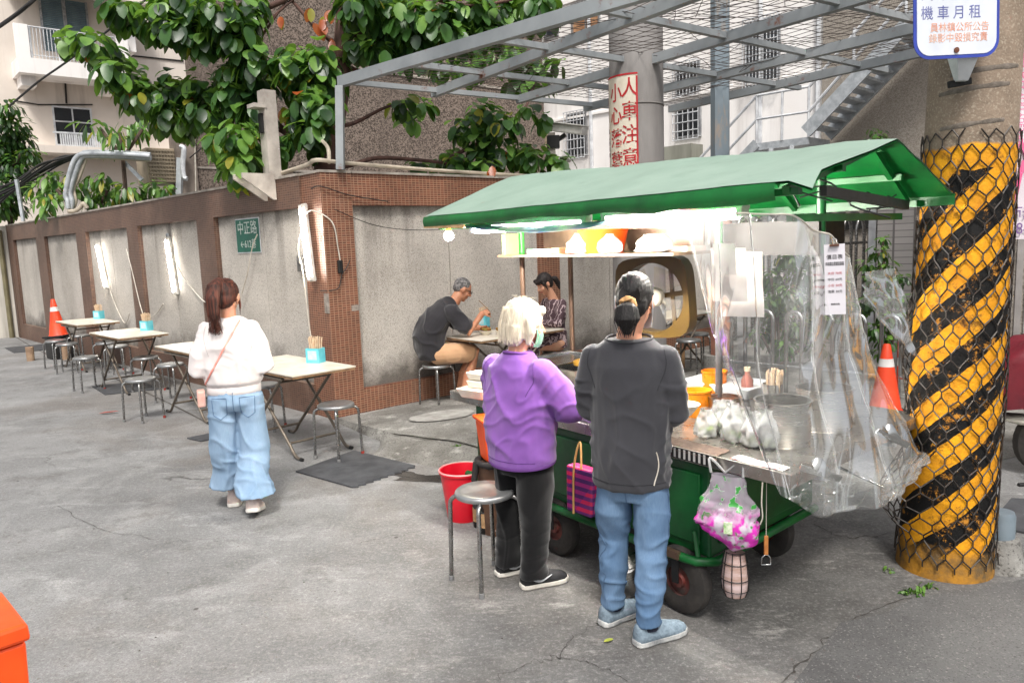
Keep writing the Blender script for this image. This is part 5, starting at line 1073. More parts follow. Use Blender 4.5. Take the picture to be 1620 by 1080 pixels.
tag(MB().tube([K(.05,.5,.71), D(1402,772,3.02)], .006, 8).build('rod', steel, smooth=60), 'thin steel rod poking out under the vinyl toward the striped pole', 'rod')
# papers hanging on the vinyl
def sheetbag(lab, px0, py0, px1, py1, y, ra, grp='white paper bags hanging under the roof'):
    a = D(px0, py0, y); b = D(px1, py0, y-.06); c = D(px0+4, py1, y+.02)
    return tag(MB().grid(8, 10, lambda s, t: a+(b-a)*s+(c-a)*t+V((0,.012*NZ.noise(V((s*3,t*3,ra))),0))).build('paper_bag', mat('white_paper_bag', (230,222,218), .7, (216,206,202), 5), smooth=180), lab, 'paper bag', grp)
sheetbag('largest white paper bag at the back of the hanging stack', 1136, 398, 1206, 500, 3.34, 1); sheetbag('middle white paper bag in the hanging stack', 1124, 392, 1180, 476, 3.31, 2); sheetbag('smallest white paper bag in front of the hanging stack', 1127, 385, 1162, 434, 3.28, 3)
mn = thing('menu_card', 'long white price list held by a brown clip on the vinyl sheet', 'menu', D(1318,490,2.98)); a, b, c = D(1296,388,3.0), D(1329,386,2.97), D(1313,497,3.0)
fr = frame((b+c)/2, b-a, a-c); w_, h_ = (b-a).length, (a-c).length; MB().prism(rect(w_, h_), fr, .0012).build('card', mat('menu_white', (226,222,228), .6, (216,212,218), 4), mn)
ink, red = mat('menu_ink', (50,46,48), .7), mat('menu_red', (196,70,80), .7); q = lambda x, y: fr @ M.Translation((x, y, .0016))
text('價目表', .020, q(0,.088), ink, mn); text('臭豆腐外帶請先告知\n內用請自取餐具謝謝', .0075, q(0,.062), ink, mn)
for i, s_ in enumerate(('大份 70元', '中份 60元', '小份 50元', '泡菜 30元')): text(s_, .0125, q(0,.024-.024*i), red if i % 2 == 0 else ink, mn)
text('謝謝光臨', .008, q(0,-.098), ink, mn)
MB().box(fr @ V((0, h_/2-.004, .004)), (.035,.008,.02), fr.to_3x3()).build('clip', mat('brown_clip', (92,56,40), .5), mn, bev=.002); MB().tube(arc(fr @ V((0,h_/2+.012,.004)), fr.to_3x3() @ V((1,0,0)), fr.to_3x3() @ V((0,1,0)), .010, R(-30), R(210), 8), .0016, 5).build('clip_handle', steel, mn)
# ---------------------------------------------------------------- things hung from the cart
ft = NT('floral_bag'); x, y, z = ft.xyz(); col = ft.mix(ft.ramp(ft.noise(22, 2), .58, .62), lin((206,196,208)), lin((60,150,64))); pk = ft.math('ADD', ft.math('MULTIPLY', ft.ramp(z, .0, 1.0), 0), ft.noise(16, 3, .6)); zz = ft.ramp(ft.math('ADD', z, ft.math('MULTIPLY', ft.noise(14, 3), .22)), .33, .39, (1,1,1,1), (0,0,0,1))
col = ft.mix(ft.math('MULTIPLY', zz, ft.ramp(pk, .40, .50)), col, lin((214,50,180))); tr = ft.n('ShaderNodeBsdfTransparent', {'Color': (.95,.95,.95,1)}).outputs[0]; ft.set(col=col, rough=.3)
ft.t.links.new(ft.n('ShaderNodeMixShader', {0: ft.ramp(ft.math('MAXIMUM', zz, ft.ramp(ft.noise(22, 2), .58, .62)), .0, .4, (.35,.35,.35,1), (.95,.95,.95,1)), 1: tr, 2: ft.b.outputs[0]}).outputs[0], ft.out.inputs[0])
hb = K(.32, .0, .74); fbg = thing('flower_print_bag', 'clear carrier bag printed with green leaves and pink flowers hanging from the counter', 'bag', hb-V((0,0,.42)))
hc = D(1150, 800, K(.34,-.08).y); z0 = .44
def fbag(u, v):
    a = 2*math.pi*u; d = KU*math.cos(a)*-1+KV*math.sin(a); prof = [(.0,.03),(.12,.10),(.3,.135),(.5,.115),(.75,.08),(1,.068)]
    r_ = np.interp(v, [p[0] for p in prof], [p[1] for p in prof]); dep = .55 if v < .6 else .35
    w_ = 1+.25*NZ.noise(V((math.cos(a)*2, math.sin(a)*2, v*4)))+.15*NZ.noise(V((math.cos(a)*5, math.sin(a)*5, v*9)))
    return V((hc.x, hc.y, 0)) + (KU*-1*math.cos(a)+KV*.3*math.cos(a))*r_*w_ + KV*math.sin(a)*r_*dep*w_ + V((0,0,z0+.30*v - .03*(v<.25)*math.cos(a)))
o = MB().grid(40, 26, fbag, wrap=True).build('bag', ft.mat, fbg, smooth=180)
for s in (-1, 1): MB().tube(spline([fbag(.5*(s>0), 1), fbag(.5*(s>0), 1)+V((0,.02,.06)), hb+V((0,-.005,.0))], 5), .006, 6).build('handle', BAGF, fbg, smooth=60)
MB().box(V((hc.x,hc.y,z0+.10))+V((-.02,-.085,0)), (.035,.004,.05), M.Rotation(R(-20),3,'Z')).build('price_tag', mat('tag', (214,220,196), .6, (120,170,90), 60), fbg)
wl_ = K(.36,-.05,.16); c = D(1163, 925, K(.36,-.05).y); wz = .19
lan = thing('wire_basket', 'small glass jar in a black wire basket hanging below the flower print bag', 'wire basket', V((c.x,c.y,wz))); MB().lathe([(0,0),(.045,.0),(.055,.03),(.058,.08),(.050,.15),(.042,.19),(0,.19)], 24, V((c.x,c.y,wz))).build('jar', mat('pinkish_jar', (206,184,182), .25, (160,128,112), (5,5,26)), lan, smooth=40); m_ = MB()
for i in range(9): a = 2*math.pi*i/9; m_.tube([V((c.x+r_*math.cos(a), c.y+r_*math.sin(a), wz+z)) for r_, z in ((.046,-.002),(.058,.03),(.061,.08),(.053,.15),(.045,.20))], .0022, 4)
for r_, z in ((.059,.03),(.062,.08),(.054,.15),(.046,.2)): m_.tube([V((c.x+r_*math.cos(a), c.y+r_*math.sin(a), wz+z)) for a in (2*math.pi*i/20 for i in range(20))], .0022, 4, closed=True)
m_.build('wire', MT['black'], lan); MB().tube([V((c.x,c.y,wz+.19)), V((c.x,c.y,wz+.3)), hb], .002, 4).build('string', MT['cable'], lan)
oc = D(1212, 862, K(.20,-.0).y); op = thing('bottle_opener', 'bottle opener with orange wooden handle dangling on a string', 'bottle opener', oc); MB().box(oc, (.018,.008,.085)).build('handle', mat('orange_wood', (196,128,66), .5, (160,96,46), 20), op, bev=.003)
MB().tube([oc+V((x,0,z)) for x, z in ((-.006,-.042),(-.018,-.055),(-.020,-.085),(.020,-.085),(.018,-.055),(.006,-.042))], .0035, 6, closed=True).build('loop', steel, op, smooth=60); MB().tube([oc+V((0,0,.042)), V((oc.x, oc.y, .745))], .0015, 4).build('string', MT['whitecable'], op)
cable('string', 'short knotted string hanging from the counter edge', [K(.13,-.006,.742), K(.13,-.012,.66), K(.125,-.012,.60), K(.135,-.014,.565)], .003, MT['whitecable'], 'string')
ck = NT('chequered_bag'); x, y, z = ck.xyz(); s1 = ck.math('GREATER_THAN', ck.math('SINE', ck.math('MULTIPLY', z, 150)), 0); s2 = ck.math('GREATER_THAN', ck.math('SINE', ck.math('MULTIPLY', ck.math('ADD', x, y), 190)), 0)
ck.set(col=ck.mix(ck.math('MULTIPLY', s1, .9), ck.mix(s2, lin((196,36,84)), lin((150,40,110))), ck.mix(s2, lin((84,40,110)), lin((60,34,92)))), rough=.5)
c = D(926, 806, K(1.15,-.08).y); cb_ = thing('chequered_bag', 'pink and purple chequered woven bag hanging on the side of the cart', 'bag', V((c.x,c.y,.36)))
Rz = M.Rotation(R(-50),3,'Z'); P_ = [V((c.x,c.y,.36))+Rz @ V((sx*a, sy*b, z)) for z, a, b in ((0,.09,.05),(.24,.10,.035)) for sx, sy in ((-1,-1),(1,-1),(1,1),(-1,1))]; m_ = MB(); m_.hexa(P_); m_.build('bag', ck.mat, cb_, bev=.012)
m_ = MB(); q0 = V((c.x,c.y,.36))+Rz @ V((-.03,-.056,.0)); m_.tube(spline([q0, q0+Rz @ V((0,.012,.24)), q0+Rz @ V((.02,.04,.37)), q0+Rz @ V((.05,.014,.24))], 6), .006, 6); m_.build('strap', mat('tan_strap', (196,150,90), .6), cb_, smooth=60)
c = G(985, 940); gp = pot('dented steel cooking pot on the ground under the cart', V((c.x, c.y, .0)), .085, .17, sauce); m_ = MB(); m_.lathe([(0,0),(.08,0),(.085,.01),(.05,.02),(0,.03)], 24, V((c.x-.01,c.y-.02,.19)), M.Rotation(R(35),3,'X')); m_.build('lid', pot_m, gp, smooth=40)
# left end: buckets and bottles
c = G(735, 818); bk = thing('red_bucket', 'bright red plastic bucket standing on the street behind the front stool', 'bucket', V((c.x,c.y,0))); redp = mat('red_plastic', (214,22,44), .35, (196,16,36), 4)
MB().lathe([(0,0),(.105,0),(.108,.01),(.142,.30),(.152,.305),(.154,.32),(.140,.322),(.137,.30),(.104,.015),(0,.015)], 40, V((c.x,c.y,.001))).build('bucket', redp, bk, smooth=35)
MB().tube(arc(V((c.x,c.y,.312)), V((1,0,0)), V((0,.98,.10)), .152, R(0), R(180), 16), .004, 6).build('handle', MT['whitecable'], bk, smooth=60); MB().lathe([(.143,.318),(.150,.326),(.155,.318)], 40, V((c.x,c.y,.002)), caps=False).build('rim', mat('pale_red_rim', (236,150,150), .4), bk, smooth=60)
c = G(790, 837); db = thing('brown_drum', 'rusty brown drum with a dark rag over its rim behind the elderly vendor', 'drum', V((c.x,c.y,0))); MB().lathe([(0,0),(.115,0),(.118,.2),(.118,.43),(.12,.435),(0,.43)], 28, V((c.x,c.y,0))).build('drum', mat('brown_rust_drum', (96,66,46), .7, (66,46,34), 8), db, smooth=35)
rag = MB().tube([V((c.x+r_*math.cos(a), c.y+r_*math.sin(a), .435+.012*NZ.noise(V((a*2,0,0))))) for a, r_ in ((2*math.pi*i/26, .118+.008*NZ.noise(V((i*.7,3,0)))) for i in range(26))], [.020+.008*NZ.noise(V((i*.8,0,4))) for i in range(26)], 8, closed=True)
rag.tube([V((c.x-.12,c.y-.03,.44)), V((c.x-.138,c.y-.05,.34)), V((c.x-.135,c.y-.06,.16))], [.022,.018,.014], 8); rag.build('rag', mat('dark_rag', (46,42,42), .95, (32,30,30), 20), db, smooth=60)
ob2 = thing('orange_pail', 'orange red square pail set on top of the brown drum', 'pail', V((c.x,c.y,.44))); cx = V((c.x-.01,c.y,0)); Rz = M.Rotation(R(20),3,'Z'); m_ = MB(); m_.hexa(brick(.14,.14,.18,.18,.447,.69)); m_.build('pail', MT['orange'], ob2, bev=.015); m_ = MB(); m_.hexa(brick(.20,.20,.205,.205,.69,.712)); m_.build('rim', MT['orange'], ob2, bev=.006)
for i, (px, py) in enumerate(((758,832), (769,842), (781,838))):
    q = G(px, py); bt_ = thing('dark_bottle', ('dark glass bottle at the left of the three behind the stool', 'dark glass bottle with a tan label, middle of the three', 'dark glass bottle nearest the black trousers')[i], 'bottle', V((q.x,q.y,0)), 'dark bottles behind the front stool')
    MB().lathe([(0,0),(.034,0),(.036,.01),(.036,.16),(.014,.21),(.013,.27),(0,.27)], 20, V((q.x,q.y,0))).build('glass', mat('dark_bottle_glass', (14,13,13), .12, (22,20,18), 4), bt_, smooth=40); MB().lathe([(.0368,.04),(.0368,.13)], 20, V((q.x,q.y,0)), caps=False).build('label', mat('tan_bottle_label', (186,150,110), .7, (150,116,80), 30), bt_, smooth=60)
# ---------------------------------------------------------------- people
def skinmat(name, c, c2):
    t = NT(name); t.set(col=t.mix(t.ramp(t.noise(9, 4), .35, .68), lin(c), lin(c2)), rough=.5, sub=.12); t.b.inputs['Subsurface Radius'].default_value = (.012, .005, .003); return t.mat
SK = skinmat('skin', (206,156,128), (186,128,102)); SKT = skinmat('tanned_skin', (196,140,108), (172,112,84))
LIP = mat('lips', (168,92,84), .45, (150,78,72), 30); EYE = mat('eye', (30,24,22), .2, (44,34,30), 60); EYW = mat('eye_white', (206,198,190), .35)
def hairmat(name, c, c2, lo=.4, hi=.62, sc=(60,60,5)):
    t = NT(name); f = t.noise(sc, 4, .65); t.set(col=t.mix(t.ramp(f, lo, hi), lin(c), lin(c2)), rough=.62, spec=.3); t.bump(t.noise((150,150,9), 3), .003, .8); return t.mat
def fabric(name, c, c2, fold=.0, weave=420):
    t = NT(name); col = t.mix(t.ramp(t.noise(3, 4, .6), .35, .68), lin(c), lin(c2)); col = t.mix(t.math('MULTIPLY', t.ramp(t.noise(weave, 2), .35, .65), .25), col, lin(c2)); t.set(col=col, rough=.9, spec=.15, sheen=.25); t.bump(t.noise(weave*.7, 2), .0012, .4); return t.mat
def denim(name, c, c2):
    t = NT(name); x, y, z = t.xyz(); col = t.mix(t.ramp(t.noise((4,4,2.2), 5, .65), .32, .7), lin(c), lin(c2)); col = t.mix(t.math('MULTIPLY', t.ramp(t.noise((240,240,30), 2), .35, .65), .3), col, lin(c2)); t.set(col=col, rough=.88, spec=.15); t.bump(t.noise((260,260,60), 2), .001, .4); return t.mat
def ridge(p, sc): return (1-abs(n3(p, sc)))**3
def warp(p, k=.07, f=3.2): return V(p)+V((NZ.noise(V(p)*f), NZ.noise(V(p)*f+V((9,3,1))), NZ.noise(V(p)*f+V((2,8,5)))))*k
def crease(p, sc, k=.07): return .3+.9/(1+(n3(warp(p, k), sc)/.13)**2)
def folds(a, sc, b=.0, sc2=(30,30,14), base=0): return lambda p, n: base + a*(crease(p, sc)-.6) + b*n3(p, sc2)
def rings(mb, secs, n=20):                     # (centre, rx, ry, tilt about x)
    mb.loft([[V(c)+M.Rotation(R(tl), 3, 'X') @ V((rx*math.cos(t), ry*math.sin(t), 0)) for t in (2*math.pi*i/n for i in range(n))] for c, rx, ry, tl in secs]); return mb
def head(mb, H, rm):
    T = lambda x, y, z: V(H)+rm @ V((x, y, z))
    mb.ball(T(0,-.014,.026), (.074,.094,.090), 20, 14, rm); mb.ball(T(0,.020,-.042), (.056,.066,.074), 18, 12, rm); mb.ball(T(0,.054,-.098), (.026,.024,.020), 12, 8, rm)
    mb.capsule([T(0,.080,.014), T(0,.093,-.004), T(0,.103,-.024)], [.008,.010,.014], 10); mb.ball(T(.011,.088,-.030), .0095, 8, 6); mb.ball(T(-.011,.088,-.030), .0095, 8, 6)
    mb.capsule([T(-.042,.066,.030), T(0,.080,.027), T(.042,.066,.030)], [.011,.012,.011], 8)
    for s in (-1, 1): mb.ball(T(.036*s,.055,-.028), (.026,.024,.026), 10, 8); mb.ball(T(.076*s,-.006,-.006), (.010,.021,.033), 10, 8, rm); mb.ball(T(.070*s,.002,-.006), (.012,.012,.02), 8, 6, rm)
    mb.ball(T(0,.081,-.058), (.021,.010,.0065), 10, 6, rm); mb.ball(T(0,.079,-.068), (.018,.010,.0065), 10, 6, rm)
def hand(mb, w, d, pn, side, curl=35, k=1.0):
    w = V(w); d = V(d).normalized(); pn = V(pn); pn = (pn-d*pn.dot(d)).normalized(); s = d.cross(pn)*side      # s: towards the thumb
    for o in (-.026, -.009, .009, .026): mb.capsule([w, w+d*.045*k+s*o*.8*k, w+d*.086*k+s*o*k], [.015*k,.0135*k,.0115*k], 8)
    for o, l in ((.029,.070), (.010,.079), (-.009,.074), (-.027,.058)):
        p = w+d*.088*k+s*o*k; P = [p]; a = 0
        for q in (.45, .31, .24): a += R(curl); P.append(P[-1]+(d*math.cos(a)+pn*math.sin(a))*l*q*k)
        mb.capsule(P, [.0095*k,.0088*k,.008*k,.007*k], 8)
    p = w+d*.03*k+s*.022*k; q1 = p+(d*.55+s*.75+pn*.3).normalized()*.040*k; q2 = q1+(d*.85+s*.25+pn*.35).normalized()*.032*k; mb.capsule([p, q1, q2], [.014*k,.0105*k,.0085*k], 8)
def finish_body(mb, H, rm, parent, skin, name='body', vox=.0058):
    me = solid(mb, vox, 4, .5); T = rm.transposed(); o = link(me, name, [skin, LIP, EYE, EYW], parent, 180); mi = []
    for p in me.polygons:
        q = T @ (p.center-V(H)); m = 0
        if q.y > .05:
            if abs(q.x) < .021 and -.0715 < q.z < -.054 and q.y > .072: m = 1
            e = ((abs(q.x)-.031)/.0145)**2+((q.z-.010)/.0062)**2
            if e < 1: m = 2 if ((abs(q.x)-.031)/.0068)**2+((q.z-.010)/.0068)**2 < 1 else 3
            if ((abs(q.x)-.031)/.021)**2+((q.z-.033)/.0042)**2 < 1: m = 2
        mi.append(m)
    me.polygons.foreach_set('material_index', mi); return o
def shoe(parent, heel, yaw, mt, sole_mt, L=.255, W=.092, z0=0, high=.085, pitch=0, name='shoe'):
    rot = M.Rotation(R(yaw), 3, 'Z') @ M.Rotation(R(pitch), 3, 'X'); o = V(heel)+V((0,0,z0)); T = lambda x, y, z: o+rot @ V((x, y, z)); n = 18
    def sec(y, w_, h, z): return [T(w_*math.cos(t)*(1 if math.sin(t) > 0 else 1.0), y, z+max(0, math.sin(t))*h+min(0, math.sin(t))*.006) for t in (2*math.pi*i/n for i in range(n))]
    up = MB(); up.loft([sec(y*L, w_*W, h, .028) for y, w_, h in ((-.01,.18,.045),(.02,.36,high*.86),(.10,.42,high),(.24,.42,high*.92),(.38,.43,high*.70),(.55,.47,.058),(.75,.49,.042),(.90,.42,.030),(.98,.24,.016),(1.0,.08,.006))])
    s = up.build(name, mt, parent, smooth=60)
    sl_ = MB(); secs = ((-.03,.20),(.0,.36),(.12,.44),(.35,.43),(.55,.48),(.75,.51),(.92,.43),(1.0,.25),(1.025,.08)); P = [(w_*W, y*L) for y, w_ in secs]; poly = [(x, y) for x, y in P]+[(-x, y) for x, y in P[::-1]]
    f = rot.to_4x4(); f.translation = o; sl_.prism(poly, f @ M.Translation((0,0,.002)), .030); sl_.build('sole', sole_mt, s, bev=.008); return s
def drape(me, pts, origin, r_, name, mt, parent, off=.002, n=5):   # a cord or seam laid on a garment: each point is thrown along its direction onto it
    bv = BVHTree.FromPolygons([v.co.copy() for v in me.vertices], [tuple(p.vertices) for p in me.polygons]); out = []
    for a, d in pts:
        h = bv.ray_cast(V(a), V(d).normalized()); out.append(h[0]-V(d).normalized()*off if h[0] is not None else None)
    out = [p for p in out if p is not None]
    return MB().tube(out, r_, n).build(name, mt, parent, smooth=60) if len(out) > 2 else None
def back(x0, z0, x1, z1, k=14, dy=1): return [((lerp(x0,x1,i/k), -.8*dy, lerp(z0,z1,i/k)), (0,dy,0)) for i in range(k+1)]
def person(label, loc, yaw):
    p = thing('person', label, 'person', loc, local=True, rz=R(yaw)); return p, (lambda x, y, z=0: M.Rotation(R(-yaw), 3, 'Z') @ (V((x, y, z))-V((loc[0], loc[1], 0))))
def legs(mb, L_, R_, rs):                       # joint lists for the two legs
    for J in (L_, R_): mb.capsule(J, rs, 14)
ZR = lambda a: M.Rotation(R(a), 3, 'Z'); XR = lambda a: M.Rotation(R(a), 3, 'X')
# ---- woman walking away in white sweatshirt and wide jeans
t, W_ = person('woman walking away in white sweatshirt and wide pale jeans, pink strap across her back', (-1.875, 5.02, 0), 14)
fl, fr_ = W_(-1.98, 5.12), W_(-1.76, 4.86); H = V((.0,.02,1.455)); rm = ZR(-14) @ XR(-10)
b = MB(); head(b, H, rm); b.capsule([H+V((0,-.03,-.06)), V((0,-.01,1.34)), V((0,0,1.25))], [.052,.052,.06], 14); rings(b, [((0,0,.86),.14,.09,0),((0,0,1.0),.13,.085,0),((0,0,1.2),.16,.09,0),((0,0,1.28),.10,.07,0)])
for s in (-1, 1): b.capsule([V((.14*s,0,1.24)), V((.192*s,-.02,.99)), V((.10*s,.20,1.01))], [.05,.042,.03], 12); hand(b, (.10*s,.20,1.01), (-.5*s,.8,.2), (-.7*s,-.3,.6), -s, 40)
legs(b, [V((-.09,0,.88)), V((-.09,.03,.5)), fl+V((0,.0,.1))], [V((.09,0,.88)), V((.10,.0,.5)), fr_+V((0,0,.12))], [.08,.05,.036]); finish_body(b, H, rm, t, SK)
sw_m = fabric('white_sweatshirt', (216,209,207), (200,193,191)); m_ = MB()
rings(m_, [((0,.0,.815),.162,.125,0),((0,.0,.835),.168,.132,0),((0,.0,.868),.168,.132,0),((0,-.005,.89),.186,.150,0),((0,-.01,1.0),.190,.152,0),((0,-.01,1.13),.186,.142,0),((0,-.005,1.23),.170,.115,0),((0,-.0,1.285),.13,.09,0),((0,.0,1.32),.072,.065,0)], 24)
for s in (-1, 1): m_.capsule([V((.135*s,0,1.235)), V((.175*s,-.02,1.12)), V((.198*s,-.03,.985)), V((.19*s,.08,.975)), V((.13*s,.17,1.0))], [.062,.070,.074,.062,.044], 16)
me = solid(m_, .0085, 7, .5, lambda p, n: (.016*(crease(p, (5,5,3.2), .10)-.6)+.006*(crease(p+V((p.z*.5,0,0)), (10,10,8))-.6))*min(1, max(.15, (p.z-.86)*8))); link(me, 'sweatshirt', sw_m, t, 180); SW = me
ws_ = mat('white_seam', (176,168,166), .9)
for s in (-1, 1): drape(SW, [((.140*s+.014*s*math.sin(i*.35), -.8, lerp(1.27,1.08,i/12)), (0,1,0)) for i in range(13)], None, .0016, 'sleeve_seam', ws_, t, .0005)
m_ = MB(); rings(m_, [((0,0,.812),.165,.131,0),((0,0,.818),.172,.138,0),((0,0,.862),.173,.138,0),((0,0,.869),.166,.131,0)], 40); m_.build('waistband', sw_m, t, smooth=60)
jm = denim('pale_denim', (146,168,190), (114,140,166)); m_ = MB()
rings(m_, [((0,0,.93),.150,.11,0),((0,-.01,.84),.162,.125,0),((0,-.015,.75),.172,.135,0),((0,-.005,.70),.168,.12,0)], 24)
for q, hx, s in ((fl, -.085, -1), (fr_, .09, 1)):
    rings(m_, [((hx,-.01,.80),.088,.125,0),((hx*1.05,0,.62),.095,.115,0),((hx*1.12+.0,.5*q.y*.3,.42),.099,.112,0),((lerp(hx,q.x,.7),q.y*.6,.27),.110,.122,0),((q.x+.022*s,q.y*.9,.150),.130,.146,0)], 24)
me = solid(m_, .0085, 6, .5, lambda p, n: .014*(crease(p, (8,8,1.6), .05)-.6)*(.25+.75*max(0, 1-p.z/.8))+.011*(crease(p+V((p.z*.5,0,0)), (5,5,8), .09)-.6)*(1 if p.z < .72 else .3)); link(me, 'wide_jeans', jm, t, 180); JN = me
seam = mat('denim_seam', (84,112,142), .9); gold_st = mat('stitching', (110,134,160), .8)
drape(JN, back(0,.86,0,.62), None, .0022, 'centre_seam', seam, t); drape(JN, back(-.18,.845,.18,.845, 30), None, .002, 'yoke_seam', seam, t)
for s in (-1, 1): drape(JN, back(.04*s,.80,.135*s,.80,8)+back(.135*s,.80,.13*s,.69,8)+back(.13*s,.69,.085*s,.66,5)+back(.085*s,.66,.045*s,.69,5)+back(.045*s,.69,.04*s,.80,8), None, .0022, 'back_pocket', seam, t)
for q, pit, z0 in ((fl, 0, .0), (fr_, -14, .004)): shoe(t, q+V((0,-.07,.0)), -4, mat('cream_shoe', (222,206,196), .7, (206,184,176), 30), mat('shoe_sole_white', (226,222,214), .6), z0=z0+(.045 if pit else 0), pitch=pit, L=.265, W=.108, high=.105)
hm = hairmat('reddish_brown_hair', (38,24,20), (92,50,38)); m_ = MB(); T = lambda x, y, z: H+rm @ V((x, y, z))
m_.ball(T(0,-.022,.030), (.083,.098,.092), 18, 12, rm); m_.ball(T(0,-.055,-.02), (.070,.060,.070), 14, 10, rm); m_.ball(T(-.02,-.08,.085), .036, 12, 8)
m_.capsule([T(-.02,-.085,.085), T(-.035,-.125,.05), T(-.042,-.135,-.03), T(-.04,-.125,-.12), T(-.035,-.11,-.225)], [.034,.042,.043,.036,.010], 14, sx=1.15)
m_.capsule([T(.07,.0,.02), T(.078,.02,-.05), T(.075,.03,-.12)], [.014,.010,.004], 8); me = solid(m_, .006, 4, .5, lambda p, n: .0035*n3(p, (60,60,7))); link(me, 'hair', hm, t, 180)
m_ = MB()
tie = T(-.02,-.098,.085)
for i in range(150):
    th, ph = random.uniform(-2.2, 2.2), random.uniform(-.2, 1.0); d = V((math.sin(th)*math.cos(ph), -.25-.75*math.cos(th)*math.cos(ph)*.6, math.sin(ph)-.25)).normalized(); e = T(d.x*.086, -.022+d.y*.100, .030+d.z*.094); mid = T(*( (V((d.x*.086, -.022+d.y*.1, .03+d.z*.094))*.55+V((-.02,-.098,.085))*.45 - V((0,-.022,.03)))*1.10 + V((0,-.022,.03))))
    m_.tube([e, mid, tie], .0012, 3)
for i in range(110): a = random.uniform(-1,1); p0 = T(-.02+.03*a,-.09,.09); p3 = T(-.035+.045*random.uniform(-1,1),-.12+.03*random.uniform(-1,1),-.225-.04*random.random()); m_.tube([p0, T(-.035+.05*a,-.14,.04), T(-.04+.05*a,-.145,-.06), p3], .0012, 3)
for i in range(14): a = random.uniform(0,6.28); p = T(.04*math.cos(a)-.01,-.03+.05*math.sin(a),.118); m_.tube([p, p+V((random.uniform(-.03,.03), random.uniform(-.03,.03), random.uniform(.004,.02)))], .0009, 3)
m_.build('loose_hair', hm, t)
pk2 = mat('pink_strap', (236,160,146), .5, (220,134,122), 30); drape(SW, back(.075,1.30,-.19,.86,26), None, .006, 'bag_strap', pk2, t, .004, 6); MB().box((-.205,-.05,.80), (.05,.07,.11), ZR(10) @ XR(8)).build('bag', mat('pale_pink_leather', (226,180,166), .5, (206,156,144), 20), t, bev=.01)
# ---- elderly vendor in purple
t, W_ = person('elderly woman with silver bob, green mask, purple T-shirt and black trousers working at the cart', (.03, 3.78, 0), -44)
f1, f2 = W_(.07, 3.68), W_(-.06, 3.84); H = V((.02,.035,1.338)); rm = ZR(-28) @ XR(-12)
b = MB(); head(b, H, rm); b.capsule([H+V((0,-.03,-.06)), V((0,0,1.22)), V((0,-.01,1.14))], [.05,.05,.055], 14); rings(b, [((0,0,.70),.14,.09,0),((0,0,.9),.14,.09,0),((0,-.01,1.1),.15,.09,0),((0,-.01,1.17),.09,.06,0)])
AR = [V((.155,-.01,1.11)), V((.235,.09,.93)), V((.16,.34,.92))]; AL = [V((-.155,-.01,1.11)), V((-.22,.06,.90)), V((-.10,.28,.86))]
for J, s in ((AR, 1), (AL, -1)): b.capsule(J, [.046,.040,.028], 12); hand(b, J[2], (-.2*s,.95,-.1), (-.4*s,-.1,-.9), -s, 38)
legs(b, [V((-.085,0,.72)), V((-.08,.03,.42)), f2+V((0,0,.09))], [V((.085,0,.72)), V((.09,.02,.42)), f1+V((0,0,.09))], [.075,.042,.034]); finish_body(b, H, rm, t, SK)
m_ = MB(); rings(m_, [((0,.0,.635),.182,.150,4),((0,.0,.65),.190,.156,3),((0,.0,.76),.196,.160,0),((0,-.005,.90),.196,.150,0),((0,-.015,1.03),.190,.132,0),((0,-.02,1.12),.165,.105,0),((0,-.01,1.17),.115,.085,0),((.0,.0,1.205),.066,.066,0)], 24)
for J, s in ((AR, 1), (AL, -1)): m_.capsule([J[0], J[0].lerp(J[1],.55), J[1]+(J[1]-J[0]).normalized()*.015], [.070,.076,.078], 16)
me = solid(m_, .0075, 6, .5, lambda p, n: (.018*(crease(p+V((p.z*.45,0,0)), (6,6,3.4), .10)-.6)+.008*(crease(p-V((p.z*.6,0,0)), (9,9,7), .08)-.6))*min(1, max(.2, (p.z-.64)*9))*min(1, max(.2,(1.2-p.z)*8))+.001*n3(p, (28,28,12))); PS = me; link(me, 'purple_shirt', fabric('purple_jersey', (140,94,172), (114,72,146)), t, 180)
pc2 = mat('purple_collar', (112,66,142), .9); MB().tube([V((.071*math.cos(a), -.002+.071*math.sin(a), 1.192+.012*math.sin(a)*-1)) for a in (2*math.pi*i/24 for i in range(24))], .008, 8, closed=True).build('collar', pc2, t, smooth=60)
m_ = MB(); rings(m_, [((0,0,.633),.186,.154,4),((0,0,.642),.1895,.1575,4),((0,0,.650),.189,.157,4)], 40)
m_.build('hem', pc2, t, smooth=60); ps_ = mat('purple_seam', (88,50,118), .9)
for s in (-1, 1): drape(PS, [((.150*s+.016*s*math.sin(i*.35), -.8, lerp(1.165,1.0,i/12)), (0,1,0)) for i in range(13)], None, .0018, 'sleeve_seam', ps_, t, .0005)
drape(PS, back(-.165,.668,.165,.668,30), None, .0016, 'hem_stitch', ps_, t, .0005)
dk = fabric('dark_arm_cover', (44,44,50), (32,32,36))
for J in (AR, AL): m_ = MB(); m_.capsule([J[0].lerp(J[1],.85), J[1], J[1].lerp(J[2],.5), J[1].lerp(J[2],.97)], [.052,.052,.046,.036], 14); link(solid(m_, .007, 4, .5, folds(.008, (12,12,14))), 'arm_cover', dk, t, 180)
bk_ = fabric('black_trousers', (9,9,10), (15,15,17)); m_ = MB(); rings(m_, [((0,0,.74),.15,.115,0),((0,-.005,.66),.165,.125,0),((0,0,.58),.155,.115,0)], 22)
for q, hx in ((f2, -.08), (f1, .085)): rings(m_, [((hx,0,.66),.085,.11,0),((hx,0,.5),.085,.098,0),((lerp(hx,q.x,.5),lerp(0,q.y,.5)+.01,.32),.075,.085,0),((q.x,q.y,.12),.066,.078,0),((q.x,q.y,.06),.070,.082,0)], 20)
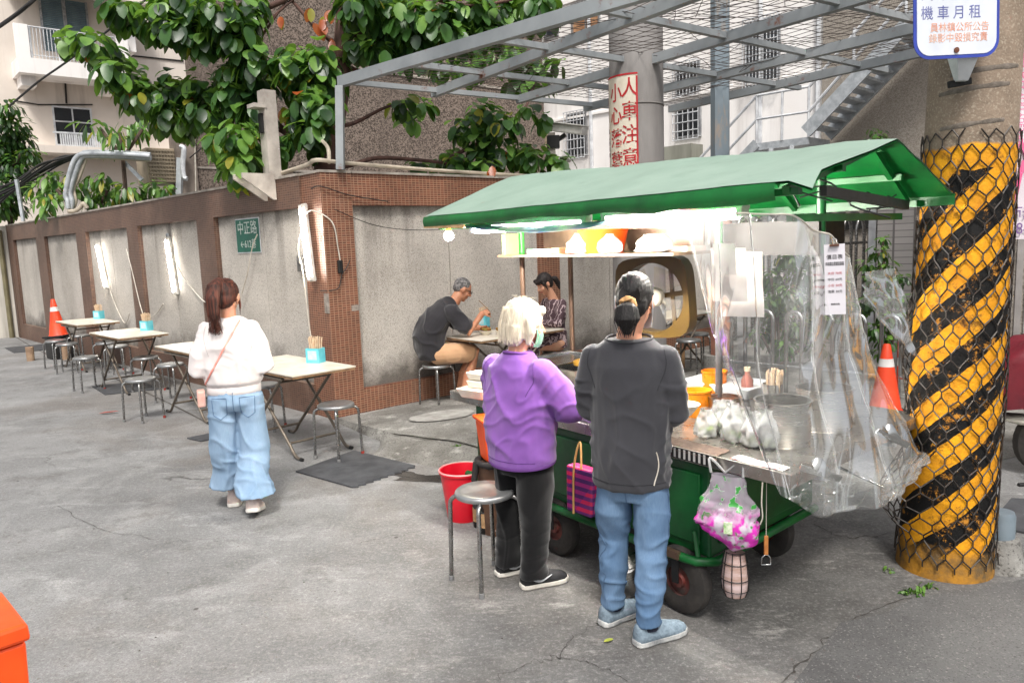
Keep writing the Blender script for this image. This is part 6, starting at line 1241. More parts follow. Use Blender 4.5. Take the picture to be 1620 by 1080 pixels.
link(solid(m_, .008, 6, .5, lambda p, n: .012*(crease(p, (8,8,2.4), .06)-.6)+.010*(crease(p, (5,5,13))-.6)*max(0, 1-p.z/.45)), 'trousers', bk_, t, 180)
for q, yw in ((f2, -22), (f1, -26)): 
    s = shoe(t, q+ZR(yw) @ V((0,-.07,0)), yw, mat('black_sneaker', (26,26,28), .7, (40,40,42), 40), mat('sneaker_sole', (222,218,208), .6, (196,190,180), 20), L=.25)
    for sd in (-1, 1): MB().tube(spline([q+ZR(yw) @ V((sd*.043,-.03,.06)), q+ZR(yw) @ V((sd*.046,.02,.045)), q+ZR(yw) @ V((sd*.043,.08,.068))], 4), [.001,.004,.006,.0065,.006,.005,.004,.003,.0015], 5).build('swoosh_mark', MT['whitemetal'], s, smooth=60)
T = lambda x, y, z: H+rm @ V((x, y, z)); hm = hairmat('silver_hair', (226,216,196), (164,152,136), .38, .7, (46,46,4)); m_ = MB()
m_.ball(T(0,-.020,.032), (.094,.106,.098), 20, 12, rm); m_.ball(T(0,-.052,-.045), (.088,.068,.082), 16, 10, rm)
for s in (-1, 1): m_.capsule([T(.074*s,-.01,.02), T(.084*s,.006,-.04), T(.078*s,.004,-.088)], [.030,.027,.015], 12)
m_.capsule([T(-.05,.052,.080), T(.0,.070,.068), T(.05,.052,.078)], [.026,.022,.026], 10); me = solid(m_, .006, 4, .5, lambda p, n: .004*n3(p, (55,55,6))+.003*n3(p, (18,18,4))); link(me, 'hair', hm, t, 180)
m_ = MB()
for i in range(110):
    a = random.uniform(-2.9,-.2) if i < 80 else random.uniform(0,6.28); d = V((math.cos(a), math.sin(a), 0)); s0 = T(d.x*.088, -.02+d.y*.1, .04); m_.tube([s0+V((0,0,.03)), T(d.x*.103,-.022+d.y*.113,-.02), T(d.x*.093,-.02+d.y*.10,-.085-.03*random.random())], .0011, 3)
for i in range(16): p = T(random.uniform(-.05,.05), random.uniform(-.06,.03), .120); m_.tube([p, p+V((random.uniform(-.01,.01), random.uniform(-.01,.01), .012)), p+V((random.uniform(-.022,.022), random.uniform(-.02,.02), .014))], .0008, 3)
m_.build('loose_hair', hm, t)
def maskp(u, v): a = lerp(-1.15, 1.15, u); r_ = .081; return T(r_*.86*math.sin(a), .012+.094*math.cos(a)-.012*(abs(2*v-1)**2), lerp(-.105,-.012,v)+.003*math.sin(v*22))
mg = fabric('green_mask', (112,160,134), (92,140,116)); MB().grid(20, 12, maskp).build('face_mask', mg, t, smooth=180)
for s in (-1, 1): MB().tube(spline([maskp(.5+.5*s,.9), T(.082*s,-.012,.02), T(.080*s,-.03,-.01), T(.079*s,-.01,-.045), maskp(.5+.5*s,.1)], 4), .0022, 5).build('mask_loop', MT['whitemetal'], t, smooth=60)
# ---- vendor in dark grey
t, W_ = person('woman with tied black hair in dark grey top and blue jeans standing at the cart', (.50, 3.20, 0), -22)
f1, f2 = W_(.55, 3.10), W_(.42, 3.29); H = V((.018,.04,1.478)); rm = XR(-14)
b = MB(); head(b, H, rm); b.capsule([H+V((0,-.035,-.06)), V((0,-.0,1.35)), V((0,-.01,1.27))], [.054,.053,.06], 14); rings(b, [((0,0,.82),.14,.09,0),((0,0,1.0),.13,.085,0),((0,-.01,1.2),.155,.09,0),((0,-.01,1.29),.10,.07,0)])
AR = [V((.155,-.01,1.24)), V((.190,.02,1.0)), V((.15,.26,.95))]; AL = [V((-.155,-.01,1.24)), V((-.190,.02,1.0)), V((-.12,.27,.93))]
for J, s in ((AR, 1), (AL, -1)): b.capsule(J, [.048,.042,.030], 12); hand(b, J[2], (-.3*s,.9,-.05), (-.5*s,-.1,.8), -s, 32)
legs(b, [V((-.09,0,.84)), V((-.09,.03,.47)), f2+V((0,0,.09))], [V((.09,0,.84)), V((.09,.02,.47)), f1+V((0,0,.09))], [.078,.044,.034]); finish_body(b, H, rm, t, SK)
m_ = MB(); rings(m_, [((0,.0,.690),.168,.142,3),((0,.0,.705),.174,.147,2),((0,-.01,.81),.170,.142,0),((0,-.01,.95),.166,.130,0),((0,-.015,1.10),.170,.120,0),((0,-.02,1.21),.170,.102,0),((0,-.015,1.285),.150,.085,0),((0,-.005,1.325),.100,.075,0)], 24)
for J, s in ((AR, 1), (AL, -1)): m_.capsule([J[0], J[0].lerp(J[1],.5)+V((.012*s,-.01,0)), J[1], J[1].lerp(J[2],.22)], [.060,.060,.058,.050], 16)
gm_ = fabric('charcoal_jersey', (62,62,66), (50,50,54)); me = solid(m_, .0075, 6, .5, lambda p, n: (.014*(crease(p, (8,8,1.5), .05)-.6)*min(1, max(0,(1.28-p.z)*3)))*min(1, max(.1, (p.z-.70)*9))+.007*(crease(p+V((p.z*.6,0,0)), (7,7,6), .09)-.6)*min(1, max(0,(1.28-p.z)*5))+.013*(crease(p, (6,6,15), .04)-.6)*max(0, 1-((abs(p.x)-.195)/.07)**2)*(1 if p.z < 1.15 else 0)+.001*n3(p, (30,30,12))); GSH = me; link(me, 'grey_top', gm_, t, 180)
m_ = MB(); m_.tube([V((.098*math.cos(a), -.008+.076*math.sin(a), 1.325+.010*math.sin(a))) for a in (2*math.pi*i/30 for i in range(30))], .006, 8, closed=True); m_.build('neckband', mat('charcoal_band', (58,58,62), .9), t, smooth=60)
drape(GSH, [((.128+.010*math.sin(i*.3), -.8, lerp(.86,.72,i/14)), (0,1,0)) for i in range(15)], None, .0028, 'white_piping', MT['whitecable'], t, .002)
jb = denim('blue_denim', (116,142,170), (78,106,138)); m_ = MB(); rings(m_, [((0,0,.84),.135,.10,0),((0,-.01,.76),.145,.112,0),((0,-.012,.69),.150,.115,0),((0,0,.63),.148,.105,0)], 22)
for q, hx, s in ((f2, -.085, -1), (f1, .088, 1)): rings(m_, [((hx*.9,-.005,.72),.070,.100,0),((hx,0,.56),.080,.094,0),((lerp(hx,q.x,.45),lerp(0,q.y,.45)+.025,.42),.068,.078,0),((lerp(hx,q.x,.7),lerp(0,q.y,.7)+.0,.28),.064,.076,0),((q.x,q.y-.005,.13),.052,.064,0),((q.x,q.y,.09),.054,.066,0)], 20)
me = solid(m_, .007, 5, .5, lambda p, n: .0095*(crease(p+V((p.z*.35,p.z*.5,0)), (6,6,11), .07)-.6)*min(1, max(.25, (.62-p.z)*6))+.006*(crease(p, (8,8,4), .06)-.6)); JB = me; link(me, 'jeans', jb, t, 180)
drape(JB, back(0,.70,0,.58), None, .002, 'centre_seam', seam, t)
cs_ = mat('charcoal_seam', (40,40,44), .9)
for s in (-1, 1): drape(GSH, [((.150*s+.018*s*math.sin(i*.35), -.8, lerp(1.30,1.12,i/12)), (0,1,0)) for i in range(13)], None, .0018, 'sleeve_seam', cs_, t, .0005)
drape(GSH, back(-.16,.725,.16,.725,30), None, .0016, 'hem_stitch', cs_, t, .0005)
for s in (-1, 1): drape(JB, [((s*.6, -.02+.01*math.sin(i), lerp(.66,.14,i/22)), (-s,0,0)) for i in range(23)], None, .002, 'side_seam', seam, t)
for q, yw in ((f2, -32), (f1, -42)): shoe(t, q+ZR(yw) @ V((0,-.07,0)), yw, mat('grey_blue_sneaker', (128,144,156), .8, (100,116,128), 60, bump=.003), mat('sneaker_sole_pale', (206,206,202), .6, (120,122,124), 12), L=.262); MB().lathe([(.0405,.07),(.0405,.115)], 16, q+V((0,-.005,0)), caps=False).build('sock', mat('navy_sock', (36,40,58), .9), t, smooth=60)
T = lambda x, y, z: H+rm @ V((x, y, z)); hm = hairmat('black_grey_hair', (24,22,22), (96,91,88), .58, .72, (46,46,3.5)); m_ = MB()
m_.ball(T(0,-.020,.030), (.081,.100,.094), 20, 12, rm); m_.ball(T(0,-.060,-.018), (.070,.056,.072), 14, 10, rm); sx = T(0,-.122,-.035)
m_.capsule([sx, T(0,-.150,-.06), T(.004,-.150,-.10), T(.002,-.135,-.145)], [.022,.040,.044,.018], 14, sx=1.25)
def hg(p, n):
    q = rm.transposed() @ (p-H); a = math.atan2(q.x, q.z+.035) if q.y > -.13 else q.x*14
    return .0035*NZ.noise(V((a*11, 3, 0)))+.0015*NZ.noise(V((a*26, 7, q.y*4)))
link(solid(m_, .0052, 3, .5, hg), 'hair', hm, t, 180)
m_ = MB()
for i in range(70): a = R(-105+210*i/69)+random.uniform(-.02,.02); P = [T(.083*math.sin(a), -.02+.06*k, .03+.096*math.cos(a)) if k > -1 else 0 for k in ()]; m_.tube([T(.080*math.sin(a),.005,.028+.093*math.cos(a)), T(.0835*math.sin(a)*.86,-.06,.024+.098*math.cos(a)*.86), T(.045*math.sin(a),-.112,.0+.052*math.cos(a)), sx], .0014, 3)
for i in range(36): a = random.uniform(-1,1); m_.tube([sx, T(.045*a,-.178+.02*abs(a),-.07), T(.05*a,-.180+.02*abs(a),-.11), T(.03*a,-.14,-.155-.02*random.random())], .0013, 3)
m_.build('hair_strands', hairmat('streaked_hair', (36,33,32), (84,80,77), .58, .72, (70,70,3)), t)
m_ = MB(); cc2 = T(0,-.128,-.036); ax = rm @ V((0,-.9,-.35)).normalized(); q1 = ax.orthogonal().normalized(); q2 = ax.cross(q1); m_.tube([cc2+(q1*math.cos(a)+q2*math.sin(a))*(.025+.004*math.sin(a*7))+ax*.004*math.cos(a*9) for a in (2*math.pi*i/48 for i in range(48))], [.0125+.003*math.sin(i*1.9) for i in range(48)], 8, closed=True); m_.build('scrunchie', mat('tan_scrunchie', (196,154,104), .9, (160,118,74), 40), t, smooth=60)
mw = fabric('white_mask', (222,220,222), (206,204,206)); MB().grid(20, 12, maskp).build('face_mask', mw, t, smooth=180)
for s in (-1, 1): MB().tube(spline([maskp(.5+.5*s,.9), T(.082*s,-.012,.02), T(.081*s,-.03,-.01), T(.079*s,-.01,-.045), maskp(.5+.5*s,.1)], 4), .0026, 5).build('mask_loop', MT['whitemetal'], t, smooth=60)
bl = t; bw = thing('bowl', 'white bowl in the hands of the woman in dark grey', 'bowl', (.0,.0,0)); c = G(1078, 652, .97); BASE[bw.name] = V((0,0,0)); MB().lathe([(0,0),(.035,0),(.04,.008),(.075,.05),(.072,.052),(.036,.012),(0,.01)], 28, V((.78,3.42,.93))).build('shell', foam, bw, smooth=40)
# ---- man eating
t, W_ = person('man in a dark T-shirt, tan shorts and sandals hunched over his food on a stool', (-.83, 8.08, .02), -74)
H = V((0,.335,1.235)); rm = XR(-30); b = MB(); head(b, H, rm); b.capsule([H+V((0,-.05,-.05)), V((0,.245,1.12)), V((0,.17,1.06))], [.058,.062,.07], 14)
rings(b, [((0,.0,.55),.14,.11,0),((0,-.04,.75),.14,.10,-12),((0,.05,.93),.13,.08,-35),((0,.17,1.03),.09,.06,-50)])
AR = [V((.17,.17,1.02)), V((.245,.33,.80)), V((.13,.50,.97))]; AL = [V((-.17,.17,1.02)), V((-.24,.34,.80)), V((-.10,.52,.80))]
for J, s in ((AR, 1), (AL, -1)): b.capsule(J, [.056,.048,.034], 12); hand(b, J[2], (-.35*s,.85,.25 if s > 0 else 0), (-.6*s,.1,-.6), -s, 52)
for s in (-1, 1): b.capsule([V((.10*s,.03,.56)), V((.12*s,.42,.555)), V((.11*s,.33,.30)), V((.11*s,.27,.09))], [.10,.066,.062,.042], 14); b.capsule([V((.11*s,.26,.055)), V((.115*s,.37,.04)), V((.12*s,.46,.03))], [.036,.036,.026], 10)
finish_body(b, H, rm, t, SKT, vox=.0065)
m_ = MB(); rings(m_, [((0,-.01,.52),.185,.170,0),((0,-.04,.62),.198,.178,-5),((0,-.055,.74),.205,.175,-12),((0,-.03,.85),.208,.165,-22),((0,.04,.95),.205,.145,-34),((0,.12,1.03),.185,.12,-45),((0,.19,1.085),.12,.09,-52),((0,.225,1.115),.075,.07,-52)], 24)
for J in (AR, AL): m_.capsule([J[0], J[0].lerp(J[1],.4), J[0].lerp(J[1],.68)], [.085,.09,.094], 14)
link(solid(m_, .009, 6, .5, folds(.020, (5,5,4.5), .001)), 't_shirt', fabric('charcoal_shirt', (52,50,53), (40,39,42)), t, 180)
m_ = MB(); rings(m_, [((0,-.0,.66),.17,.15,0),((0,.0,.52),.175,.155,0)], 20)
for s in (-1, 1): m_.capsule([V((.10*s,.02,.57)), V((.115*s,.20,.575)), V((.12*s,.34,.565))], [.115,.112,.102], 16)
link(solid(m_, .009, 6, .5, folds(.012, (6,6,6))), 'shorts', fabric('tan_shorts', (200,160,124), (178,138,104)), t, 180)
for s in (-1, 1):
    f = ZR(-2*s).to_4x4(); f.translation = V((.115*s,.22,-.012)); MB().prism([(-.036,0),(.036,0),(.045,.17),(.04,.25),(0,.28),(-.04,.25),(-.045,.17)], f, .022).build('sandal', MT['black'], t, bev=.004); MB().tube(arc(V((.118*s,.38,.02)), V((1,0,0)), V((0,.2,1)), .047, 0, math.pi, 10), .012, 6).build('sandal_strap', MT['black'], t, smooth=60)
T = lambda x, y, z: H+rm @ V((x, y, z)); m_ = MB(); m_.ball(T(0,-.026,.040), (.080,.094,.084), 18, 12, rm); m_.ball(T(0,-.058,-.005), (.069,.056,.055), 14, 10, rm); link(solid(m_, .006, 3, .5, lambda p, n: .003*n3(p, (60,60,60))), 'hair', hairmat('grey_hair', (70,68,68), (150,146,144), .4, .7, (40,40,40)), t, 180)
m_ = MB()
for s in (-1, 1): m_.tube([T(.032*s+.021*math.cos(a), .096, .008+.016*math.sin(a)) for a in (2*math.pi*i/16 for i in range(16))], .0022, 5, closed=True); m_.tube([T(.053*s,.094,.012), T(.077*s,.05,.014), T(.080*s,-.02,.008)], .0022, 5)
m_.tube([T(-.011,.098,.012), T(.011,.098,.012)], .002, 5); m_.build('glasses', MT['black'], t)
MB().bar((.11,.60,.99), (.03,.50,1.11), .006, .006).build('chopsticks', MT['edge'], t)
for lab, (x, y), r_ in (('white bowl of food under the face of the eating man', (-.28, 8.14), .075), ('small dish of food beside the bowl of the eating man', (-.12, 8.10), .06)):
    p = V((x, y, .762)); bw = thing('bowl', lab, 'bowl', p); MB().lathe([(0,0),(r_*.5,0),(r_*.55,.006),(r_,.045),(r_*.96,.046),(r_*.5,.010),(0,.010)], 24, p).build('shell', foam, bw, smooth=40); m_ = MB()
    for k in range(16): m_.ball(p+V((random.uniform(-.6,.6)*r_, random.uniform(-.6,.6)*r_, .045+random.random()*.02)), random.uniform(.012,.02), 7, 5)
    m_.build('food', mat('fried_food', (150,84,34), .5, (110,110,40), 30), bw, smooth=60)
# ---- woman opposite him
t, W_ = person('woman in dark patterned dress seated opposite the eating man, looking down at the table', (.50, 8.77, .02), 122)
H = V((0,.13,1.235)); rm = XR(-30); b = MB(); head(b, H, rm); b.capsule([H+V((0,-.045,-.055)), V((0,.04,1.11)), V((0,.0,1.03))], [.05,.05,.058], 14); rings(b, [((0,0,.54),.15,.11,0),((0,0,.75),.12,.085,0),((0,.0,.95),.15,.085,8),((0,.0,1.04),.09,.065,8)])
AR = [V((.155,.0,1.0)), V((.22,.10,.79)), V((.06,.30,.80))]; AL = [V((-.155,.0,1.0)), V((-.22,.10,.79)), V((-.06,.30,.80))]
for J, s in ((AR, 1), (AL, -1)): b.capsule(J, [.044,.038,.028], 12); hand(b, J[2], (-.5*s,.8,.1), (0,.1,-1), -s, 30)
for s in (-1, 1): b.capsule([V((.09*s,.02,.54)), V((.11*s,.42,.54)), V((.11*s,.40,.1))], [.09,.06,.038], 14); b.capsule([V((.11*s,.38,.045)), V((.115*s,.54,.03))], [.034,.026], 10)
finish_body(b, H, rm, t, SK, vox=.0065)
dt_ = NT('patterned_dress'); wv_ = dt_.n('ShaderNodeTexWave', {'Vector': dt_.tc, 'Scale': 9.0, 'Distortion': 9.0, 'Detail': 2.0, 'Detail Scale': 1.6}).outputs['Fac']; dt_.set(col=dt_.mix(dt_.ramp(wv_, .80, .92), lin((74,54,60)), lin((176,156,158))), rough=.85)
m_ = MB(); rings(m_, [((0,.01,.50),.18,.15,0),((0,.0,.62),.165,.13,0),((0,.0,.74),.150,.115,0),((0,-.005,.90),.165,.115,5),((0,-.005,1.0),.15,.095,8),((0,.0,1.045),.085,.07,8)], 22)
for J in (AR, AL): m_.capsule([J[0], J[1], J[1].lerp(J[2],.85)], [.060,.060,.046], 14)
rings(m_, [((0,.0,.64),.18,.10,-80),((0,.20,.60),.20,.11,-85),((0,.42,.58),.20,.11,-80)], 20); rings(m_, [((0,.40,.62),.19,.12,0),((0,.43,.35),.20,.13,0),((0,.43,.16),.22,.15,0)], 20)
link(solid(m_, .009, 6, .5, folds(.014, (6,6,4), .001)), 'dress', dt_.mat, t, 180)
T = lambda x, y, z: H+rm @ V((x, y, z)); m_ = MB(); m_.ball(T(0,-.022,.032), (.082,.100,.093), 18, 12, rm); m_.ball(T(0,-.055,-.02), (.072,.058,.068), 14, 10, rm); m_.capsule([T(-.05,.06,.07), T(0,.082,.055), T(.05,.06,.07)], [.024,.020,.024], 10); m_.capsule([T(0,-.115,.0), T(.0,-.16,-.03), T(.0,-.17,-.10), T(0,-.15,-.17)], [.022,.034,.032,.010], 12)
for s in (-1, 1): m_.capsule([T(.070*s,.04,.03), T(.078*s,.035,-.03), T(.074*s,.035,-.075)], [.014,.010,.004], 8)
link(solid(m_, .006, 4, .5, lambda p, n: .003*n3(p, (55,55,7))), 'hair', hairmat('black_hair', (24,20,20), (52,44,42)), t, 180)
for s in (-1, 1): shoe(t, V((.11*s,.33,-.02)), 0, MT['black'], MT['black'], L=.235, high=.06)
# ---------------------------------------------------------------- yellow and black utility pole
pb = V((2.205, 3.755, 0)); lean = V((.024, 0, 1)); PR0 = .214
def pc(z): return pb + V((.021*z, 0, z))
def pr_at(z): return PR0 - .008*z + (.012*(1-z/.25) if z < .25 else 0)
pt_ = NT('striped_pole_paint'); x, y, z = pt_.xyz(); ang = pt_.n('ShaderNodeMath', {0: x, 1: pt_.math('MULTIPLY', y, -1.0)}, operation='ARCTAN2').outputs[0]
wv = pt_.math('ADD', pt_.math('SUBTRACT', z, pt_.math('MULTIPLY', ang, .185)), pt_.math('MULTIPLY', pt_.math('SUBTRACT', pt_.noise(5, 4, .6), .5), .05))
st = pt_.math('GREATER_THAN', pt_.math('FRACT', pt_.math('DIVIDE', pt_.math('ADD', wv, .05), .2885)), .49)
yel = pt_.mix(pt_.ramp(pt_.noise(7, 6, .7), .38, .7), lin((234,164,26)), lin((190,122,26))); yel = pt_.mix(pt_.ramp(pt_.noise(12, 7, .78), .55, .66), yel, lin((96,64,34)))
blk = pt_.mix(pt_.ramp(pt_.noise(13, 7, .8), .555, .61), lin((14,13,13)), lin((190,128,44))); blk = pt_.mix(pt_.ramp(pt_.noise(11, 4, .7), .66, .74), blk, lin((140,130,116)))
con = pt_.mix(pt_.ramp(pt_.noise(3, 6, .65), .35, .68), lin((150,132,114)), lin((114,100,86))); con = pt_.mix(pt_.math('MULTIPLY', pt_.ramp(pt_.noise(90, 3), .52, .66), .5), con, lin((180,168,150)))
solid_y = pt_.math('GREATER_THAN', pt_.math('ADD', z, pt_.math('MULTIPLY', pt_.noise(9, 4), .05)), 2.03); lowy = pt_.ramp(pt_.math('ADD', z, pt_.math('MULTIPLY', pt_.math('SUBTRACT', pt_.noise(4, 5, .7), .5), .3)), .10, .17, (1,1,1,1), (0,0,0,1))
pc_ = pt_.mix(pt_.math('MAXIMUM', st, solid_y), blk, yel); dirty = pt_.mix(pt_.ramp(pt_.noise(6, 6, .7), .4, .6), lin((176,124,42)), lin((104,84,56))); pc_ = pt_.mix(lowy, pc_, dirty)
bare = pt_.step(pt_.math('ADD', z, pt_.math('MULTIPLY', pt_.noise(7, 5, .7), .06)), 2.135, 2.15); pt_.set(col=pt_.mix(bare, pc_, con), rough=.72, spec=.3); pt_.bump(pt_.math('ADD', pt_.noise(60, 4), pt_.noise(14, 4)), .006, .6)
pole = thing('utility_pole', 'thick concrete utility pole painted with yellow and black diagonal stripes', 'pole', pb)
MB().grid(64, 60, lambda u, v: pc(-.02+4.3*v)+V((math.cos(2*math.pi*u), math.sin(2*math.pi*u), 0))*pr_at(max(0,4.3*v)), wrap=True).build('shaft', pt_.mat, pole, smooth=180)
for z_, a0, a1 in ((2.44,-150,-60), (2.36,-165,-75), (2.20,-160,-80)):
    m_ = MB(); m_.grid(14, 3, lambda u, v: pc(z_+.02*u+.018*(v-.5)*(1+n3((u*4,z_,0),(1,1,1))))+V((math.cos(R(lerp(a0,a1,u))), math.sin(R(lerp(a0,a1,u))), 0))*(pr_at(z_)+.004*math.sin(v*math.pi)+.001)); m_.build('cement_smear', mat('smear', (124,114,104), .9, (90,82,74), 30, bump=.004), pole, smooth=180)
# hexagonal netting wrapped round the pole
nm = MB(); ncol, rowh = 20, .0665; wire = .0037
def npt(c, z): 
    a = 2*math.pi*(c/ncol) + .09*n3((c*.7, z*3.5, 0), (1,1,1)); r_ = pr_at(z)+.010+.010*max(0, n3((c*.35, z*1.7, 4), (1,1,1))); bul = max(0, 1-abs(z-1.15)/.28)*max(0, math.cos(a-R(185)))**3*.055
    if z < .62 and z > .2: bul += max(0, math.cos(a-R(192)))**6*.16*math.sin((z-.2)/.42*math.pi)
    zz = z+.020*n3((c*.6, z*2.4, 9), (1,1,1)); q = pc(zz); return V((q.x, q.y, zz))+V((math.cos(a), math.sin(a), 0))*(r_+bul)
rows = 33
for rrow in range(rows):
    for c in range(ncol):
        o = .5*(rrow % 2); z_ = .055+rrow*rowh; h1 = rowh*.66
        lim = 2.13+.10*n3((c*.8,0,0),(1,1,1))
        if z_ > lim: continue
        a, b = npt(c+o, z_), npt(c+o, z_+h1*.62)
        nm.tube([a, b], wire, 4, caps=False)
        for s in (-.5, .5): nm.tube([b, npt(c+o+s, z_+rowh)], wire, 4, caps=False)
net_ = tag(nm.build('wire_netting', mat('black_netting_wire', (40,37,35), .5, (62,54,48), 30, metal=.3)), 'black hexagonal wire netting wrapped round the striped pole', 'netting')
# parking sign on the pole
sp = D(1513, -20, 3.43); pk = thing('parking_sign', 'white sign with rounded blue border and Chinese writing on the upper pole', 'sign', sp); sfx = V((1, .16, .045)).normalized(); fr = frame(sp, sfx, (0.03,0,1))
def rr(w_, h_, r_, n=6):
    o = []
    for cx_, cy_, t0 in ((w_/2-r_, h_/2-r_, 0), (-w_/2+r_, h_/2-r_, 90), (-w_/2+r_, -h_/2+r_, 180), (w_/2-r_, -h_/2+r_, 270)): o += [(cx_+r_*math.cos(R(t0+90*i/n)), cy_+r_*math.sin(R(t0+90*i/n))) for i in range(n+1)]
    return o
MB().prism(rr(.415,.59,.076), fr, .004).build('border', mat('sign_blue', (52,72,170), .4, (44,60,146), 5), pk); MB().prism(rr(.385,.56,.062), fr @ M.Translation((0,0,.004)), .002).build('plate', mat('sign_face', (222,226,232), .35, (204,208,216), 4), pk)
bi, oi = mat('faded_blue_ink', (86,92,150), .5, (130,134,176), 18), mat('faded_orange_ink', (226,150,118), .5, (226,190,170), 14)
tz = .0068
def row(s, sz, y, mt, x=0): text(s, sz, fr @ M.Translation((x, y, tz)), mt, pk, ext=.0004)
row('公有停車場', .056, .20, bi); row('收費標準', .056, .12, bi)
row('汽 車 出 租', .060, -.030, bi, -.03); row('機 車 月 租', .060, -.108, bi, -.03); row('員林鎮公所公告', .041, -.168, oi, .012); row('錄影中毀損究責', .041, -.212, oi, .006)
MB().lathe([(0,0),(.012,0),(.012,.008),(0,.010)], 12, fr @ V((-.005,-.262,.004)), fr.to_3x3()).build('bolt', MT['rust'], pk)
bp = D(1530, 105, 3.48); br_ = thing('sign_bracket', 'white bent steel bracket below the parking sign on the pole', 'bracket', bp)
p0, p1 = D(1528, 84, 3.46), D(1524, 128, 3.52)
MB().hexa([p1+V((-.024,0,0)), p1+V((.024,0,0)), p1+V((.024,.03,0)), p1+V((-.024,.03,0)), p0+V((-.045,-.01,0)), p0+V((.06,-.01,0)), p0+V((.06,.07,0)), p0+V((-.045,.07,0))]).build('plate', MT['whitemetal'], br_, bev=.003)
MB().bar(p1+V((-.05,.03,-.01)), p1+V((.055,.035,.005)), .02, .03).build('clamp', MT['dark'], br_, bev=.004)
# small notice plates and the cloth banner right of the pole
a = D(1592, 122, 3.74); tag(MB().box(a, (.045,.01,.24), M.Rotation(R(40),3,'Z')).build('notice_plate', mat('pale_blue_plate', (186,198,210), .4, (160,172,188), 5), None), 'narrow pale blue plate screwed to the right side of the pole', 'plate')
a = D(1585, 318, 3.70); yp = thing('yellow_plate', 'narrow yellow number plate on the right side of the striped pole', 'plate', a); fr2 = frame(a, V((.8,.35,0)), (0,0,1)); MB().prism(rect(.032,.33), fr2, .006).build('plate', mat('yellow_plate', (230,206,50), .5, (214,186,40), 6), yp)
for i, ch_ in enumerate('員林幹十二'): text(ch_, .026, fr2 @ M.Translation((0,.12-.06*i,.0068)), mat('plate_ink', (60,56,40), .6), yp)
bn_ = thing('cloth_banner', 'white cloth banner with pink and purple mirrored writing seen from behind', 'banner', D(1640, 230, 4.2)); bc = D(1650, 218, 4.2); bx_ = V((1,.12,0)).normalized(); fr3 = frame(bc, bx_, (-.03,0,1)); W_, H_ = .46, 1.08
def ban(s, t): return fr3 @ V(((s-.5)*W_, (t-.5)*H_, .02*NZ.noise(V((s*2,t*3,0)))+.006*NZ.noise(V((s*7,t*6,3)))))
MB().grid(16, 30, ban).build('cloth', mat('banner_white', (222,214,218), .7, (208,198,204), 3), bn_, smooth=180)
pk_, pu = mat('banner_pink', (226,90,140), .6, (214,120,156), 10), mat('banner_purple', (128,96,150), .6)
mir = M.Scale(-1, 4, (1,0,0))
for s_, sz, x, y, mt_, rot in (('旗', .115, -.15, .40, pk_, 0), ('招', .10, -.15, .29, pk_, 0), ('YOU YUESHUO', .043, -.15, .085, pk_, -90), ('味市', .085, -.12, -.40, pu, 0), ('04-83', .085, -.10, -.485, pu, 0)):
    text(s_, sz, fr3 @ M.Translation((x, y, .024)) @ mir @ M.Rotation(R(rot), 4, 'Z'), mt_, bn_, ext=.0008)
m_ = MB()
for k in range(9): a_ = R(-100+26*k); m_.prism([(0,0),(.05,.012),(.11,.0),(.05,-.012)], fr3 @ M.Translation((-.12,-.10,.026)) @ M.Rotation(a_, 4, 'Z'), .001)
m_.prism([(-.01,0),(.01,0),(-.03,-.22),(-.06,-.23)], fr3 @ M.Translation((-.13,-.12,.025)), .001); m_.build('pink_flower', pk_, bn_)
MB().tube([fr3 @ V((-.27,.56,.0)), fr3 @ V((.3,.56,0))], .008, 8).build('rod', MT['black'], bn_, smooth=60)
MB().tube([V((pb.x+.45, pb.y+.85, 0)), V((pb.x+.45, pb.y+.85, 3.4))], .02, 8).build('pole', MT['galv'], bn_, smooth=60)
# pipe stub and weeds at the foot of the pole
q = G(1584, 897); ps = thing('pipe_stub', 'grey plastic pipe stub set in a cement cone behind the striped pole', 'pipe', V((q.x,q.y,0))); MB().lathe([(.115,0),(.10,.03),(.075,.16),(.06,.17),(0,.17)], 20, V((q.x,q.y,0))).build('cement_cone', MT['pave'], ps, smooth=40); MB().lathe([(.062,.12),(.062,.28),(.055,.30),(0,.305)], 20, V((q.x-.01,q.y,0))).build('pipe', mat('grey_pvc', (116,128,136), .45, (96,108,116), 6), ps, smooth=40)
for i, (px, py, n_, l_) in enumerate(((1447, 940, 26, .055), (1410, 905, 9, .03), (1468, 932, 14, .04))):
    c = G(px, py); m_ = MB()
    for k in range(n_): d = rv(); d.z = abs(d.z)*.9+.15; leaf(m_, c+V((random.uniform(-.045,.045), random.uniform(-.02,.03), .004)), d, rv()+V((0,0,1)), l_*random.uniform(.6,1.3), .016, .5, random.choice((1,2,2)))
    tag(m_.build('weed', LM, smooth=180), ('green weed tuft growing at the front foot of the striped pole', 'tiny weeds left of the striped pole foot', 'low weed right of the bigger tuft at the pole foot')[i], 'weed')
c = G(722, 712, .07); m_ = MB()
for k in range(12): d = rv(); d.z = abs(d.z)+.3; leaf(m_, V((c.x+random.uniform(-.03,.03), c.y, pz(c)+.0)), d, rv()+V((0,0,1)), .035, .016, .5, 2)
tag(m_.build('weed', LM, smooth=180), 'small weed growing in the pavement crack beside the elderly vendor', 'weed')
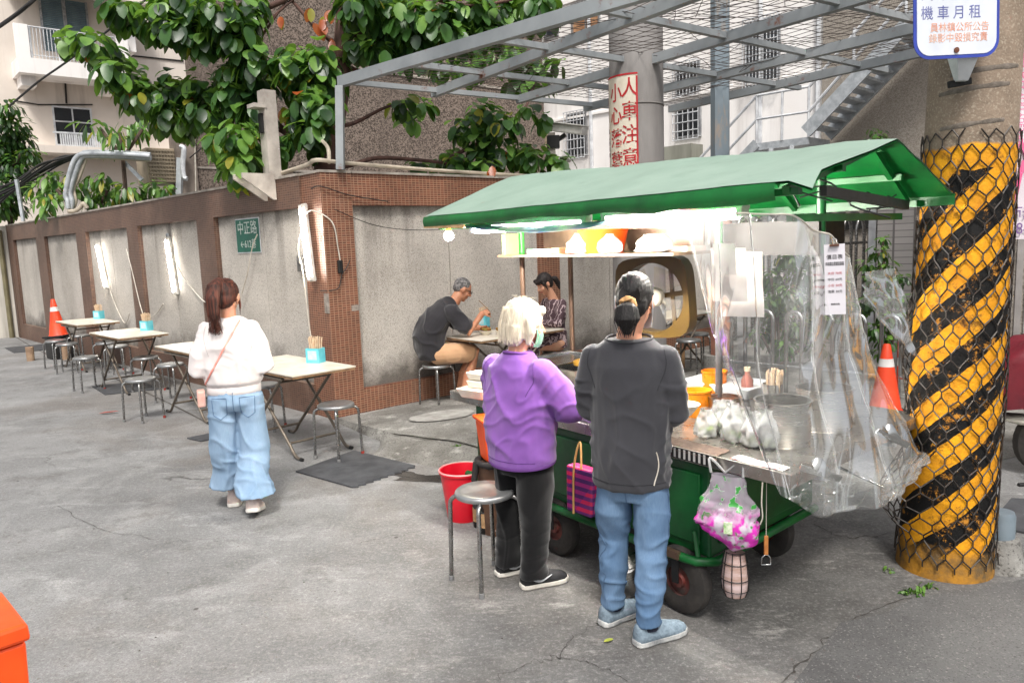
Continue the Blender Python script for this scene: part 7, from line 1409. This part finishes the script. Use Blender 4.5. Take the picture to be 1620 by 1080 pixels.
# ---------------------------------------------------------------- steel hoop railing, gate and shrubs at the back of the stall
rA = G(1420, 652); rB = rA + LD*1.9; rl = thing('hoop_railing', 'stainless steel hoop railing standing behind the cart', 'railing', (rA+rB)/2); nh = 6; hz = .92; hwd = (rB-rA).length/nh
for i in range(nh):
    a = rA+LD*(hwd*i+.0); b = a+LD*hwd*.52; c = (a+b)/2; r_ = hwd*.26
    MB().tube([a, a+V((0,0,hz-r_))]+arc(c+V((0,0,hz-r_)), -LD, V((0,0,1)), r_, 0, math.pi, 12)[1:-1]+[b+V((0,0,hz-r_)), b], .021, 10).build('hoop', MT['stainless'], rl, smooth=60)
MB().tube([rA-LD*.2+V((0,0,.34)), rB+V((0,0,.34))], .019, 8).build('rail', MT['stainless'], rl, smooth=60)
gA, gB = D(1135, 400, 11.4), D(1412, 400, 14.4); gt = thing('hoop_gate', 'tall steel gate of overlapping round topped hoops seen under the cart roof', 'gate', (gA.x, gA.y, 0)); gd = V((gB.x-gA.x, gB.y-gA.y, 0)); L_ = gd.length; gd.normalize(); n_ = 12
for i in range(n_):
    a = V((gA.x, gA.y, 0))+gd*(L_*i/n_); b = a+gd*(L_/n_*1.6); c = (a+b)/2; r_ = L_/n_*.8; z_ = 2.04
    MB().tube([a+V((0,0,.1)), a+V((0,0,z_-r_))]+arc(c+V((0,0,z_-r_)), -gd, V((0,0,1)), r_, 0, math.pi, 12)[1:-1]+[b+V((0,0,z_-r_)), b+V((0,0,.1))], .028, 8).build('hoop', MT['chrome'], gt, smooth=60)
for z_ in (.15, 1.5): MB().tube([V((gA.x, gA.y, z_)), V((gB.x, gB.y, z_))], .025, 8).build('rail', MT['chrome'], gt, smooth=60)
def shrub(lab, cl, y, n, l, **kw):
    b = D(cl[0][0], 600, y); t = thing('shrub', lab, 'shrub', (b.x, b.y, 0), 'shrubs behind the railing')
    for px, py, rp in cl[::3]: P = D(px, py, y); MB().tube(spline([V((b.x,b.y,0)), V(((b.x+P.x)/2+.05, b.y, P.z*.5)), P], 4), [.018]*9, 5).build('stem', twig, t, smooth=60)
    crown(t, cl, y, n, l, **kw)
shrub('loose light green shrub between the vinyl sheet and the striped pole', [(1390,400,16),(1400,425,20),(1380,440,18),(1410,450,18),(1395,470,22),(1375,480,20),(1420,475,14),(1405,500,20),(1385,520,20),(1400,540,18),(1430,440,10),(1370,420,14),(1396,380,9),(1425,500,12),(1390,560,14)], 8.6, 70, .085, wts=(3,4,3,.1,0), ratio=.5, droop=.4)
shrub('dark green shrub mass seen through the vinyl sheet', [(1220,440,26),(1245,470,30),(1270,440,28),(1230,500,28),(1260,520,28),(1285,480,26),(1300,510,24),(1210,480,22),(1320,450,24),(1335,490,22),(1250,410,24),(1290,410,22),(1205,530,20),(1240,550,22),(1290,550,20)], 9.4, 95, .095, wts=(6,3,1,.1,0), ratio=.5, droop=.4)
shrub('small twiggy shrub poking above the gate under the cart roof', [(1195,350,12),(1215,356,12),(1262,348,11),(1180,345,9),(1240,352,9)], 10.2, 40, .10, wts=(7,2,.3,0,0), ratio=.45, droop=.4)
q = G(1110, 592); tag(MB().box(V((q.x-.35,q.y+.5,.14)), (.40,.30,.26), M.Rotation(R(20),3,'Z')).build('cardboard_box', mat('cardboard', (150,118,84), .85, (120,92,64), 6), None, bev=.006), 'open brown cardboard box under the right table behind the stools', 'box')
# ---------------------------------------------------------------- covered scooter at the right edge
sc = D(1668, 640, 5.3); sc.z = 0; sct = thing('scooter', 'parked white and black scooter half out of the picture, under a red cover', 'scooter', sc)
body_w, body_k = mat('scooter_white', (214,208,196), .25, (190,184,172), 4), mat('scooter_dark', (48,50,54), .35, (34,36,38), 6)
X0 = sc + V((-.36,-.15,0))
def loftx(mb, secs, n=18):                      # sections along +X: (x, z-centre, half width y, half height z)
    mb.loft([[X0+V((x, w_*math.cos(t), zc+h*math.sin(t))) for t in (2*math.pi*i/n for i in range(n))] for x, zc, w_, h in secs])
m_ = MB(); loftx(m_, [(-.12,.62,.02,.02),(-.05,.60,.10,.09),(.15,.56,.16,.14),(.45,.52,.17,.15),(.7,.45,.16,.12),(.9,.36,.16,.07),(1.2,.34,.15,.06)]); m_.build('rear_body', body_k, sct, smooth=60)
m_ = MB(); loftx(m_, [(-.10,.40,.02,.01),(-.02,.40,.13,.035),(.3,.36,.19,.04),(.7,.30,.19,.05),(1.2,.28,.17,.04)]); m_.build('side_fairing', body_w, sct, smooth=60)
for x in (.22, 1.42):
    c = X0+V((x,0,.235)); rot = M((V((1,0,0)), V((0,0,1)), V((0,-1,0)))).transposed(); w__ = MB().lathe([(.12,-.05),(.19,-.055),(.23,-.03),(.235,0),(.23,.03),(.19,.055),(.12,.05)], 30, c, rot, caps=False).build('wheel', tyre, sct, smooth=40); MB().lathe([(0,-.03),(.12,-.05),(.125,0),(.12,.05),(0,.03)], 20, c, rot).build('rim', MT['galv'], w__, smooth=40)
m_ = MB(); m_.tube([X0+V((1.42,0,.3)), X0+V((1.28,0,.75)), X0+V((1.22,0,1.02))], [.05,.06,.04], 8).tube([X0+V((1.2,-.32,1.0)), X0+V((1.22,0,1.04)), X0+V((1.2,.32,1.0))], .018, 8); m_.build('steering_column', body_w, sct, smooth=60)
m_ = MB(); m_.tube([X0+V((.05,-.16,.26)), X0+V((.0,-.22,.10)), X0+V((-.05,-.24,.012)), X0+V((-.14,-.25,.01))], .014, 8); m_.build('kick_stand', MT['black'], sct, smooth=60)
cl_ = mat('red_cover_cloth', (112,12,30), .6, (84,10,24), 3, bump=.004, bsc=20); cov = MB()
def cover(u, v):
    a = 2*math.pi*u; sx, sy = math.cos(a), math.sin(a); rx = lerp(.05, .62, min(1, v*1.7)); ry = lerp(.04, .27, min(1, v*1.9)); z = 1.0-.06*v-.50*max(0, v-.42)/.58-.06*math.sin(a*3)*v
    w_ = .05*v*NZ.noise(V((sx*3, sy*3, v*1.5)))+.03*v*NZ.noise(V((sx*8, sy*8, v*2))); return X0+V((.42+sx*(rx+w_), sy*(ry+w_), z+.04*NZ.noise(V((sx*2, sy*2, v*3)))))
tag(cov.grid(70, 26, cover, wrap=True).build('scooter_cover', cl_, smooth=180), 'dark red cloth cover draped over the scooter at the right edge', 'cover')
